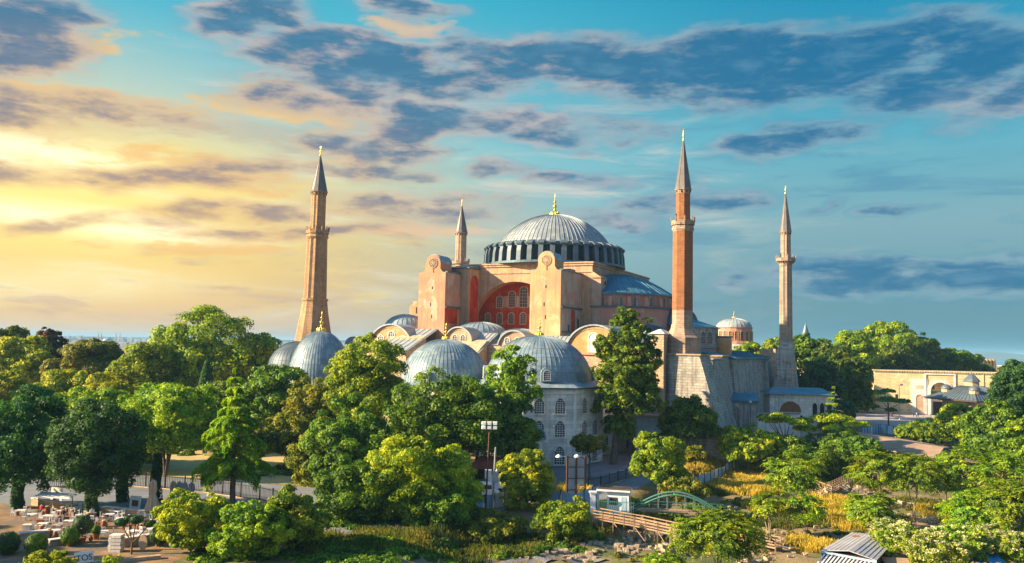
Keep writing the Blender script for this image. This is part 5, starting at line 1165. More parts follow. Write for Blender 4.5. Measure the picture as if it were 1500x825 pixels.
# ================================================================== far setting
def far():
    seam = mat('sea_water', (0.10, 0.20, 0.26), (0.12, 0.23, 0.29), rough=0.25, bump=0.05)
    o = MB().add([(-9000, 1750, -8), (9000, 1750, -8), (9000, 15500, -8), (-9000, 15500, -8)], [(0, 1, 2, 3)]).build('sea', seam); o['kind'] = 'structure'
    hm = mat('wooded_hillside', (0.06, 0.09, 0.06), (0.09, 0.11, 0.08), rough=0.95, scale=0.004, bump=0)
    def ridge(name, pts, y, dep, base=-12):
        b = MB(); n = len(pts); rows = []
        for j, (t, f) in enumerate(((-1, 0), (-.55, .6), (0, 1), (.5, .6), (1, 0))):
            rows.append([(x, y+t*dep+40*sin(x*.004+j), base+(z-base)*f*(1+0.04*sin(x*.01+j*2))) for x, z in pts])
        vs = [p for r in rows for p in r]
        b.add(vs, [(j*n+i, j*n+i+1, (j+1)*n+i+1, (j+1)*n+i) for j in range(4) for i in range(n-1)], True)
        o = b.build(name, hm); o['kind'] = 'structure'
    def P(l, y): return [((aty(px, py, y).x), aty(px, py, y).z) for px, py in l]
    ridge('hills', P([(1340, 524), (1380, 520), (1410, 515.5), (1430, 513.5), (1455, 514.5), (1480, 518), (1510, 522), (1560, 526), (1700, 528)], 7000), 7000, 900)
    ridge('hills', P([(-200, 493), (0, 493), (60, 492.5), (140, 493.5), (240, 495), (330, 497), (400, 498), (520, 499), (600, 501), (700, 503), (800, 506), (1000, 512), (1150, 515), (1300, 520)], 4200), 4200, 500)
    # distant town: reads as one mass of pale roofs
    rng = random.Random(5); b = MB()
    for i in range(420):
        px = rng.uniform(-20, 640); y = rng.uniform(1900, 4100); x = aty(px, 495, y).x; w = rng.uniform(6, 16); h = rng.uniform(8, 20); z = -8+max(0, (y-2600)/1500)*20
        b.box(x-w, x+w, y, y+10, z-6, z+h)
    o = b.build('distant_town', mat('far_house_walls', (0.55, 0.52, 0.48), (0.4, 0.36, 0.33), scale=0.02, bump=0)); o['kind'] = 'stuff'; o['label'] = 'distant pale town roofs along the far shore at left'; o['category'] = 'town'
    R = thing('distant_mosque', 'tiny distant domed mosque with thin minarets on the far left shore', 'mosque', (aty(158, 495, 2600).x, 2600, -4))
    MB().box(-16, 16, -16, 16, 0, 16).build('wall', M['stone'], R)
    b = MB(); dome(b, (0, 0), 14, 16, 11, 20); b.build('dome', M['lead'], R)
    for x in (-30, -20, 24, 36): MB().lathe([(1.6, 0), (1.5, 34), (0.05, 46)], 8, (x, 0), smooth=False).build('minaret', M['stone'], R)
    for (px, w, h, lb) in ((393, 9, 34, 'distant tower block between the left trees and the leftmost dome'), (541, 11, 30, 'distant tower block left of the stair turret behind the roofs')):
        R = thing('tower_block', lb, 'building', (aty(px, 495, 2600).x, 2600, -6)); MB().box(-w, w, -8, 8, 0, h).box(-w*.5, w*.4, -5, 5, h, h+9).build('wall', M['bluepaint'], R); MB().box(-.4, .4, -.4, .4, h+9, h+20).build('mast', M['steel'], R)
far()
# ================================================================== middle distance
def church():
    y = 330; x = aty(1075, 480, y).x
    R = thing('domed_church', 'distant brick church drum with low pale dome right of the brick minaret', 'church', (x, y, 0), HSR)
    MB().box(-14, 14, -11, 11, 0, 22.5).build('wall', M['orange'], R)
    MB().hexa([(-14.5, -11.5, 22.5), (14.5, -11.5, 22.5), (14.5, 11.5, 22.5), (-14.5, 11.5, 22.5)], [(-8, -8, 24.6), (8, -8, 24.6), (8, 8, 24.6), (-8, 8, 24.6)]).build('roof', M['lead_warm'], R)
    MB().lathe([(7.9, 24), (7.9, 25.4), (7.0, 25.7), (6.9, 30.6), (7.2, 30.9), (7.2, 31.1)], 20, smooth=False).build('drum', M['pink'], R)
    for k in range(20):
        a = 2*pi*k/20; nr = Vector((cos(a), sin(a), 0)); arch_window(R, nr*6.95+Vector((0, 0, 26)), (-sin(a), cos(a), 0), nr, 1.05, 3.5, M['orange'], fr=0.2, bars=(1, 3))
    b = MB(); dome(b, (0, 0), 6.7, 31.1, 3.6, 40, ribs=28); b.build('dome', M['lead_warm'], R); finial(R, (0, 0), 34.6, 3.0, 0.7)
church()
def towers():
    y = 268; p = aty(1131, 511, y)
    R = thing('battlemented_tower', 'small pink stone tower with battlements left of the fluted minaret', 'tower', (p.x, y, 0), HSR)
    MB().box(-3, 3, -3, 3, 0, p.z-1.3).build('wall', M['stone'], R)
    for i in range(3):
        for sx, sy in ((-1, 0), (1, 0), (0, -1), (0, 1)):
            t = -2.3+i*2.3; cx, cy = (sx*2.7, t) if sx else (t, sy*2.7)
            MB().box(cx-.7*(1 if sy else .42), cx+.7*(1 if sy else .42), cy-.3*(1 if sy else 2.3), cy+.3*(1 if sy else 2.3), p.z-1.3, p.z).build('merlon', M['stone'], R)
    y = 430; p = aty(1180, 473, y)
    R = thing('palace_tower', 'far grey stone tower tip with pointed spire above the hill trees', 'tower', (p.x, y, 0), 0.3)
    MB().box(-3, 3, -3, 3, 0, 28).build('wall', M['stone'], R); MB().lathe([(3.6, 28), (2.6, 29), (1.6, p.z-5), (0.05, p.z)], 8, smooth=False).build('spire', M['lead_dark'], R)
    y = 430; p = aty(1437, 526, y)
    R = thing('kitchen_chimneys', 'row of tall pale ribbed chimneys rising behind the golden gate wall', 'chimneys', (p.x, y, 0), 0.12)
    MB().box(-9, 9, -4, 4, 0, 14).build('wall', M['stone'], R); MB().box(-9.6, -7.2, -2, 2, 14, 17.5).build('lead_block', M['lead_dark'], R)
    for i in range(8): MB().lathe([(1.0, 13.5), (0.92, p.z-.9), (1.0, p.z-.8), (.5, p.z-.1), (0.05, p.z+.2)], 10, (-6.2+i*1.85, 0), smooth=False).build('chimney', M['minstone'], R)
    y = 400; p = aty(1475, 537, y)
    R = thing('small_brick_turret', 'small brick chimney stack behind the right end of the gate wall', 'chimney', (p.x, y, 0)); MB().box(-3, 3, -2, 2, 0, p.z).build('wall', M['brick'], R); MB().box(-3.3, 3.3, -2.3, 2.3, p.z, p.z+.5).build('cap', M['stone'], R)
towers()
def gate():
    a = Vector((136.8, 322, 0)); c = Vector((206, 305, 0)); L_ = (c-a).length; rz = atan2(c.y-a.y, c.x-a.x)
    R = thing('monumental_gate', 'long golden limestone gate building with tall arched portal at right', 'gate', a, rz); G = M['gatestone']; H_ = 15.4
    mm = (322-305)/69.2; tt = lambda px: pray(px, 570)[0]/pray(px, 570)[1]; u = lambda px: (tt(px)*(322+mm*136.8)/(1+tt(px)*mm)-a.x)/cos(rz)
    pc = u(1377); w = 6.4; oa = [(pc+x, z) for x, z in arch(w, 12.0)]
    poly = [(0, 0)]+oa+[(L_, 0), (L_, H_), (0, H_)]
    MB().ext(poly, (0, 0, 0), (1, 0, 0), (0, 1, 0), 3.5).build('front_wall', G, R)
    MB().box(0, L_, 3.51, 13, 0, H_-.05).build('rear_wall', G, R)
    b = MB(); b.box(-.5, L_+.5, -.5, 13.4, H_+.45, H_+.8); b.box(-.25, L_+.3, -.25, 13.2, H_, H_+.2)
    for k in range(int(L_/0.9)): b.box(k*.9, k*.9+.45, -.42, 0, H_+.2, H_+.45)
    b.build('cornice', G, R)
    W_ = M['white']
    b = MB(); b.ring([(pc+x, z) for x, z in arch(w, 12.0)], [(pc+x, z) for x, z in arch(w, 12.0, grow=1.0)], (0, 0, 0), (1, 0, 0), (0, -1, 0), .25); b.build('portal_arch', W_, R)
    b = MB()
    for t in (pc-w/2-2.0, pc+w/2+1.6): b.box(t, t+.5, -.32, -.002, 0, H_-.6)
    b.box(pc-w/2-2.0, pc+w/2+2.1, -.34, -.003, H_-.6, H_-.1); b.build('portal_frame', W_, R)
    b = MB(); b.box(pc-w/2, pc+w/2, 3.3, 3.46, 0, 6.4); b.build('portal_screen', W_, R); MB().box(pc-1.7, pc+1.7, 3.2, 3.3, 0, 4.8).build('doorway', M['void'], R)
    MB().box(pc-w/2, pc+w/2, 3.25, 3.44, 7.4, 8.6).build('inscription_panel', M['greenpaint'], R)
    n0 = u(1347)
    b = MB(); b.box(n0-3.0, n0+2.8, -.15, -.001, 0, 13.2); b.build('marble_bay', W_, R)
    b = MB().ext([(n0+x, z+1.2) for x, z in arch(2.6, 6.2)][::-1], (0, -.16, 0), (1, 0, 0), (0, -1, 0), .06); b.build('niche', M['stone'], R)
    b = MB().ring([(n0+x, z+1.2) for x, z in arch(2.6, 6.2)], [(n0+x, z+1.2) for x, z in arch(2.6, 6.2, grow=.35)], (0, -.16, 0), (1, 0, 0), (0, -1, 0), .2); b.build('niche_surround', W_, R)
    MB().box(n0-1.4, n0+1.4, -.2, -.15, 9.6, 10.8).build('panel', G, R)
    for k, z in ((8, 5.6), (22, 9.4)): MB().box(k*.9, k*.9+.9, -.05, .05, z, z+1.6).build('window', M['void'], R)
    for px in (1440, 1462): t = u(px); MB().box(t, t+.3, -.22, -.001, 2, H_-.2).build('pilaster', G, R)
gate()
def fountain():
    y = 282; cx = aty(1424, 590, y).x
    R = thing('fountain_pavilion', 'square fountain pavilion with wide overhanging lead roof and little domed turrets', 'fountain', (cx, y, 0), radians(22))
    MB().box(-6.2, 6.2, -6.2, 6.2, 0, 7.2).build('wall', M['gatestone'], R)
    for s in range(4):
        a = s*pi/2; nr = Vector((cos(a), sin(a), 0)); ux = Vector((-sin(a), cos(a), 0))
        arch_window(R, nr*6.2+Vector((0, 0, 1.2)), ux, nr, 2.4, 4.2, M['white'], M['stone'], pointed=True, bars=None, fr=.4)
        b = MB(); 
        for t in (-3.6, 3.6): b.ext([(t-1, 2), (t+1, 2), (t+1, 5.6), (t-1, 5.6)], nr*6.2, ux, nr, .08)
        b.build('panels', M['brick'], R)
        q = nr*5.0+ux*5.0; MB().lathe([(1.7, 0), (1.7, 7.2)], 12, (q.x, q.y)).build('corner_drum', M['stone'], R)
    b = MB(); b.hexa([(-10.3, -10.3, 7.9), (10.3, -10.3, 7.9), (10.3, 10.3, 7.9), (-10.3, 10.3, 7.9)], [(-2.4, -2.4, 12.2), (2.4, -2.4, 12.2), (2.4, 2.4, 12.2), (-2.4, 2.4, 12.2)])
    for k in range(15):
        t = -10.3+20.6*k/14; s = t*2.4/10.3
        for (p, q) in (((t, -10.3, 7.98), (s, -2.4, 12.26)), ((t, 10.3, 7.98), (s, 2.4, 12.26)), ((-10.3, t, 7.98), (-2.4, s, 12.26)), ((10.3, t, 7.98), (2.4, s, 12.26))): b.beam(p, q, .1, .12)
    b.build('roof', M['lead_mid'], R)
    MB().box(-10.0, 10.0, -10.0, 10.0, 7.55, 7.88).build('eaves', M['darkwood'], R); MB().box(-7, 7, -7, 7, 7.2, 7.55).build('soffit', M['wood'], R)
    b = MB(); b.lathe([(2.2, 11.4), (2.2, 13.6)], 8, smooth=False); T_ = b.build('lantern', M['stone'], R)
    MB().lathe([(2.6, 13.6), (2.2, 14.3), (1.1, 15.6), (.15, 16.2), (.05, 17.6)], 8, smooth=False).build('lantern_roof', M['lead_mid'], T_)
    for sx, sy in ((-1, -1), (1, -1), (1, 1), (-1, 1)):
        T_ = MB().lathe([(1.5, 8.6), (1.5, 11.1)], 8, (sx*5.3, sy*5.3), smooth=False).build('turret', M['stone'], R)
        b = MB(); dome(b, (sx*5.3, sy*5.3), 1.75, 11.1, 1.35, 16); b.tube([(sx*5.3, sy*5.3, 12.4), (sx*5.3, sy*5.3, 13.6)], .06); b.build('turret_dome', M['lead_mid'], T_)
fountain()
def portico():
    y = 214; a = Vector((aty(1128, 600, y).x, y, 0)); w = aty(1186, 600, y).x-a.x
    R = thing('porticoed_building', 'low white stone building with blue lead roof, red lunette and pointed arcade', 'building', a, radians(-6)); T_ = 11.6
    MB().box(0, w+5.5, .3, 9, 0, T_).build('wall', M['marble'], R)
    MB().hexa([(-.8, -.9, T_+.02), (w+6.4, -.9, T_+.02), (w+6.4, 9.8, T_+.02), (-.8, 9.8, T_+.02)], [(1.5, 3, T_+1.5), (w+3.5, 3, T_+1.5), (w+3.5, 6, T_+1.5), (1.5, 6, T_+1.5)]).build('roof', M['lead_blue'], R)
    cx = 5.0; pr = [(cx+2.6*cos(pi*i/14), 7.2+2.6*sin(pi*i/14)) for i in range(15)]
    MB().ext(pr, (0, .28, 0), (1, 0, 0), (0, -1, 0), .06).build('lunette', M['brick'], R)
    for k in range(3): MB().box(2.4+k*2.0, 3.9+k*2.0, .2, .28, 4.6, 6.4).build('window', M['void'], R)
    for k in range(3):
        x0 = w+.2+k*1.75; arch_window(R, (x0+.8, .27, 5.2), (1, 0, 0), (0, -1, 0), 1.15, 4.4, M['white'], M['void'], pointed=True, bars=None, fr=.2); MB().tube([(x0, .1, 0), (x0, .1, 7.0)], .16, 8).build('column', M['white'], R)
    a = Vector((aty(1076, 600, 203).x, 203, 0)); c = Vector((aty(1172, 600, 207).x, 207, 0))
    R = thing('garden_wall', 'high bluish stone boundary wall below the porticoed building', 'wall', a, atan2(c.y-a.y, c.x-a.x)); Lw = (c-a).length
    MB().box(0, Lw, 0, .9, 0, 7.2).build('wall', M['marble'], R); MB().box(-.1, Lw+.1, -.15, 1.05, 7.2, 7.5).build('coping', M['stone_grey'], R)
    R = thing('ruined_arch', 'ruined stone archway leaning on the foot of the bastion', 'archway', (aty(1068, 620, 198).x, 198, 0), radians(-25))
    o = arch(2.4, 7.4, True); poly = [(-2.6, 0)]+o+[(2.4, 0), (2.6, 8.6), (1.2, 9.9), (-.6, 9.3), (-2.2, 9.8)]
    MB().ext(poly, (0, 0, 0), (1, 0, 0), (0, 1, 0), 1.6).build('wall', M['stone_grey'], R); MB().box(-1.5, 1.5, 1.7, 1.9, 0, 8).build('opening_shade_panel', M['void'], R)  # near-black panel behind the arch stands in for the shade inside the opening
    a = Vector((aty(1046, 590, 201).x, 203, 0))
    R = thing('lean_to', 'blue lead lean-to roof along the foot of the east bastions', 'shed', a, radians(-8))
    MB().box(0, 10.4, 0, 3.5, 0, 10.2).build('wall', M['stone_grey'], R); MB().ext([(-.6, 10.2), (3.6, 11.8), (3.6, 12.05), (-.6, 10.5)], (-.3, 0, 0), (0, 1, 0), (1, 0, 0), 11).build('roof', M['lead_blue'], R)
    R = thing('garden_kiosk', 'small ochre building with blue pyramid roof behind the tall plane tree', 'building', (aty(962, 590, 182).x, 182, 0), HSR)
    MB().box(-4, 4, -4, 4, 0, 9.6).build('wall', M['orange'], R); MB().hexa([(-4.7, -4.7, 9.6), (4.7, -4.7, 9.6), (4.7, 4.7, 9.6), (-4.7, 4.7, 9.6)], [(-.8, -.8, 12.6), (.8, -.8, 12.6), (.8, .8, 12.6), (-.8, .8, 12.6)]).build('roof', M['lead_blue'], R)
    for k in (-2, 1): arch_window(R, (k, -4, 5.6), (1, 0, 0), (0, -1, 0), 1.2, 2.4, M['white'], bars=(1, 2))
    R = thing('flat_roofed_annex', 'flat roofed low annex with pale blue wall left of the round green tree', 'building', (aty(964, 610, 174).x, 175, 0), HSR)
    MB().box(-3.4, 3.4, -3.4, 3.4, 0, 8.4).build('wall', M['bluepaint'], R); MB().box(-4, 4, -4, 4, 8.4, 8.9).build('roof', M['canopy'], R); MB().box(-2, -0.8, -3.45, -3.38, 3, 5.5).build('window', M['glass'], R); MB().box(.8, 2, -3.45, -3.38, 3, 5.5).build('window', M['glass'], R)
portico()
# ================================================================== paving
sheet('paving', [(-95, 116), (-60, 113.5), (-34, 111), (-31, 98), (-15.5, 99), (-13, 112), (-6, 121), (-8, 134), (-30, 132), (-60, 140), (-95, 150)], M['asphalt'], 0.004)
sheet('park_lawn', [(-110, 152), (-60, 141), (-30, 133), (-8, 135), (-6, 150), (-14, 168), (-60, 172), (-110, 178)], M['sand'], 0.004)
sheet('courtyard_paving', [(-4, 113.5), (5, 120.5), (12.4, 124.6), (19, 133.5), (31, 161.5), (44, 179), (44, 188), (10, 176), (-5, 150)], M['asphalt'], 0.008)
sheet('terrace_paving', [(-80, 80), (-34, 80), (-31.2, 97), (-34.2, 110.5), (-60, 113), (-80, 115)], M['terrace'], 0.008)
sheet('forecourt', [(88, 262), (125, 255), (212, 255), (210, 302), (204, 304), (136, 320.5), (100, 300)], mat('pale_forecourt', (0.42, 0.38, 0.36), (0.36, 0.33, 0.32), scale=.2, bump=.05), 0.004)
b = MB().box(-100, -14, 98.6, 98.9, 0, .13); 
# ================================================================== fences
def railing(label, pts, h, gap=0.28, m='iron', posts=3.0, group=None, z=None):
    a = Vector((pts[0][0], pts[0][1], 0)); R = thing('railing', label, 'fence', a, 0, group)
    for p, q in zip(pts, pts[1:]):
        p = Vector((p[0]-a.x, p[1]-a.y, 0)); q = Vector((q[0]-a.x, q[1]-a.y, 0)); L_ = (q-p).length; b = MB(); n = int(L_/gap)
        for k in range(n+1): c = p.lerp(q, k/n); b.box(c.x-.022, c.x+.022, c.y-.022, c.y+.022, .1, h)
        for zz in (.22, h-.18): b.beam(p+Vector((0, 0, zz)), q+Vector((0, 0, zz)), .05, .06)
        b.build('bars', M[m], R); n = max(1, int(L_/posts))
        for k in range(n+1): c = p.lerp(q, k/n); MB().box(c.x-.07, c.x+.07, c.y-.07, c.y+.07, 0, h+.18).build('post', M[m], R)
    b = MB()
    for p, q in zip(pts, pts[1:]): b.beam((p[0]-a.x, p[1]-a.y, .07), (q[0]-a.x, q[1]-a.y, .07), .3, .2)
    b.build('kerb', M['stone'], R); return R
def G2(px, py, z=0): g_ = ground(px, py, z); return (g_.x, g_.y)
railing('long dark iron railing between the grey paving and the sandy lawn', [G2(60, 715), G2(185, 712), G2(300, 722), G2(380, 734), G2(440, 748)], 2.0)
railing('dark iron railing around the paved court of the marble tomb', [G2(842, 722), G2(880, 714), G2(960, 690), G2(1000, 678)], 1.7)
def panel_fence(label, pts, h=2.1, seed=1):
    a = Vector((pts[0][0], pts[0][1], gz(*pts[0]))); R = thing('panel_fence', label, 'fence', a, 0, 'pale blue sheet fences around the dig')
    for p, q in zip(pts, pts[1:]):
        p, q = Vector((*p, 0)), Vector((*q, 0)); L_ = (q-p).length; n = max(1, round(L_/2.5)); d = (q-p)/n; nr = Vector((d.y, -d.x, 0)).normalized()
        for k in range(n):
            s = p+d*k; z = gz(s.x, s.y); s = Vector((s.x-a.x, s.y-a.y, z-a.z)); b = MB(); m_ = 16; vs = []; dz = random.Random(seed*31+k).uniform(-.06, .06)
            for j in range(m_+1):
                c = s+d*(0.02+.96*j/m_)+nr*(.035*(1 if j % 2 else -1)); vs += [c+Vector((0, 0, -.3)), c+Vector((0, 0, h+dz))]
            b.add(vs, [(2*j, 2*j+2, 2*j+3, 2*j+1) for j in range(m_)])
            b.add([v+nr*-.02 for v in vs], [(2*j+1, 2*j+3, 2*j+2, 2*j) for j in range(m_)]); b.build('panel', M['bluepaint'] if (k*7+seed) % 5 else M['whitepaint'], R)
            c = s-nr*-.1; MB().box(c.x-.05, c.x+.05, c.y-.05, c.y+.05, -.3, h+.25).build('post', M['iron'], R)
panel_fence('short pale blue sheet fence below the floodlight mast', [G2(694, 752), G2(738, 742), G2(762, 738)], 2.0, 1)
panel_fence('white and pale blue sheet fence left of the kiosk', [G2(800, 740), G2(842, 744), G2(878, 732)], 2.0, 2)
panel_fence('blue sheet fence stepping uphill beside the dry grass', [G2(985, 712), G2(1003, 703), G2(1040, 694), G2(1082, 676)], 2.4, 3)
panel_fence('pale sheet fence at the far side of the brown canopy', [G2(1262, 640), G2(1290, 634), G2(1330, 640), G2(1350, 650)], 2.2, 4)
# ================================================================== masts and lamps
def mast():
    p = ground(711, 752); T_ = aty(717, 625, p.y); h = T_.z
    R = thing('floodlight_mast', 'tall thin brown mast carrying a row of white floodlights', 'floodlight', (p.x, p.y, 0)); MB().tube([(0, 0, 0), (0.15, 0, h*.5), (T_.x-p.x, 0, h-.3)], [.14, .11, .08], 8).build('pole', M['rust'], R)
    x = T_.x-p.x; B = MB().box(x-1.05, x+1.05, -.06, .06, h-.4, h-.28).build('crossbar', M['steel'], R)
    for r_ in range(2):
        for k in range(3):
            cx = x-.75+k*.75; b = MB(); b.hexa([(cx-.22, -.32, h-.3+r_*.55), (cx+.22, -.32, h-.3+r_*.55), (cx+.3, .08, h-.3+r_*.55), (cx-.3, .08, h-.3+r_*.55)], [(cx-.22, -.3, h+.05+r_*.55), (cx+.22, -.3, h+.05+r_*.55), (cx+.3, .14, h+.12+r_*.55), (cx-.3, .14, h+.12+r_*.55)]); b.build('floodlight', M['whitepaint'], R)
    p = ground(721, 748); T_ = aty(726, 655, p.y); h = T_.z
    R = thing('service_pole', 'grey steel pole with a control box beside the floodlight mast', 'pole', (p.x, p.y, 0)); MB().tube([(0, 0, 0), (T_.x-p.x, 0, h)], [.15, .11], 8).build('pole', M['steel'], R)
    MB().box(-.1, .75, -.25, .25, h*.44, h*.62).build('control_box', M['steel'], R); MB().box(-1.1, -.2, -.3, .2, h*.5, h*.64).build('speaker_box', M['whitepaint'], R)
    MB().lathe([(.1, h*.66), (.28, h*.6)], 8, (.5, 0)).build('lamp_head', M['whitepaint'], R)
mast()
def street_lamp(label, cx, top, base, m='iron', r=.08, globe=.3, arm=0.0, cat='street lamp', y=None):
    p = ground(cx, base) if y is None else aty(cx, base, y); y = p.y; h = aty(cx, top, y).z
    R = thing('street_lamp', label, cat, (p.x, y, gz(p.x, y)), 0); h -= gz(p.x, y); MB().tube([(0, 0, 0), (0, 0, h-globe*1.3)], [r, r*.6], 8).build('pole', M[m], R)
    b = MB().lathe([(0.01, h-globe*1.5), (globe*.7, h-globe*1.3), (globe, h-globe*.7), (globe*.8, h-globe*.2), (0.01, h)], 12, (arm, 0)); b.build('lamp_head', M['whitepaint'], R)
    if arm: MB().beam((0, 0, h-globe*1.35), (arm, 0, h-globe*1.35), .06).build('arm', M[m], R)
    MB().lathe([(r*2.2, 0), (r*2, .3), (r, .5)], 8).build('base', M[m], R)
street_lamp('thin street lamp with white globe in front of the round green tree', 1013, 594, 672, 'steel', .09, .75)
street_lamp('slim dark lamp post against the boundary wall', 1099, 587, 648, 'iron', .1, .4, y=196)
street_lamp('lamp post with crossbars before the golden gate wall', 1318, 562, 620, 'steel', .13, .5, arm=.8, y=292)
street_lamp('small blue headed post left of the umbrella pine', 1253, 586, 622, 'steel', .1, .9, y=262)
def screen():
    p = ground(831, 737); q = ground(857, 733); y = (p.y+q.y)/2; h = aty(840, 668, y).z; L_ = q.x-p.x
    R = thing('hoarding_frame', 'tall dark steel frame hoarding with two white dish lamps', 'hoarding', (p.x, y, 0), radians(12))
    for t in (0, .5, 1): MB().box(t*L_-.12, t*L_+.12, -.12, .12, 0, h).build('post', M['rust'], R)
    b = MB()
    for z in (.25, .5, .75, .97): b.box(0, L_, -.05, .05, h*z-.05, h*z+.05)
    b.build('rail', M['rust'], R); MB().box(.15, L_*.5-.15, .06, .1, h*.1, h*.93).build('board', M['tin'], R); MB().box(L_*.5+.15, L_-.15, .06, .1, h*.38, h*.93).build('board', M['tin'], R)
    b = MB()
    for k in range(7): b.box(L_*.5+.1, L_-.1, -.1, -.04, h*(.06+k*.045), h*(.075+k*.045))
    b.build('slats', M['wood'], R)
    for t in (0, 1):
        MB().beam((t*L_, 0, h-.1), (t*L_-1.4, -.6, h+.05), .07).build('lamp_arm', M['whitepaint'], R)
        MB().lathe([(.05, h+.3), (.4, h+.1), (.45, h-.1)], 12, (t*L_-1.5, -.65)).build('lamp_shade', M['whitepaint'], R)
screen()
def kiosk():
    p = ground(900, 752); R = thing('kiosk', 'small white guard kiosk with flat overhanging roof inside green bars', 'kiosk', (p.x, p.y, 0), radians(-14)); W_ = M['whitepaint']
    b = MB(); b.box(-1.0, 1.9, 0, 2.4, 0, 2.9); b.build('wall', W_, R); MB().box(-2.4, 2.1, -.5, 2.6, 2.9, 3.12).build('roof', W_, R); MB().box(-2.3, 2.0, -.4, 2.5, 3.12, 3.2).build('roof_felt', M['darkwood'], R)
    MB().box(-2.3, -2.1, -.4, -.2, 0, 2.9).build('porch_post', W_, R); MB().box(.9, 1.6, -.04, -.01, 0, 2.2).build('door', M['bluepaint'], R); MB().box(-.7, .4, -.04, -.01, 1.1, 2.1).build('window', M['glass'], R); MB().box(1.9, 1.94, .5, 1.7, 1.0, 2.1).build('window', M['glass'], R)
    b = MB()
    for k in range(22): x = -2.6+k*.25; b.box(x-.02, x+.02, -1.3, -1.26, 0, 1.9)
    b.box(-2.7, 2.8, -1.32, -1.24, 1.7, 1.76); b.box(-2.7, 2.8, -1.32, -1.24, .2, .26); b.build('bars', M['greenpaint'], R)
    p = ground(868, 752); R = thing('gate_pillar', 'white gate pillar at the left end of the kiosk bars', 'pillar', (p.x, p.y, 0)); MB().box(-.35, .35, -.35, .35, 0, 2.7).build('shaft', W_, R); MB().box(-.5, .5, -.5, .5, 2.7, 2.9).build('cap', W_, R)
kiosk()
# ================================================================== footbridge, timber walkways
def footbridge():
    a = ground(925, 748, -.4); c = ground(1058, 754, -.4); a.z = -.35; c.z = -.35; L_ = (c-a).length; rz = atan2(c.y-a.y, c.x-a.x)
    R = thing('arched_footbridge', 'green steel footbridge hung from two bowed arches over the dig', 'bridge', (a.x, a.y, -.35), rz)
    MB().box(-1, L_+1, -.1, 2.3, -.18, 0).build('deck', M['wood'], R)
    for yy in (-.15, 2.35):
        P = [Vector((t*L_, yy, 2.45*sin(pi*t)-.1)) for t in [i/20 for i in range(21)]]; MB().tube(P, .13, 8).build('arch', M['greenpaint'], R)
        for k in range(1, 10): x = L_*k/10; MB().box(x-.03, x+.03, yy-.03, yy+.03, -.1, 2.4*sin(pi*k/10)).build('hanger', M['steel'], R)
        b = MB().beam((-.5, yy+.1*(1 if yy < 0 else -1), .95), (L_+.5, yy+.1*(1 if yy < 0 else -1), .95), .06); b.build('handrail', M['greenpaint'], R)
footbridge()
def walkway(label, pts, w=1.6, seed=1, railh=1.05, legs=True):
    """plank deck on posts with two rails each side; pts (x, y, z)"""
    rng = random.Random(seed); a = Vector(pts[0]); R = thing('timber_walkway', label, 'walkway', a, 0, 'timber walkways in the dig'); WD = M['wood']
    for p, q in zip(pts, pts[1:]):
        p, q = Vector(p)-a, Vector(q)-a; d = q-p; L_ = d.length; n = int(L_/.32); side = Vector((d.y, -d.x, 0)).normalized()*w/2; b = MB()
        for k in range(n): c = p+d*((k+.5)/n); b.beam(c-side*1.05, c+side*1.05, .26, .06)
        b.build('deck', WD, R)
        for s in (-1, 1):
            b = MB(); b.beam(p+side*s, q+side*s, .1, .16)
            for hh in (railh, railh*.62, railh*.3): b.beam(p+side*s+Vector((0, 0, hh)), q+side*s+Vector((0, 0, hh+rng.uniform(-.05, .05))), .07, .12)
            b.build('rail', WD, R); m_ = max(1, round(L_/1.7))
            for k in range(m_+1):
                c = p.lerp(q, k/m_)+side*s*1.05; g_ = gz(c.x+a.x, c.y+a.y)-a.z; MB().box(c.x-.06, c.x+.06, c.y-.06, c.y+.06, (g_-.2) if legs else c.z-.2, c.z+railh+.08).build('post', WD, R)
            for k in range(0, m_, 2):
                c, e = p.lerp(q, k/m_)+side*s*1.05, p.lerp(q, (k+1)/m_)+side*s*1.05; g_ = gz(e.x+a.x, e.y+a.y)-a.z
                if c.z-g_ > .6: MB().beam(c, Vector((e.x, e.y, g_)), .07, .1).build('brace', WD, R)
def GV(px, py, z): g_ = ground(px, py, z); return (g_.x, g_.y, z)
walkway('long timber walkway with triple rails crossing the dig below the kiosk', [GV(873, 758, -.3), GV(935, 769, -.4), GV(988, 781, -.5), GV(1012, 792, -1.1)], 1.8, 1)
walkway('short timber walkway with rails at the left edge of the tin shed bank', [GV(1092, 792, -1.4), GV(1140, 802, -1.5)], 1.4, 2)
walkway('broken timber walkway among the young trees right of centre', [GV(1188, 712, -1.2), GV(1212, 722, -1.3), GV(1242, 706, -1.3)], 1.4, 3)
walkway('far timber walkway under the edge of the brown canopy', [GV(1240, 664, -.6), GV(1290, 676, -.8), GV(1345, 682, -.8)], 1.4, 4)
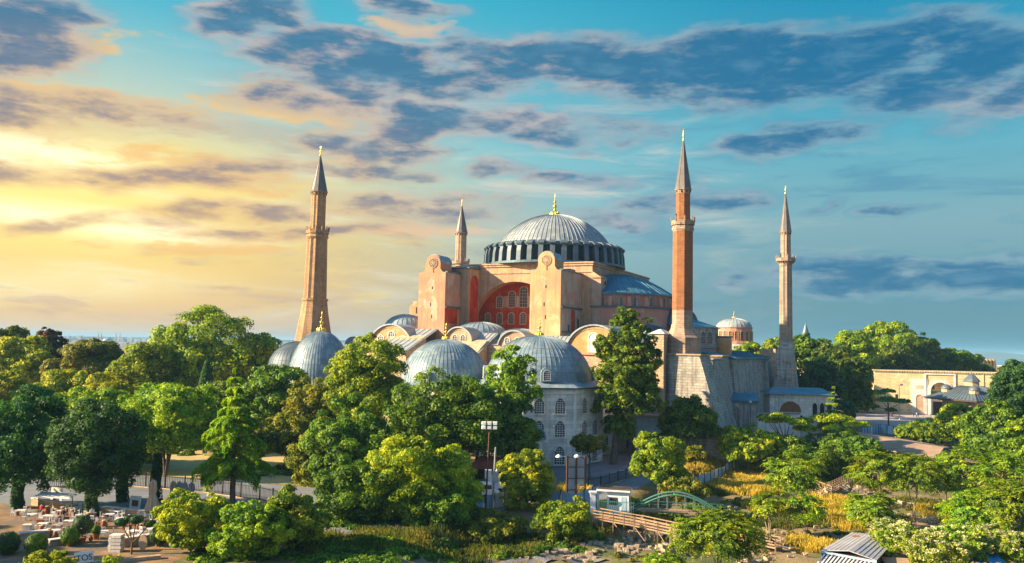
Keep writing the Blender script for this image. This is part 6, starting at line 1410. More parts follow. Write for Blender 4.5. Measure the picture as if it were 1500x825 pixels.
def canopy():
    P = [ground(1240, 648, 2.2), ground(1262, 633, 2.2), ground(1392, 655, 2.2), ground(1372, 672, 2.2)]; a = P[0]; R = thing('excavation_canopy', 'wide low brown canopy roof sheltering the far side of the dig', 'canopy', (a.x, a.y, 0)); Q = [p-Vector((a.x, a.y, 0)) for p in P]
    up = Vector((0, 0, .25)); mid = [(Q[0]+Q[1])/2+Vector((0, 0, 1.0)), (Q[3]+Q[2])/2+Vector((0, 0, 1.0))]
    b = MB(); b.add([Q[0], Q[3], mid[1], mid[0], Q[1], Q[2]]+[q-up for q in (Q[0], Q[3], mid[1], mid[0], Q[1], Q[2])], [(0, 1, 2, 3), (3, 2, 5, 4), (9, 8, 7, 6), (10, 11, 8, 9), (0, 6, 7, 1), (1, 7, 8, 2), (2, 8, 11, 5), (5, 11, 10, 4), (4, 10, 9, 3), (3, 9, 6, 0)]); b.build('roof', M['canopy'], R)
    b = MB()
    for k in range(12):
        p, q = Q[0].lerp(Q[3], k/12), Q[0].lerp(Q[3], (k+1)/12); lo = Vector((0, 0, -.9)); b.beam(p-up, q+lo, .06); b.beam(q+lo, q-up, .06)
    b.beam(Q[0]+Vector((0, 0, -.9)), Q[3]+Vector((0, 0, -.9)), .09); b.build('truss', M['rust'], R)
    for i in range(7):
        for A, B in ((Q[0], Q[3]), (Q[1], Q[2])):
            c = A.lerp(B, i/6); g_ = gz(c.x+a.x, c.y+a.y); MB().box(c.x-.1, c.x+.1, c.y-.1, c.y+.1, g_-.2, 1.95).build('post', M['rust'], R)
canopy()
# ================================================================== sheds and tarpaulin, bottom right
def sheds():
    P = [ground(1202, 806, .4), ground(1284, 821, .4), ground(1306, 797, .4), ground(1248, 780, .4)]; a = P[0]; R = thing('tin_shed', 'low shed with two pale tin roof sheets and a rusty patch', 'shed', (a.x, a.y, 0)); Q = [p-Vector((a.x, a.y, 0)) for p in P]
    ridge = [Q[0].lerp(Q[1], .52)+Vector((0, 0, .5)), Q[3].lerp(Q[2], .52)+Vector((0, 0, .5))]; t = Vector((0, 0, -.07))
    for i, (c0, c1, c2, c3) in enumerate(((Q[0], ridge[0], ridge[1], Q[3]), (ridge[0], Q[1], Q[2], ridge[1]))):
        b = MB(); b.hexa([c0+t, c1+t, c2+t, c3+t], [c0, c1, c2, c3])
        for k in range(1, 6): b.beam(c0.lerp(c1, k/6)+Vector((0, 0, .02)), c3.lerp(c2, k/6)+Vector((0, 0, .02)), .05, .04)
        b.build('roof_sheet', M['tin'], R)
    c = (Q[3]*.62+Q[0]*.2+ridge[1]*.3)*.9; c = Q[0].lerp(ridge[0], .5).lerp(Q[3].lerp(ridge[1], .5), .78); b = MB(); rng = random.Random(4)
    b.lathe([(.55, c.z+.06), (.3, c.z+.12)], 9, (c.x, c.y), smooth=False); b.lathe([(.4, c.z+.05), (.2, c.z+.1)], 7, (c.x+.5, c.y-.15), smooth=False); b.build('rusty_scrap', M['brick'], R)
    s = [q*.94+Vector((.2, .2, 0)) for q in Q]; b = MB(); b.prism([(q.x, q.y) for q in s], -2.8, .3); b.build('wall', M['darkwood'], R)
    b = MB(); b.beam(Q[0]+Vector((0, -.05, -.15)), Q[1]+Vector((0, -.05, -.15)), .08, .22); b.build('fascia', M['bluepaint'], R)
    P = [ground(1190, 835, .0), ground(1262, 842, .0), ground(1280, 824, .05), ground(1208, 812, .05)]; a = P[0]; R = thing('slatted_roof', 'striped slatted shelter roof in front of the tin shed', 'shelter', (a.x, a.y, 0)); Q = [p-Vector((a.x, a.y, 0)) for p in P]
    for k in range(14): p, q = Q[0].lerp(Q[1], k/13), Q[3].lerp(Q[2], k/13); MB().beam(p, q, .18, .05).build('slat', M['whitepaint'], R)
    b = MB(); b.beam(Q[0]+Vector((0, 0, -.1)), Q[1]+Vector((0, 0, -.1)), .1, .12); b.beam(Q[3]+Vector((0, 0, -.1)), Q[2]+Vector((0, 0, -.1)), .1, .12); b.build('beam', M['darkwood'], R)
    for q in Q: MB().box(q.x-.06, q.x+.06, q.y-.06, q.y+.06, gz(q.x+a.x, q.y+a.y)-.2, q.z-.1).build('post', M['darkwood'], R)
    a = ground(1300, 822, -.2); R = thing('dark_lean_to', 'dark timber lean-to between the tin shed and the tarpaulin', 'shed', (a.x, a.y, -2.8), radians(-8)); MB().box(0, 5.2, 0, 1.8, 0, 2.2).build('wall', M['darkwood'], R); MB().hexa([(-.2, -.3, 2.2), (5.4, -.3, 2.2), (5.4, 2.0, 2.5), (-.2, 2.0, 2.5)], [(-.2, -.3, 2.28), (5.4, -.3, 2.28), (5.4, 2.0, 2.58), (-.2, 2.0, 2.58)]).build('roof', M['canopy'], R)
    a = ground(1384, 810, .1); n, m_ = 22, 12; W_, D_ = 5.0, 3.0; rng = random.Random(8)
    vs = [(W_*i/n, -D_*j/m_, -.5+.5*sin(pi*j/m_)*.9+.12*sin(i*1.1+j*.5)+.07*sin(i*2.3-j*1.7)+rng.uniform(-.03, .03)+.3) for j in range(m_+1) for i in range(n+1)]
    b = MB().add(vs, [(j*(n+1)+i, (j+1)*(n+1)+i, (j+1)*(n+1)+i+1, j*(n+1)+i+1) for j in range(m_) for i in range(n)], True)
    vs2 = [(x, y, z-.05) for x, y, z in vs]; b.add(vs2, [(j*(n+1)+i, j*(n+1)+i+1, (j+1)*(n+1)+i+1, (j+1)*(n+1)+i) for j in range(m_) for i in range(n)], True)
    R = thing('tarpaulin', 'crumpled bright blue tarpaulin stretched over timber at the bottom right', 'tarpaulin', a); b.build('sheet', M['tarp'], R)
    for x, y in ((.2, -.2), (4.8, -.2), (.2, -2.8), (4.8, -2.8), (2.5, -1.5)): MB().box(x-.06, x+.06, y-.06, y+.06, gz(a.x+x, a.y+y)-a.z-.2, -.3).build('post', M['wood'], R)
    p = ground(1461, 818, -2); R = thing('thin_post', 'thin weathered post among the blossom shrubs', 'post', (p.x, p.y, gz(p.x, p.y))); MB().tube([(0, 0, 0), (.05, 0, 4.2)], [.1, .07], 7).build('shaft', M['wood'], R); MB().beam((-.35, 0, 3.6), (.35, 0, 3.7), .08).build('crossbar', M['wood'], R)
sheds()
# ================================================================== ruins in the dig
def ruin(label, px, py, w, d, h, rz, seed, m='rubble'):
    """a broken length of masonry: courses of separate rough blocks with a ragged top"""
    rng = random.Random(seed); g0 = ground(px, py, -2.0); z0 = gz(g0.x, g0.y); b = MB(); bw = .62; n = max(2, int(w/bw))
    for i in range(n):
        hh = h*(0.5+.5*abs(sin(i*.7+seed)))*rng.uniform(.75, 1.15); nz = max(1, int(hh/.38))
        for k in range(nz):
            off = (.3 if k % 2 else 0); x0 = -w/2+i*bw+off+rng.uniform(-.04, .04); y_ = rng.uniform(-.06, .06); s = lambda: rng.uniform(-.05, .05)
            za, zb = -.3+k*.38 if k == 0 else k*.38, (k+1)*.38-.03
            b.hexa([(x0+s(), -d/2+y_+s(), za), (x0+bw-.04+s(), -d/2+y_+s(), za), (x0+bw-.04+s(), d/2+y_, za), (x0, d/2+y_, za)], [(x0+s(), -d/2+y_+s(), zb+s()), (x0+bw-.06+s(), -d/2+y_+s(), zb+s()), (x0+bw-.06, d/2+y_, zb+s()), (x0, d/2+y_, zb+s())])
    o = b.build('ruined_wall', M[m]); o.location = (g0.x, g0.y, z0); o.rotation_euler = (0, 0, radians(rz)); tag(o, label, 'ruin', 'masonry remains in the dig')
RU = [('broken masonry block at the bottom, right of the front verge', 822, 808, 2.6, 1.2, 1.0, 5), ('row of pale footing stones at the bottom centre', 858, 812, 3.6, .8, .6, -12), ('long low ruined wall below the timber walkway', 905, 800, 9, .9, .9, -14),
      ('ruined wall stump under the walkway right end', 985, 812, 3.2, 1.0, 1.2, 20), ('small ruin under the middle of the walkway', 935, 786, 3.0, .8, 1.0, -5), ('masonry wall right of the big leafy bush', 1120, 800, 4.4, 1.0, 1.0, -15),
      ('low wall beside the short timber walkway', 1105, 822, 4, 1, .8, 12), ('sunlit ruin between the young trees right of centre', 1240, 722, 7, 1.2, 1.8, -8), ('ruined pier left of the sunlit ruin', 1205, 730, 2, 1.6, 2.2, 0),
      ('far ruin under the canopy left edge', 1255, 690, 6, 1.2, 2.0, -10), ('ruin behind the sapling above the tin shed', 1318, 742, 5, 1.2, 1.4, 6), ('weathered footing by the largest spreading young tree', 1370, 765, 5, 1.2, .9, -4),
      ('pale block in the grass left of the right edge trees', 1415, 757, 2.4, 1.4, 1.2, 10), ('footing stones left of the tin shed', 1168, 790, 5, 1, .7, -20), ('wall stub at the path right of the footbridge', 1085, 765, 4, .9, .9, -25)]
for i, r_ in enumerate(RU): ruin(*r_[:6], r_[6], 20+i)
def rocks():
    rng = np.random.default_rng(12); V = []; b = MB()
    for (px, py, w, d) in ((880, 800, 100, 4), (960, 800, 90, 4), (1110, 805, 120, 3), (1230, 735, 100, 6), (1380, 760, 120, 4), (1150, 780, 120, 4), (1090, 750, 100, 4), (1260, 700, 120, 6), (840, 812, 90, 2), (760, 812, 110, 2), (690, 818, 120, 2), (780, 800, 90, 2)):
        g_ = ground(px, py, -2); wx = w/2*mpp(g_.y)
        for i in range(70):
            x, y = g_.x+rng.uniform(-wx, wx), g_.y+rng.uniform(-d, d); s = rng.uniform(.06, .3)*rng.uniform(.5, 1.4); z = gz(x, y)+s*.3; vs = []
            for q in range(8): vs.append((x+s*(1 if q & 1 else -1)*rng.uniform(.6, 1.1), y+s*(1 if q & 2 else -1)*rng.uniform(.6, 1.1), z+s*.6*(1 if q & 4 else -1)*rng.uniform(.6, 1.1)))
            b.add(vs, [(0, 2, 3, 1), (4, 5, 7, 6), (0, 1, 5, 4), (1, 3, 7, 5), (3, 2, 6, 7), (2, 0, 4, 6)])
    o = b.build('rubble', M['rubble']); o['kind'] = 'stuff'; o['label'] = 'loose rubble stones scattered over the dig'; o['category'] = 'rubble'
rocks()
def dirt_path(label, pts, w, m):
    b = MB(); vs = []
    P = []
    for (xa, ya), (xb, yb) in zip(pts, pts[1:]):
        n = max(2, int(math.hypot(xb-xa, yb-ya)/.8)); P += [(xa+(xb-xa)*i/n, ya+(yb-ya)*i/n) for i in range(n)]
    P.append(pts[-1])
    for i, (x, y) in enumerate(P):
        x2, y2 = P[min(i+1, len(P)-1)]; x1, y1 = P[max(i-1, 0)]; d = Vector((y2-y1, x1-x2)).normalized()*w/2
        for t in (-1, -.5, 0, .5, 1): vs.append((x+d.x*t, y+d.y*t, gz(x+d.x*t, y+d.y*t)+.06))
    b.add(vs, [(i*5+j, i*5+j+1, (i+1)*5+j+1, (i+1)*5+j) for i in range(len(P)-1) for j in range(4)], True); o = b.build('path', m); o['kind'] = 'structure'
dirt_path('', [G2(1058, 752, -1.0), G2(1095, 745, -1.6), G2(1130, 742, -2), G2(1170, 752, -2.2)], 2.2, M['sand'])
dirt_path('', [G2(1150, 800, -2.2), G2(1100, 795, -2.2), G2(1075, 812, -2.2)], 2.6, M['rubble'])
dirt_path('', [G2(600, 832, 0), G2(700, 816, -.3), G2(790, 808, -1.2), G2(880, 812, -2)], 3.2, mat('grey_gravel', (0.22, 0.21, 0.20), (0.15, 0.145, 0.14), (0.08, 0.075, 0.07), 0.6, bump=.5, grain=4))
dirt_path('', [G2(1290, 745, -2.2), G2(1340, 755, -2.2), G2(1420, 762, -2.2), G2(1470, 770, -2.2)], 2.4, M['rubble'])
# ================================================================== pavilion roofs and vehicles behind the front trees
def back_court():
    p = Vector((aty(735, 680, 136).x, 136, 0)); R = thing('cafe_pavilion', 'red brown roofed cafe pavilion in shade behind the mast', 'pavilion', p, radians(-10))
    MB().hexa([(-5, -3, 3.0), (5, -3, 3.0), (5, 3, 3.0), (-5, 3, 3.0)], [(-3.5, -.3, 4.6), (3.5, -.3, 4.6), (3.5, .3, 4.6), (-3.5, .3, 4.6)]).build('roof', M['redroof'], R)
    for x in (-4.5, 0, 4.5):
        for y in (-2.7, 2.7): MB().box(x-.1, x+.1, y-.1, y+.1, 0, 3.0).build('post', M['darkwood'], R)
    MB().box(-4.4, 4.4, 2.4, 2.6, 0, 2.8).build('wall', M['darkwood'], R); MB().box(-3.2, 3.2, -1.2, -.6, 0, 1.1).build('counter', M['wood'], R)
    def van(label, x, y, rz):
        R = thing('parked_van', label, 'van', (x, y, 0), rz, 'white vans parked behind the mast'); W_ = M['whitepaint']
        b = MB().ext([(-2.5, .45), (2.3, .45), (2.45, 1.0), (1.9, 1.25), (1.3, 2.05), (-2.4, 2.15), (-2.55, 1.9)], (0, -.95, 0), (1, 0, 0), (0, 1, 0), 1.9); b.build('body', W_, R)
        MB().ext([(1.35, 1.98), (1.88, 1.28), (1.92, 1.3), (1.4, 2.0)], (0, -.8, 0), (1, 0, 0), (0, 1, 0), 1.6).build('windscreen', M['glass'], R)
        for s in (-.97, .94): MB().box(-.4, 1.3, s, s+.03, 1.25, 1.85).build('side_window', M['glass'], R)
        for x_ in (-1.6, 1.5):
            for s in (-.8, .8):
                w_ = MB().ext([(x_+.34*cos(t), .34+.34*sin(t)) for t in [2*pi*i/14 for i in range(14)]], (0, s-.12, 0), (1, 0, 0), (0, 1, 0), .24).build('wheel', M['iron'], R)
        for s in (-.75, .45): MB().box(2.36, 2.44, s, s+.3, .8, 1.0).build('headlight', M['glass'], R)
    g_ = ground(706, 728); van('white van at the left side of the mast foot', g_.x, g_.y, radians(8)); g_ = ground(738, 722); van('white van at the right side of the mast foot', g_.x, g_.y+2, radians(-6))
    g_ = ground(747, 715); R = thing('parasol', 'pale open parasol right of the control box pole', 'parasol', (g_.x, g_.y, 0)); MB().tube([(0, 0, 0), (0, 0, 3.1)], .05).build('pole', M['steel'], R); MB().lathe([(1.7, 2.5), (1.2, 2.75), (.02, 3.2)], 8, smooth=False).build('canopy', M['whitepaint'], R)
back_court()
# ================================================================== the terrace at the lower left
def terrace():
    WP = M['whitepaint']
    def chair():
        R = thing('garden_chair', 'x', 'chair', (0, 0, 0), 0, 'chairs on the sunlit terrace'); b = MB().box(-.23, .23, -.23, .23, .43, .47); b.build('seat', WP, R)
        for x in (-.2, .2):
            for y in (-.2, .2): MB().box(x-.025, x+.025, y-.025, y+.025, 0, .43).build('leg', WP, R)
        b = MB()
        for x in (-.2, -.07, .07, .2): b.box(x-.02, x+.02, .19, .23, .47, .95)
        b.box(-.23, .23, .18, .24, .92, 1.0); b.build('backrest', WP, R); return R
    def table():
        R = thing('cafe_table', 'x', 'table', (0, 0, 0), 0, 'tables on the sunlit terrace'); MB().box(-.55, .55, -.4, .4, .70, .75).build('tabletop', WP, R)
        for x in (-.48, .48):
            for y in (-.33, .33): MB().box(x-.03, x+.03, y-.03, y+.03, 0, .70).build('leg', WP, R)
        return R
    C0, T0 = chair(), table(); first = True
    spots = [(108, 752, 'in front of the pale screen'), (88, 757, 'second from the pale screen'), (70, 764, 'nearest the leftmost trunk'), (62, 776, 'on the shaded left edge'), (100, 772, 'in the centre of the sunny strip'),
             (172, 757, 'beside the framed picture'), (178, 768, 'left of the pad topiary'), (150, 788, 'in shade below the second dark tree'), (213, 762, 'under the standing beige parasol'), (232, 772, 'right of the pad topiary'), (222, 784, 'at the right end of the sunny strip'), (118, 763, 'beside the round terrace post'), (46, 762, 'at the left frame edge'), (128, 770, 'left of the ivied trunk'), (80, 786, 'below the sunny strip'), (196, 787, 'above the stacked pier'), (160, 762, 'behind the ball shrubs'), (238, 757, 'by the four grey parasols'), (30, 756, 'behind the leftmost trunk')]
    rng = random.Random(3)
    for i, (px, py, ph) in enumerate(spots):
        g_ = ground(px, py); rz = rng.uniform(-.6, .6)
        if i == 0: t = T0; t.location = (g_.x, g_.y, 0); t.rotation_euler = (0, 0, rz)
        else: t = copytree(T0, loc=(g_.x, g_.y, 0), rz=rz)
        t['label'] = 'white cafe table '+ph
        for k, (dx, dy, ra, side) in enumerate(((-.85, 0, pi/2, 'left'), (.85, 0, -pi/2, 'right'), (0, .75, 0, 'behind'))):
            ox, oy = dx*cos(rz)-dy*sin(rz), dx*sin(rz)+dy*cos(rz); l = (g_.x+ox, g_.y+oy, 0)
            if first: c = C0; c.location = l; c.rotation_euler = (0, 0, rz+ra); first = False
            else: c = copytree(C0, loc=l, rz=rz+ra)
            c['label'] = 'white chair %s of the table %s' % (side, ph)
    def shut(label, px, py, top, m, r=.42):
        g_ = ground(px, py); h = aty(px, top, g_.y).z; R = thing('closed_parasol', label, 'parasol', (g_.x, g_.y, 0), 0, 'closed parasols on the terrace'); MB().tube([(0, 0, 0), (0, 0, h)], .04).build('pole', M['wood'], R)
        n = 14; b = MB(); prof = [(.10, h-.05), (r*.45, h-.3), (r*.55, h*.72), (r*.42, h*.6), (r*.8, h*.4), (r*1.1, h*.18)]; vs = []
        for j, (rr, z) in enumerate(prof):
            for i in range(n): a = 2*pi*i/n; q = rr*(1.15 if i % 2 else .72); vs.append((q*cos(a), q*sin(a), z))
        b.add(vs, [(j*n+i, j*n+(i+1) % n, (j+1)*n+(i+1) % n, (j+1)*n+i) for j in range(len(prof)-1) for i in range(n)], False); b.build('canopy', M[m], R); MB().box(-.3, .3, -.3, .3, 0, .12).build('base', M['stone'], R)
    shut('tall closed beige parasol standing in the sun', 222, 758, 702, 'canvas', .8)
    for i, (px, m, lb) in enumerate(((252, 'canvas', 'leftmost of the four closed parasols, beige'), (261, 'greycanvas', 'second of the four closed parasols from the left, grey'), (269, 'greycanvas', 'third of the four closed parasols from the left, grey'), (279, 'greycanvas', 'rightmost of the four closed parasols, grey'))): shut(lb, px, 744, 704+i*.7, m, .7)
    def lowwall(label, px, py, qx, qy, h, t=.5, m='stone', name='low_wall', cap=True):
        a, c = ground(px, py), ground(qx, qy); L_ = (c-a).length; R = thing(name, label, 'wall', (a.x, a.y, 0), atan2(c.y-a.y, c.x-a.x)); MB().box(0, L_, -t/2, t/2, 0, h).build('wall', M[m], R)
        if cap: MB().box(-.05, L_+.05, -t/2-.08, t/2+.08, h, h+.1).build('coping', M['white'], R)
    lowwall('stone garden wall at the back left of the terrace', 48, 740, 108, 750, .9); lowwall('curving stone bench wall in the shade at left', 28, 792, 72, 788, .8, .7); lowwall('low stone kerb wall below the tables', 72, 800, 118, 794, .6, .6)
    lowwall('low wall behind the framed picture', 150, 752, 215, 758, .8, .5, 'canvas'); lowwall('pale wall running right from the stacked stone pier', 178, 802, 245, 792, .9, .6); lowwall('bottom kerb of the shaded lane', 130, 828, 235, 818, .35, .6, cap=False)
    g_ = ground(170, 808); R = thing('stone_pier', 'pale pier of stacked stone slabs at the wall end', 'pier', (g_.x, g_.y, 0))
    for k in range(5): MB().box(-.6-.06*(k % 2), .6+.06*(k % 2), -.5, .5, k*.36, k*.36+.3).build('slab', M['marble'], R)
    g_ = ground(207, 806); R = thing('leaning_disc', 'tan round slab leaning against the pale wall', 'millstone', (g_.x, g_.y, 0)); MB().ext([(.1+.45*cos(t), .8+.8*sin(t)) for t in [2*pi*i/20 for i in range(20)]], (0, 0, 0), (1, 0, 0), (0, 1, 0), .2).build('disc', M['canvas'], R)
    g_ = ground(196, 750); R = thing('framed_picture', 'leaning white framed ornament board by the low wall', 'board', (g_.x, g_.y, 0), radians(-12)); MB().hexa([(-.75, 0, 0), (.75, 0, 0), (.75, .1, 0), (-.75, .1, 0)], [(-.95, .5, 1.9), (.6, .5, 1.9), (.6, .6, 1.9), (-.95, .6, 1.9)]).build('frame', WP, R); MB().hexa([(-.45, .1, .35), (.45, .1, .35), (.45, .12, .35), (-.45, .12, .35)], [(-.6, .35, 1.4), (.35, .35, 1.4), (.35, .4, 1.4), (-.6, .4, 1.4)]).build('ornament', M['darkwood'], R)
    g_ = ground(82, 735); R = thing('framed_screen', 'small white framed screen with an arched opening at the back wall', 'screen', (g_.x, g_.y, 0), radians(-10)); MB().ext([(-.9, 0)]+arch(1.0, 1.3)+[(.9, 0), (.8, 1.8), (-.8, 1.9)], (0, 0, 0), (1, 0, 0), (0, 1, 0), .12).build('frame', WP, R); MB().box(-.5, .5, .13, .18, 0, 1.3).build('backing', M['darkwood'], R)
    # pad topiary
    g_ = ground(192, 812); R = thing('pad_topiary', 'small clipped tree with three round leaf pads', 'topiary', (g_.x, g_.y, 0)); rng = np.random.default_rng(9); Vs = []; tb = MB().tube([(0, 0, 0), (.05, 0, 1.2)], [.12, .1], 7)
    for (x, z, r_) in ((-1.15, 3.2, .75), (.35, 3.5, .8), (1.75, 3.1, .62), (-.4, 3.6, .55)):
        tb.tube([(.05, 0, 1.1), (x*.6, 0, 2.2), (x, 0, z)], [.08, .06, .03], 5, cap=False); n = 900; d = sph(rng, n); Vs.append(quads(np.array([x, 0, z])+d*np.array([r_, r_, r_*.6])*rng.uniform(.7, 1, (n, 1)), d, .16, .11, rng))
    leafmesh('crown', np.concatenate(Vs), M['lf_dark'], R); tb.build('trunk', M['bark'], R)
    def ball(label, px, py, r_, zc, lm='lf_dark', pot=True, seed=1):
        g_ = ground(px, py); R = thing('potted_shrub', label, 'shrub', (g_.x, g_.y, 0), 0, 'clipped shrubs on the terrace'); rng = np.random.default_rng(seed); n = int(1600*r_); d = sph(rng, n); o = leafmesh('foliage', d*r_*rng.uniform(.75, 1.03, (n, 1))*np.array([1, 1, .9])+np.array([0, 0, zc]), M[lm], R) if False else leafmesh('foliage', quads(d*r_*rng.uniform(.75, 1.03, (n, 1))+np.array([0, 0, zc]), d, .2, .14, rng), M[lm], R)
        MB().lathe([(.3, 0), (.42, .55), (.46, .6), (.35, .6)], 12, smooth=False).build('pot', M['brick'], R); MB().tube([(0, 0, .5), (0, 0, zc)], .06).build('stem', M['bark'], R)
    ball('ball clipped dark shrub in the middle of the shade', 120, 795, 1.1, 1.9, seed=1); ball('green bush in shade above the sign', 102, 800, .95, 1.0, 'lf_mid', seed=2); ball('green bush left on the bottom kerb', 52, 812, 1.1, 1.0, 'lf_mid', seed=3); ball('dark bush at the bottom left corner', 10, 812, 1.2, 1.1, seed=4); ball('bushy shrub at the right end of the pale wall', 232, 800, 1.0, 1.1, seed=5); ball('low potted shrub beside the shaded table', 140, 790, .5, 1.0, 'lf_mid', seed=6)
    # sign with pale board and dark lettering
    g_ = ground(121, 842); z1 = aty(121, 806, g_.y).z; R = thing('sign_board', 'tilted pale blue sign board with four tall letters at the bottom left', 'sign', (g_.x, g_.y, 0), radians(6)); b = MB().hexa([(-.85, 0, z1-1.25), (.85, 0, z1-1.05), (.85, .06, z1-1.05), (-.85, .06, z1-1.25)], [(-.85, 0, z1-.25), (.85, 0, z1), (.85, .06, z1), (-.85, .06, z1-.25)]); b.build('board', M['bluepaint'] if False else WP, R)
    fc = bpy.data.curves.new('lettering', 'FONT'); fc.body = 'ITOS'; fc.size = .78; fc.align_x = 'CENTER'; fc.extrude = .01; fo = bpy.data.objects.new('lettering', fc); COL.objects.link(fo); fo.parent = R; fo.location = (0.0, -.02, z1-.95); fo.rotation_euler = (radians(90), radians(-8), 0); dg = bpy.context.evaluated_depsgraph_get(); me = bpy.data.meshes.new_from_object(fo.evaluated_get(dg)); lo = bpy.data.objects.new('lettering', me); COL.objects.link(lo); me.materials.clear(); me.materials.append(M['iron']); lo.parent = R; lo.location = fo.location; lo.rotation_euler = fo.rotation_euler; bpy.data.objects.remove(fo)
    for x in (-.7, .7): MB().box(x-.04, x+.04, .07, .13, 0, z1-.4).build('post', M['iron'], R)
    # barrow / stall under a white awning
    g_ = ground(80, 752); R = thing('awning', 'long white awning strip over the back tables', 'awning', (g_.x, g_.y, 0), radians(-14)); MB().hexa([(-2.6, -.7, 2.0), (2.6, -.7, 2.0), (2.6, .7, 2.35), (-2.6, .7, 2.35)], [(-2.6, -.7, 2.06), (2.6, -.7, 2.06), (2.6, .7, 2.41), (-2.6, .7, 2.41)]).build('canopy', WP, R)
    for x in (-2.5, 2.5): MB().box(x-.04, x+.04, -.04, .04, 0, 2.15).build('post', M['darkwood'], R)
    rng2 = random.Random(11)
    CR_ = [(60, 768, 'brick'), (84, 776, 'canvas'), (96, 764, 'brick'), (125, 780, 'marble'), (186, 776, 'brick'), (200, 770, 'wood'), (240, 766, 'marble'), (150, 772, 'brick'), (40, 776, 'marble'), (135, 758, 'wood')]
    LB = ['terracotta chest under the awning', 'beige block seat in the sunny strip', 'terracotta planter beside the centre tables', 'pale stone pedestal on the shadow edge', 'terracotta chest beside the pad topiary', 'timber chest left of the tall beige parasol', 'pale stone capital at the right end of the terrace', 'terracotta planter at the foot of the second dark tree', 'pale stone block by the leftmost trunk', 'timber chest behind the ball clipped shrub']
    for (px, py, m), lb in zip(CR_, LB):
        g_ = ground(px, py); R = thing('planter' if m == 'brick' else 'pedestal' if m == 'marble' else 'chest', lb, 'planter' if m == 'brick' else 'pedestal' if m == 'marble' else 'chest', (g_.x, g_.y, 0), rng2.uniform(-.5, .5)); MB().box(-.42, .42, -.32, .32, 0, .5).build('body', M[m], R); MB().box(-.48, .48, -.38, .38, .5, .6).build('rim', M[m], R)
    J0 = None; rj = random.Random(21)
    for k in range(34):
        g_ = ground(rj.choice([rj.uniform(20, 250), rj.uniform(60, 135)]), rj.uniform(752, 796)); s_ = rj.uniform(.6, 1.5)
        if J0 is None:
            J0 = R = thing('clay_jar', 'small clay jar standing among the crowded terrace tables', 'jar', (g_.x, g_.y, 0), 0, 'clay jars among the terrace tables'); MB().lathe([(.14, 0), (.26, .2), (.28, .42), (.16, .6), (.13, .68), (.18, .74)], 10).build('body', M['brick'], R); MB().lathe([(.19, .72), (.19, .77), (.12, .77)], 10).build('rim', M['canvas'], R)
        else: copytree(J0, loc=(g_.x, g_.y, 0), rz=rj.uniform(0, 6), scale=s_)
    # ivy on the trunks of the dark trees
    for nm, px, py, h in (('ivy on the trunk of the second dark tree', 142, 107.4, 5.5), ('ivy clad trunk in front of the paving', 186, 117, 6), ('ivy clad trunk behind the tall beige parasol', 234, 118, 6.5), ('ivy heap at the foot of the leftmost tree', 34, 111.4, 5.0)):
        g_ = aty(px, 600, py); R = thing('ivy_clad_trunk', nm, 'trunk', (g_.x, g_.y, 0)); rng = np.random.default_rng(px); n = 2600; t = rng.uniform(0, 1, n); a = rng.uniform(0, 2*pi, n); r_ = (.75-.25*t)*(1+.25*np.sin(a*3+t*9)); pos = np.stack([r_*np.cos(a), r_*np.sin(a), t*h], 1)
        leafmesh('ivy', quads(pos, np.stack([np.cos(a), np.sin(a), .3+0*a], 1)+rng.normal(size=(n, 3))*.3, .26, .2, rng), M['lf_dark'], R); MB().tube([(0, 0, -.2), (0, 0, h*.5), (.1, 0, h)], [.5, .38, .3], 9).build('trunk', M['bark'], R)
terrace()
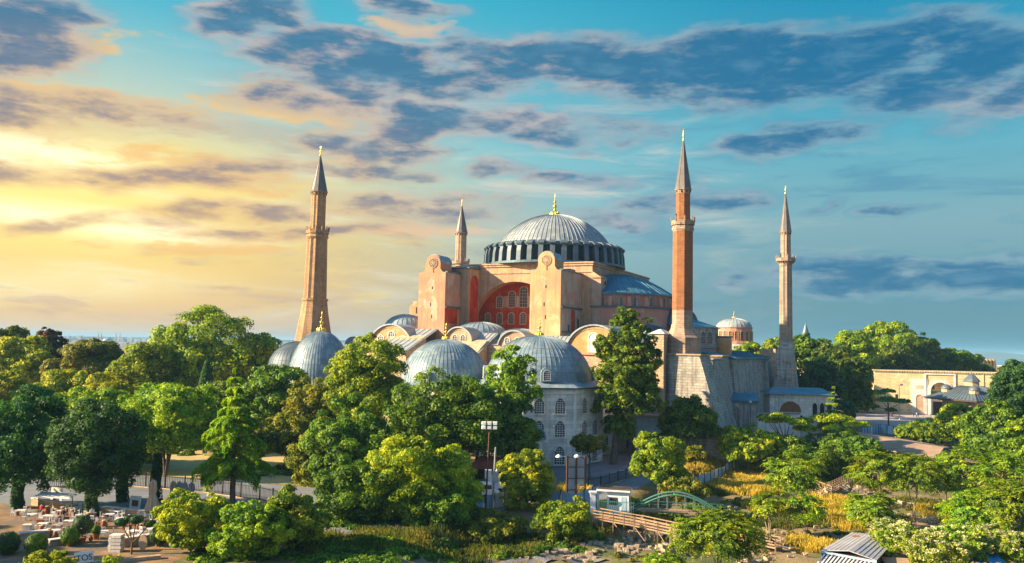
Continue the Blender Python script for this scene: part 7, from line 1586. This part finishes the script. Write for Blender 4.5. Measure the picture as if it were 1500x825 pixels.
# ================================================================== people, far off by the gate and on the terrace
SK = mat('skin', (0.5, 0.3, 0.2), bump=0); HR = mat('dark_hair', (0.03, 0.02, 0.015), bump=0)
CL = {k: mat(k+'_cloth', c, bump=0, rough=.9) for k, c in dict(red=(.5, .04, .03), black=(.02, .02, .025), white=(.7, .7, .68), navy=(.03, .05, .14), grey=(.25, .26, .28), tan=(.45, .33, .2)).items()}
def person(label, x, y, rz, top, legs, h=1.72, stride=.16, group='passers-by in front of the gate'):
    R = thing('person', label, 'person', (x, y, 0), rz, group); k = h/1.72
    def loft(rings, mbx, n=10):
        vs = [(cx+rx*cos(2*pi*i/n), cy+ry*sin(2*pi*i/n), z) for (cx, cy, z, rx, ry) in rings for i in range(n)]; m_ = len(rings)
        mbx.add(vs, [(j*n+i, j*n+(i+1) % n, (j+1)*n+(i+1) % n, (j+1)*n+i) for j in range(m_-1) for i in range(n)]+[tuple(range(n))[::-1], tuple(range((m_-1)*n, m_*n))], True)
    me = bpy.data.meshes.new('body'); J = [(0, 0, .95), (0, 0, 1.2), (0, 0, 1.42), (0, 0, 1.5), (0, -.01, 1.62), (0, -.01, 1.71), (.19, 0, 1.4), (.25, .05, 1.13), (.24, -.08, .9), (.24, -.11, .8), (-.19, 0, 1.4), (-.25, -.03, 1.13), (-.24, -.12, .9), (-.24, -.15, .8),
         (.1, 0, .9), (.1, -stride*.6, .5), (.1, -stride*.7, .08), (.1, -stride*.7-.16, .04), (-.1, 0, .9), (-.1, stride*.4, .5), (-.1, stride, .1), (-.1, stride-.15, .04)]
    Ed = [(0, 1), (1, 2), (2, 3), (3, 4), (4, 5), (2, 6), (6, 7), (7, 8), (8, 9), (2, 10), (10, 11), (11, 12), (12, 13), (0, 14), (14, 15), (15, 16), (16, 17), (0, 18), (18, 19), (19, 20), (20, 21)]
    Rr = [.14, .12, .13, .055, .09, .07, .06, .045, .035, .03, .06, .045, .035, .03, .09, .06, .045, .04, .09, .06, .045, .04]
    me.from_pydata([(a*k, b_*k, c*k) for a, b_, c in J], Ed, []); o = bpy.data.objects.new('body', me); COL.objects.link(o); o.parent = R
    me.skin_vertices.new() if hasattr(me.skin_vertices, 'new') else None
    md = o.modifiers.new('skin', 'SKIN'); 
    if not me.skin_vertices: 
        bpy.context.view_layer.objects.active = o
    try:
        for i, v in enumerate(me.skin_vertices[0].data): v.radius = (Rr[i]*k, Rr[i]*k*.8); v.use_root = (i == 0)
    except Exception: pass
    sb = o.modifiers.new('sub', 'SUBSURF'); sb.levels = 1; sb.render_levels = 1; me.materials.append(SK)
    b = MB(); loft([(0, 0, .88*k, .17*k, .12*k), (0, 0, 1.1*k, .155*k, .115*k), (0, 0, 1.38*k, .2*k, .125*k), (0, 0, 1.47*k, .09*k, .08*k)], b)
    for s, dy in ((1, .05), (-1, -.03)): b.tube([(s*.19*k, 0, 1.41*k), (s*.25*k, dy*k, 1.13*k), (s*.24*k, (dy-.1)*k, .95*k)], [.07*k, .055*k, .045*k], 7)
    b.build('top', CL[top], R); b = MB(); loft([(0, 0, .8*k, .165*k, .12*k), (0, 0, .95*k, .16*k, .12*k)], b)
    for s, ky, fy in ((1, -stride*.6, -stride*.7), (-1, stride*.4, stride)): b.tube([(s*.09*k, 0, .9*k), (s*.1*k, ky*k, .5*k), (s*.1*k, fy*k, .1*k)], [.1*k, .075*k, .06*k], 7)
    b.build('trousers', CL[legs], R); MB().lathe([(.02, 1.74*k), (.085*k, 1.7*k), (.1*k, 1.64*k), (.085*k, 1.58*k)], 10, (0, .02)).build('hair', HR, R)
PP = [(1306, 611, 'red', 'black', 'person in a red top left of the lamp post before the gate'), (1303, 604, 'white', 'navy', 'person in white far behind the one in red'), (1329, 607, 'red', 'grey', 'person in red walking beside a person in navy by the gate'),
      (1334, 609, 'navy', 'black', 'person in navy on the right of the walking pair'), (1338, 607, 'grey', 'navy', 'person in grey behind the walking pair'), (1345, 604, 'white', 'black', 'person in a white top by the marble bay'), (1366, 606, 'black', 'black', 'person in black at the foot of the portal arch'),
      (1274, 604, 'tan', 'grey', 'person in tan clothes at the left corner of the gate wall'), (1281, 606, 'white', 'grey', 'person in a white shirt under the umbrella pine'), (1288, 602, 'black', 'navy', 'person in a black top right of the umbrella pine trunk')]
for i, (px, py, t_, l_, lb) in enumerate(PP): g_ = ground(px, py); person(lb, g_.x, min(g_.y, 306), i*1.3, t_, l_)
g_ = ground(107, 788); person('person in a pale grey shirt standing in the shade of the terrace', g_.x, g_.y, 0.4, 'grey', 'navy', group='people on the terrace')
for px, py, t_, l_, lb in ((60, 758, 'red', 'navy', 'person in a red top between the back left terrace tables'), (134, 764, 'white', 'black', 'person in a white shirt beside the ivied trunk on the terrace'), (226, 776, 'navy', 'tan', 'person in a navy top at the right end of the terrace'), (92, 765, 'black', 'grey', 'person in a black top among the centre terrace tables')):
    g_ = ground(px, py); person(lb, g_.x, g_.y, px*.1, t_, l_, group='people on the terrace')
g_ = ground(1033, 668); person('person in a red top at the foot of the bastion', g_.x, g_.y, 0.8, 'red', 'grey', group='people on the court')
g_ = ground(1026, 670); person('person in a white top walking below the bastion', g_.x, g_.y, 2.8, 'white', 'navy', group='people on the court')
# ================================================================== air
def haze():
    b = MB().box(-9500, 9500, -4500, 16500, -14, 80); m = bpy.data.materials.new('thin_air'); m.use_nodes = True; T = NT(m.node_tree); T.n.clear()
    out = T.new('ShaderNodeOutputMaterial'); v = T.new('ShaderNodeVolumePrincipled'); v.inputs['Color'].default_value = (0.32, 0.66, 0.95, 1); v.inputs['Density'].default_value = 0.00010; T.l.new(v.outputs[0], out.inputs['Volume'])
    o = b.build('haze', m); o['kind'] = 'stuff'; o['label'] = 'thin blue haze over the distance'; o['category'] = 'haze'
haze()
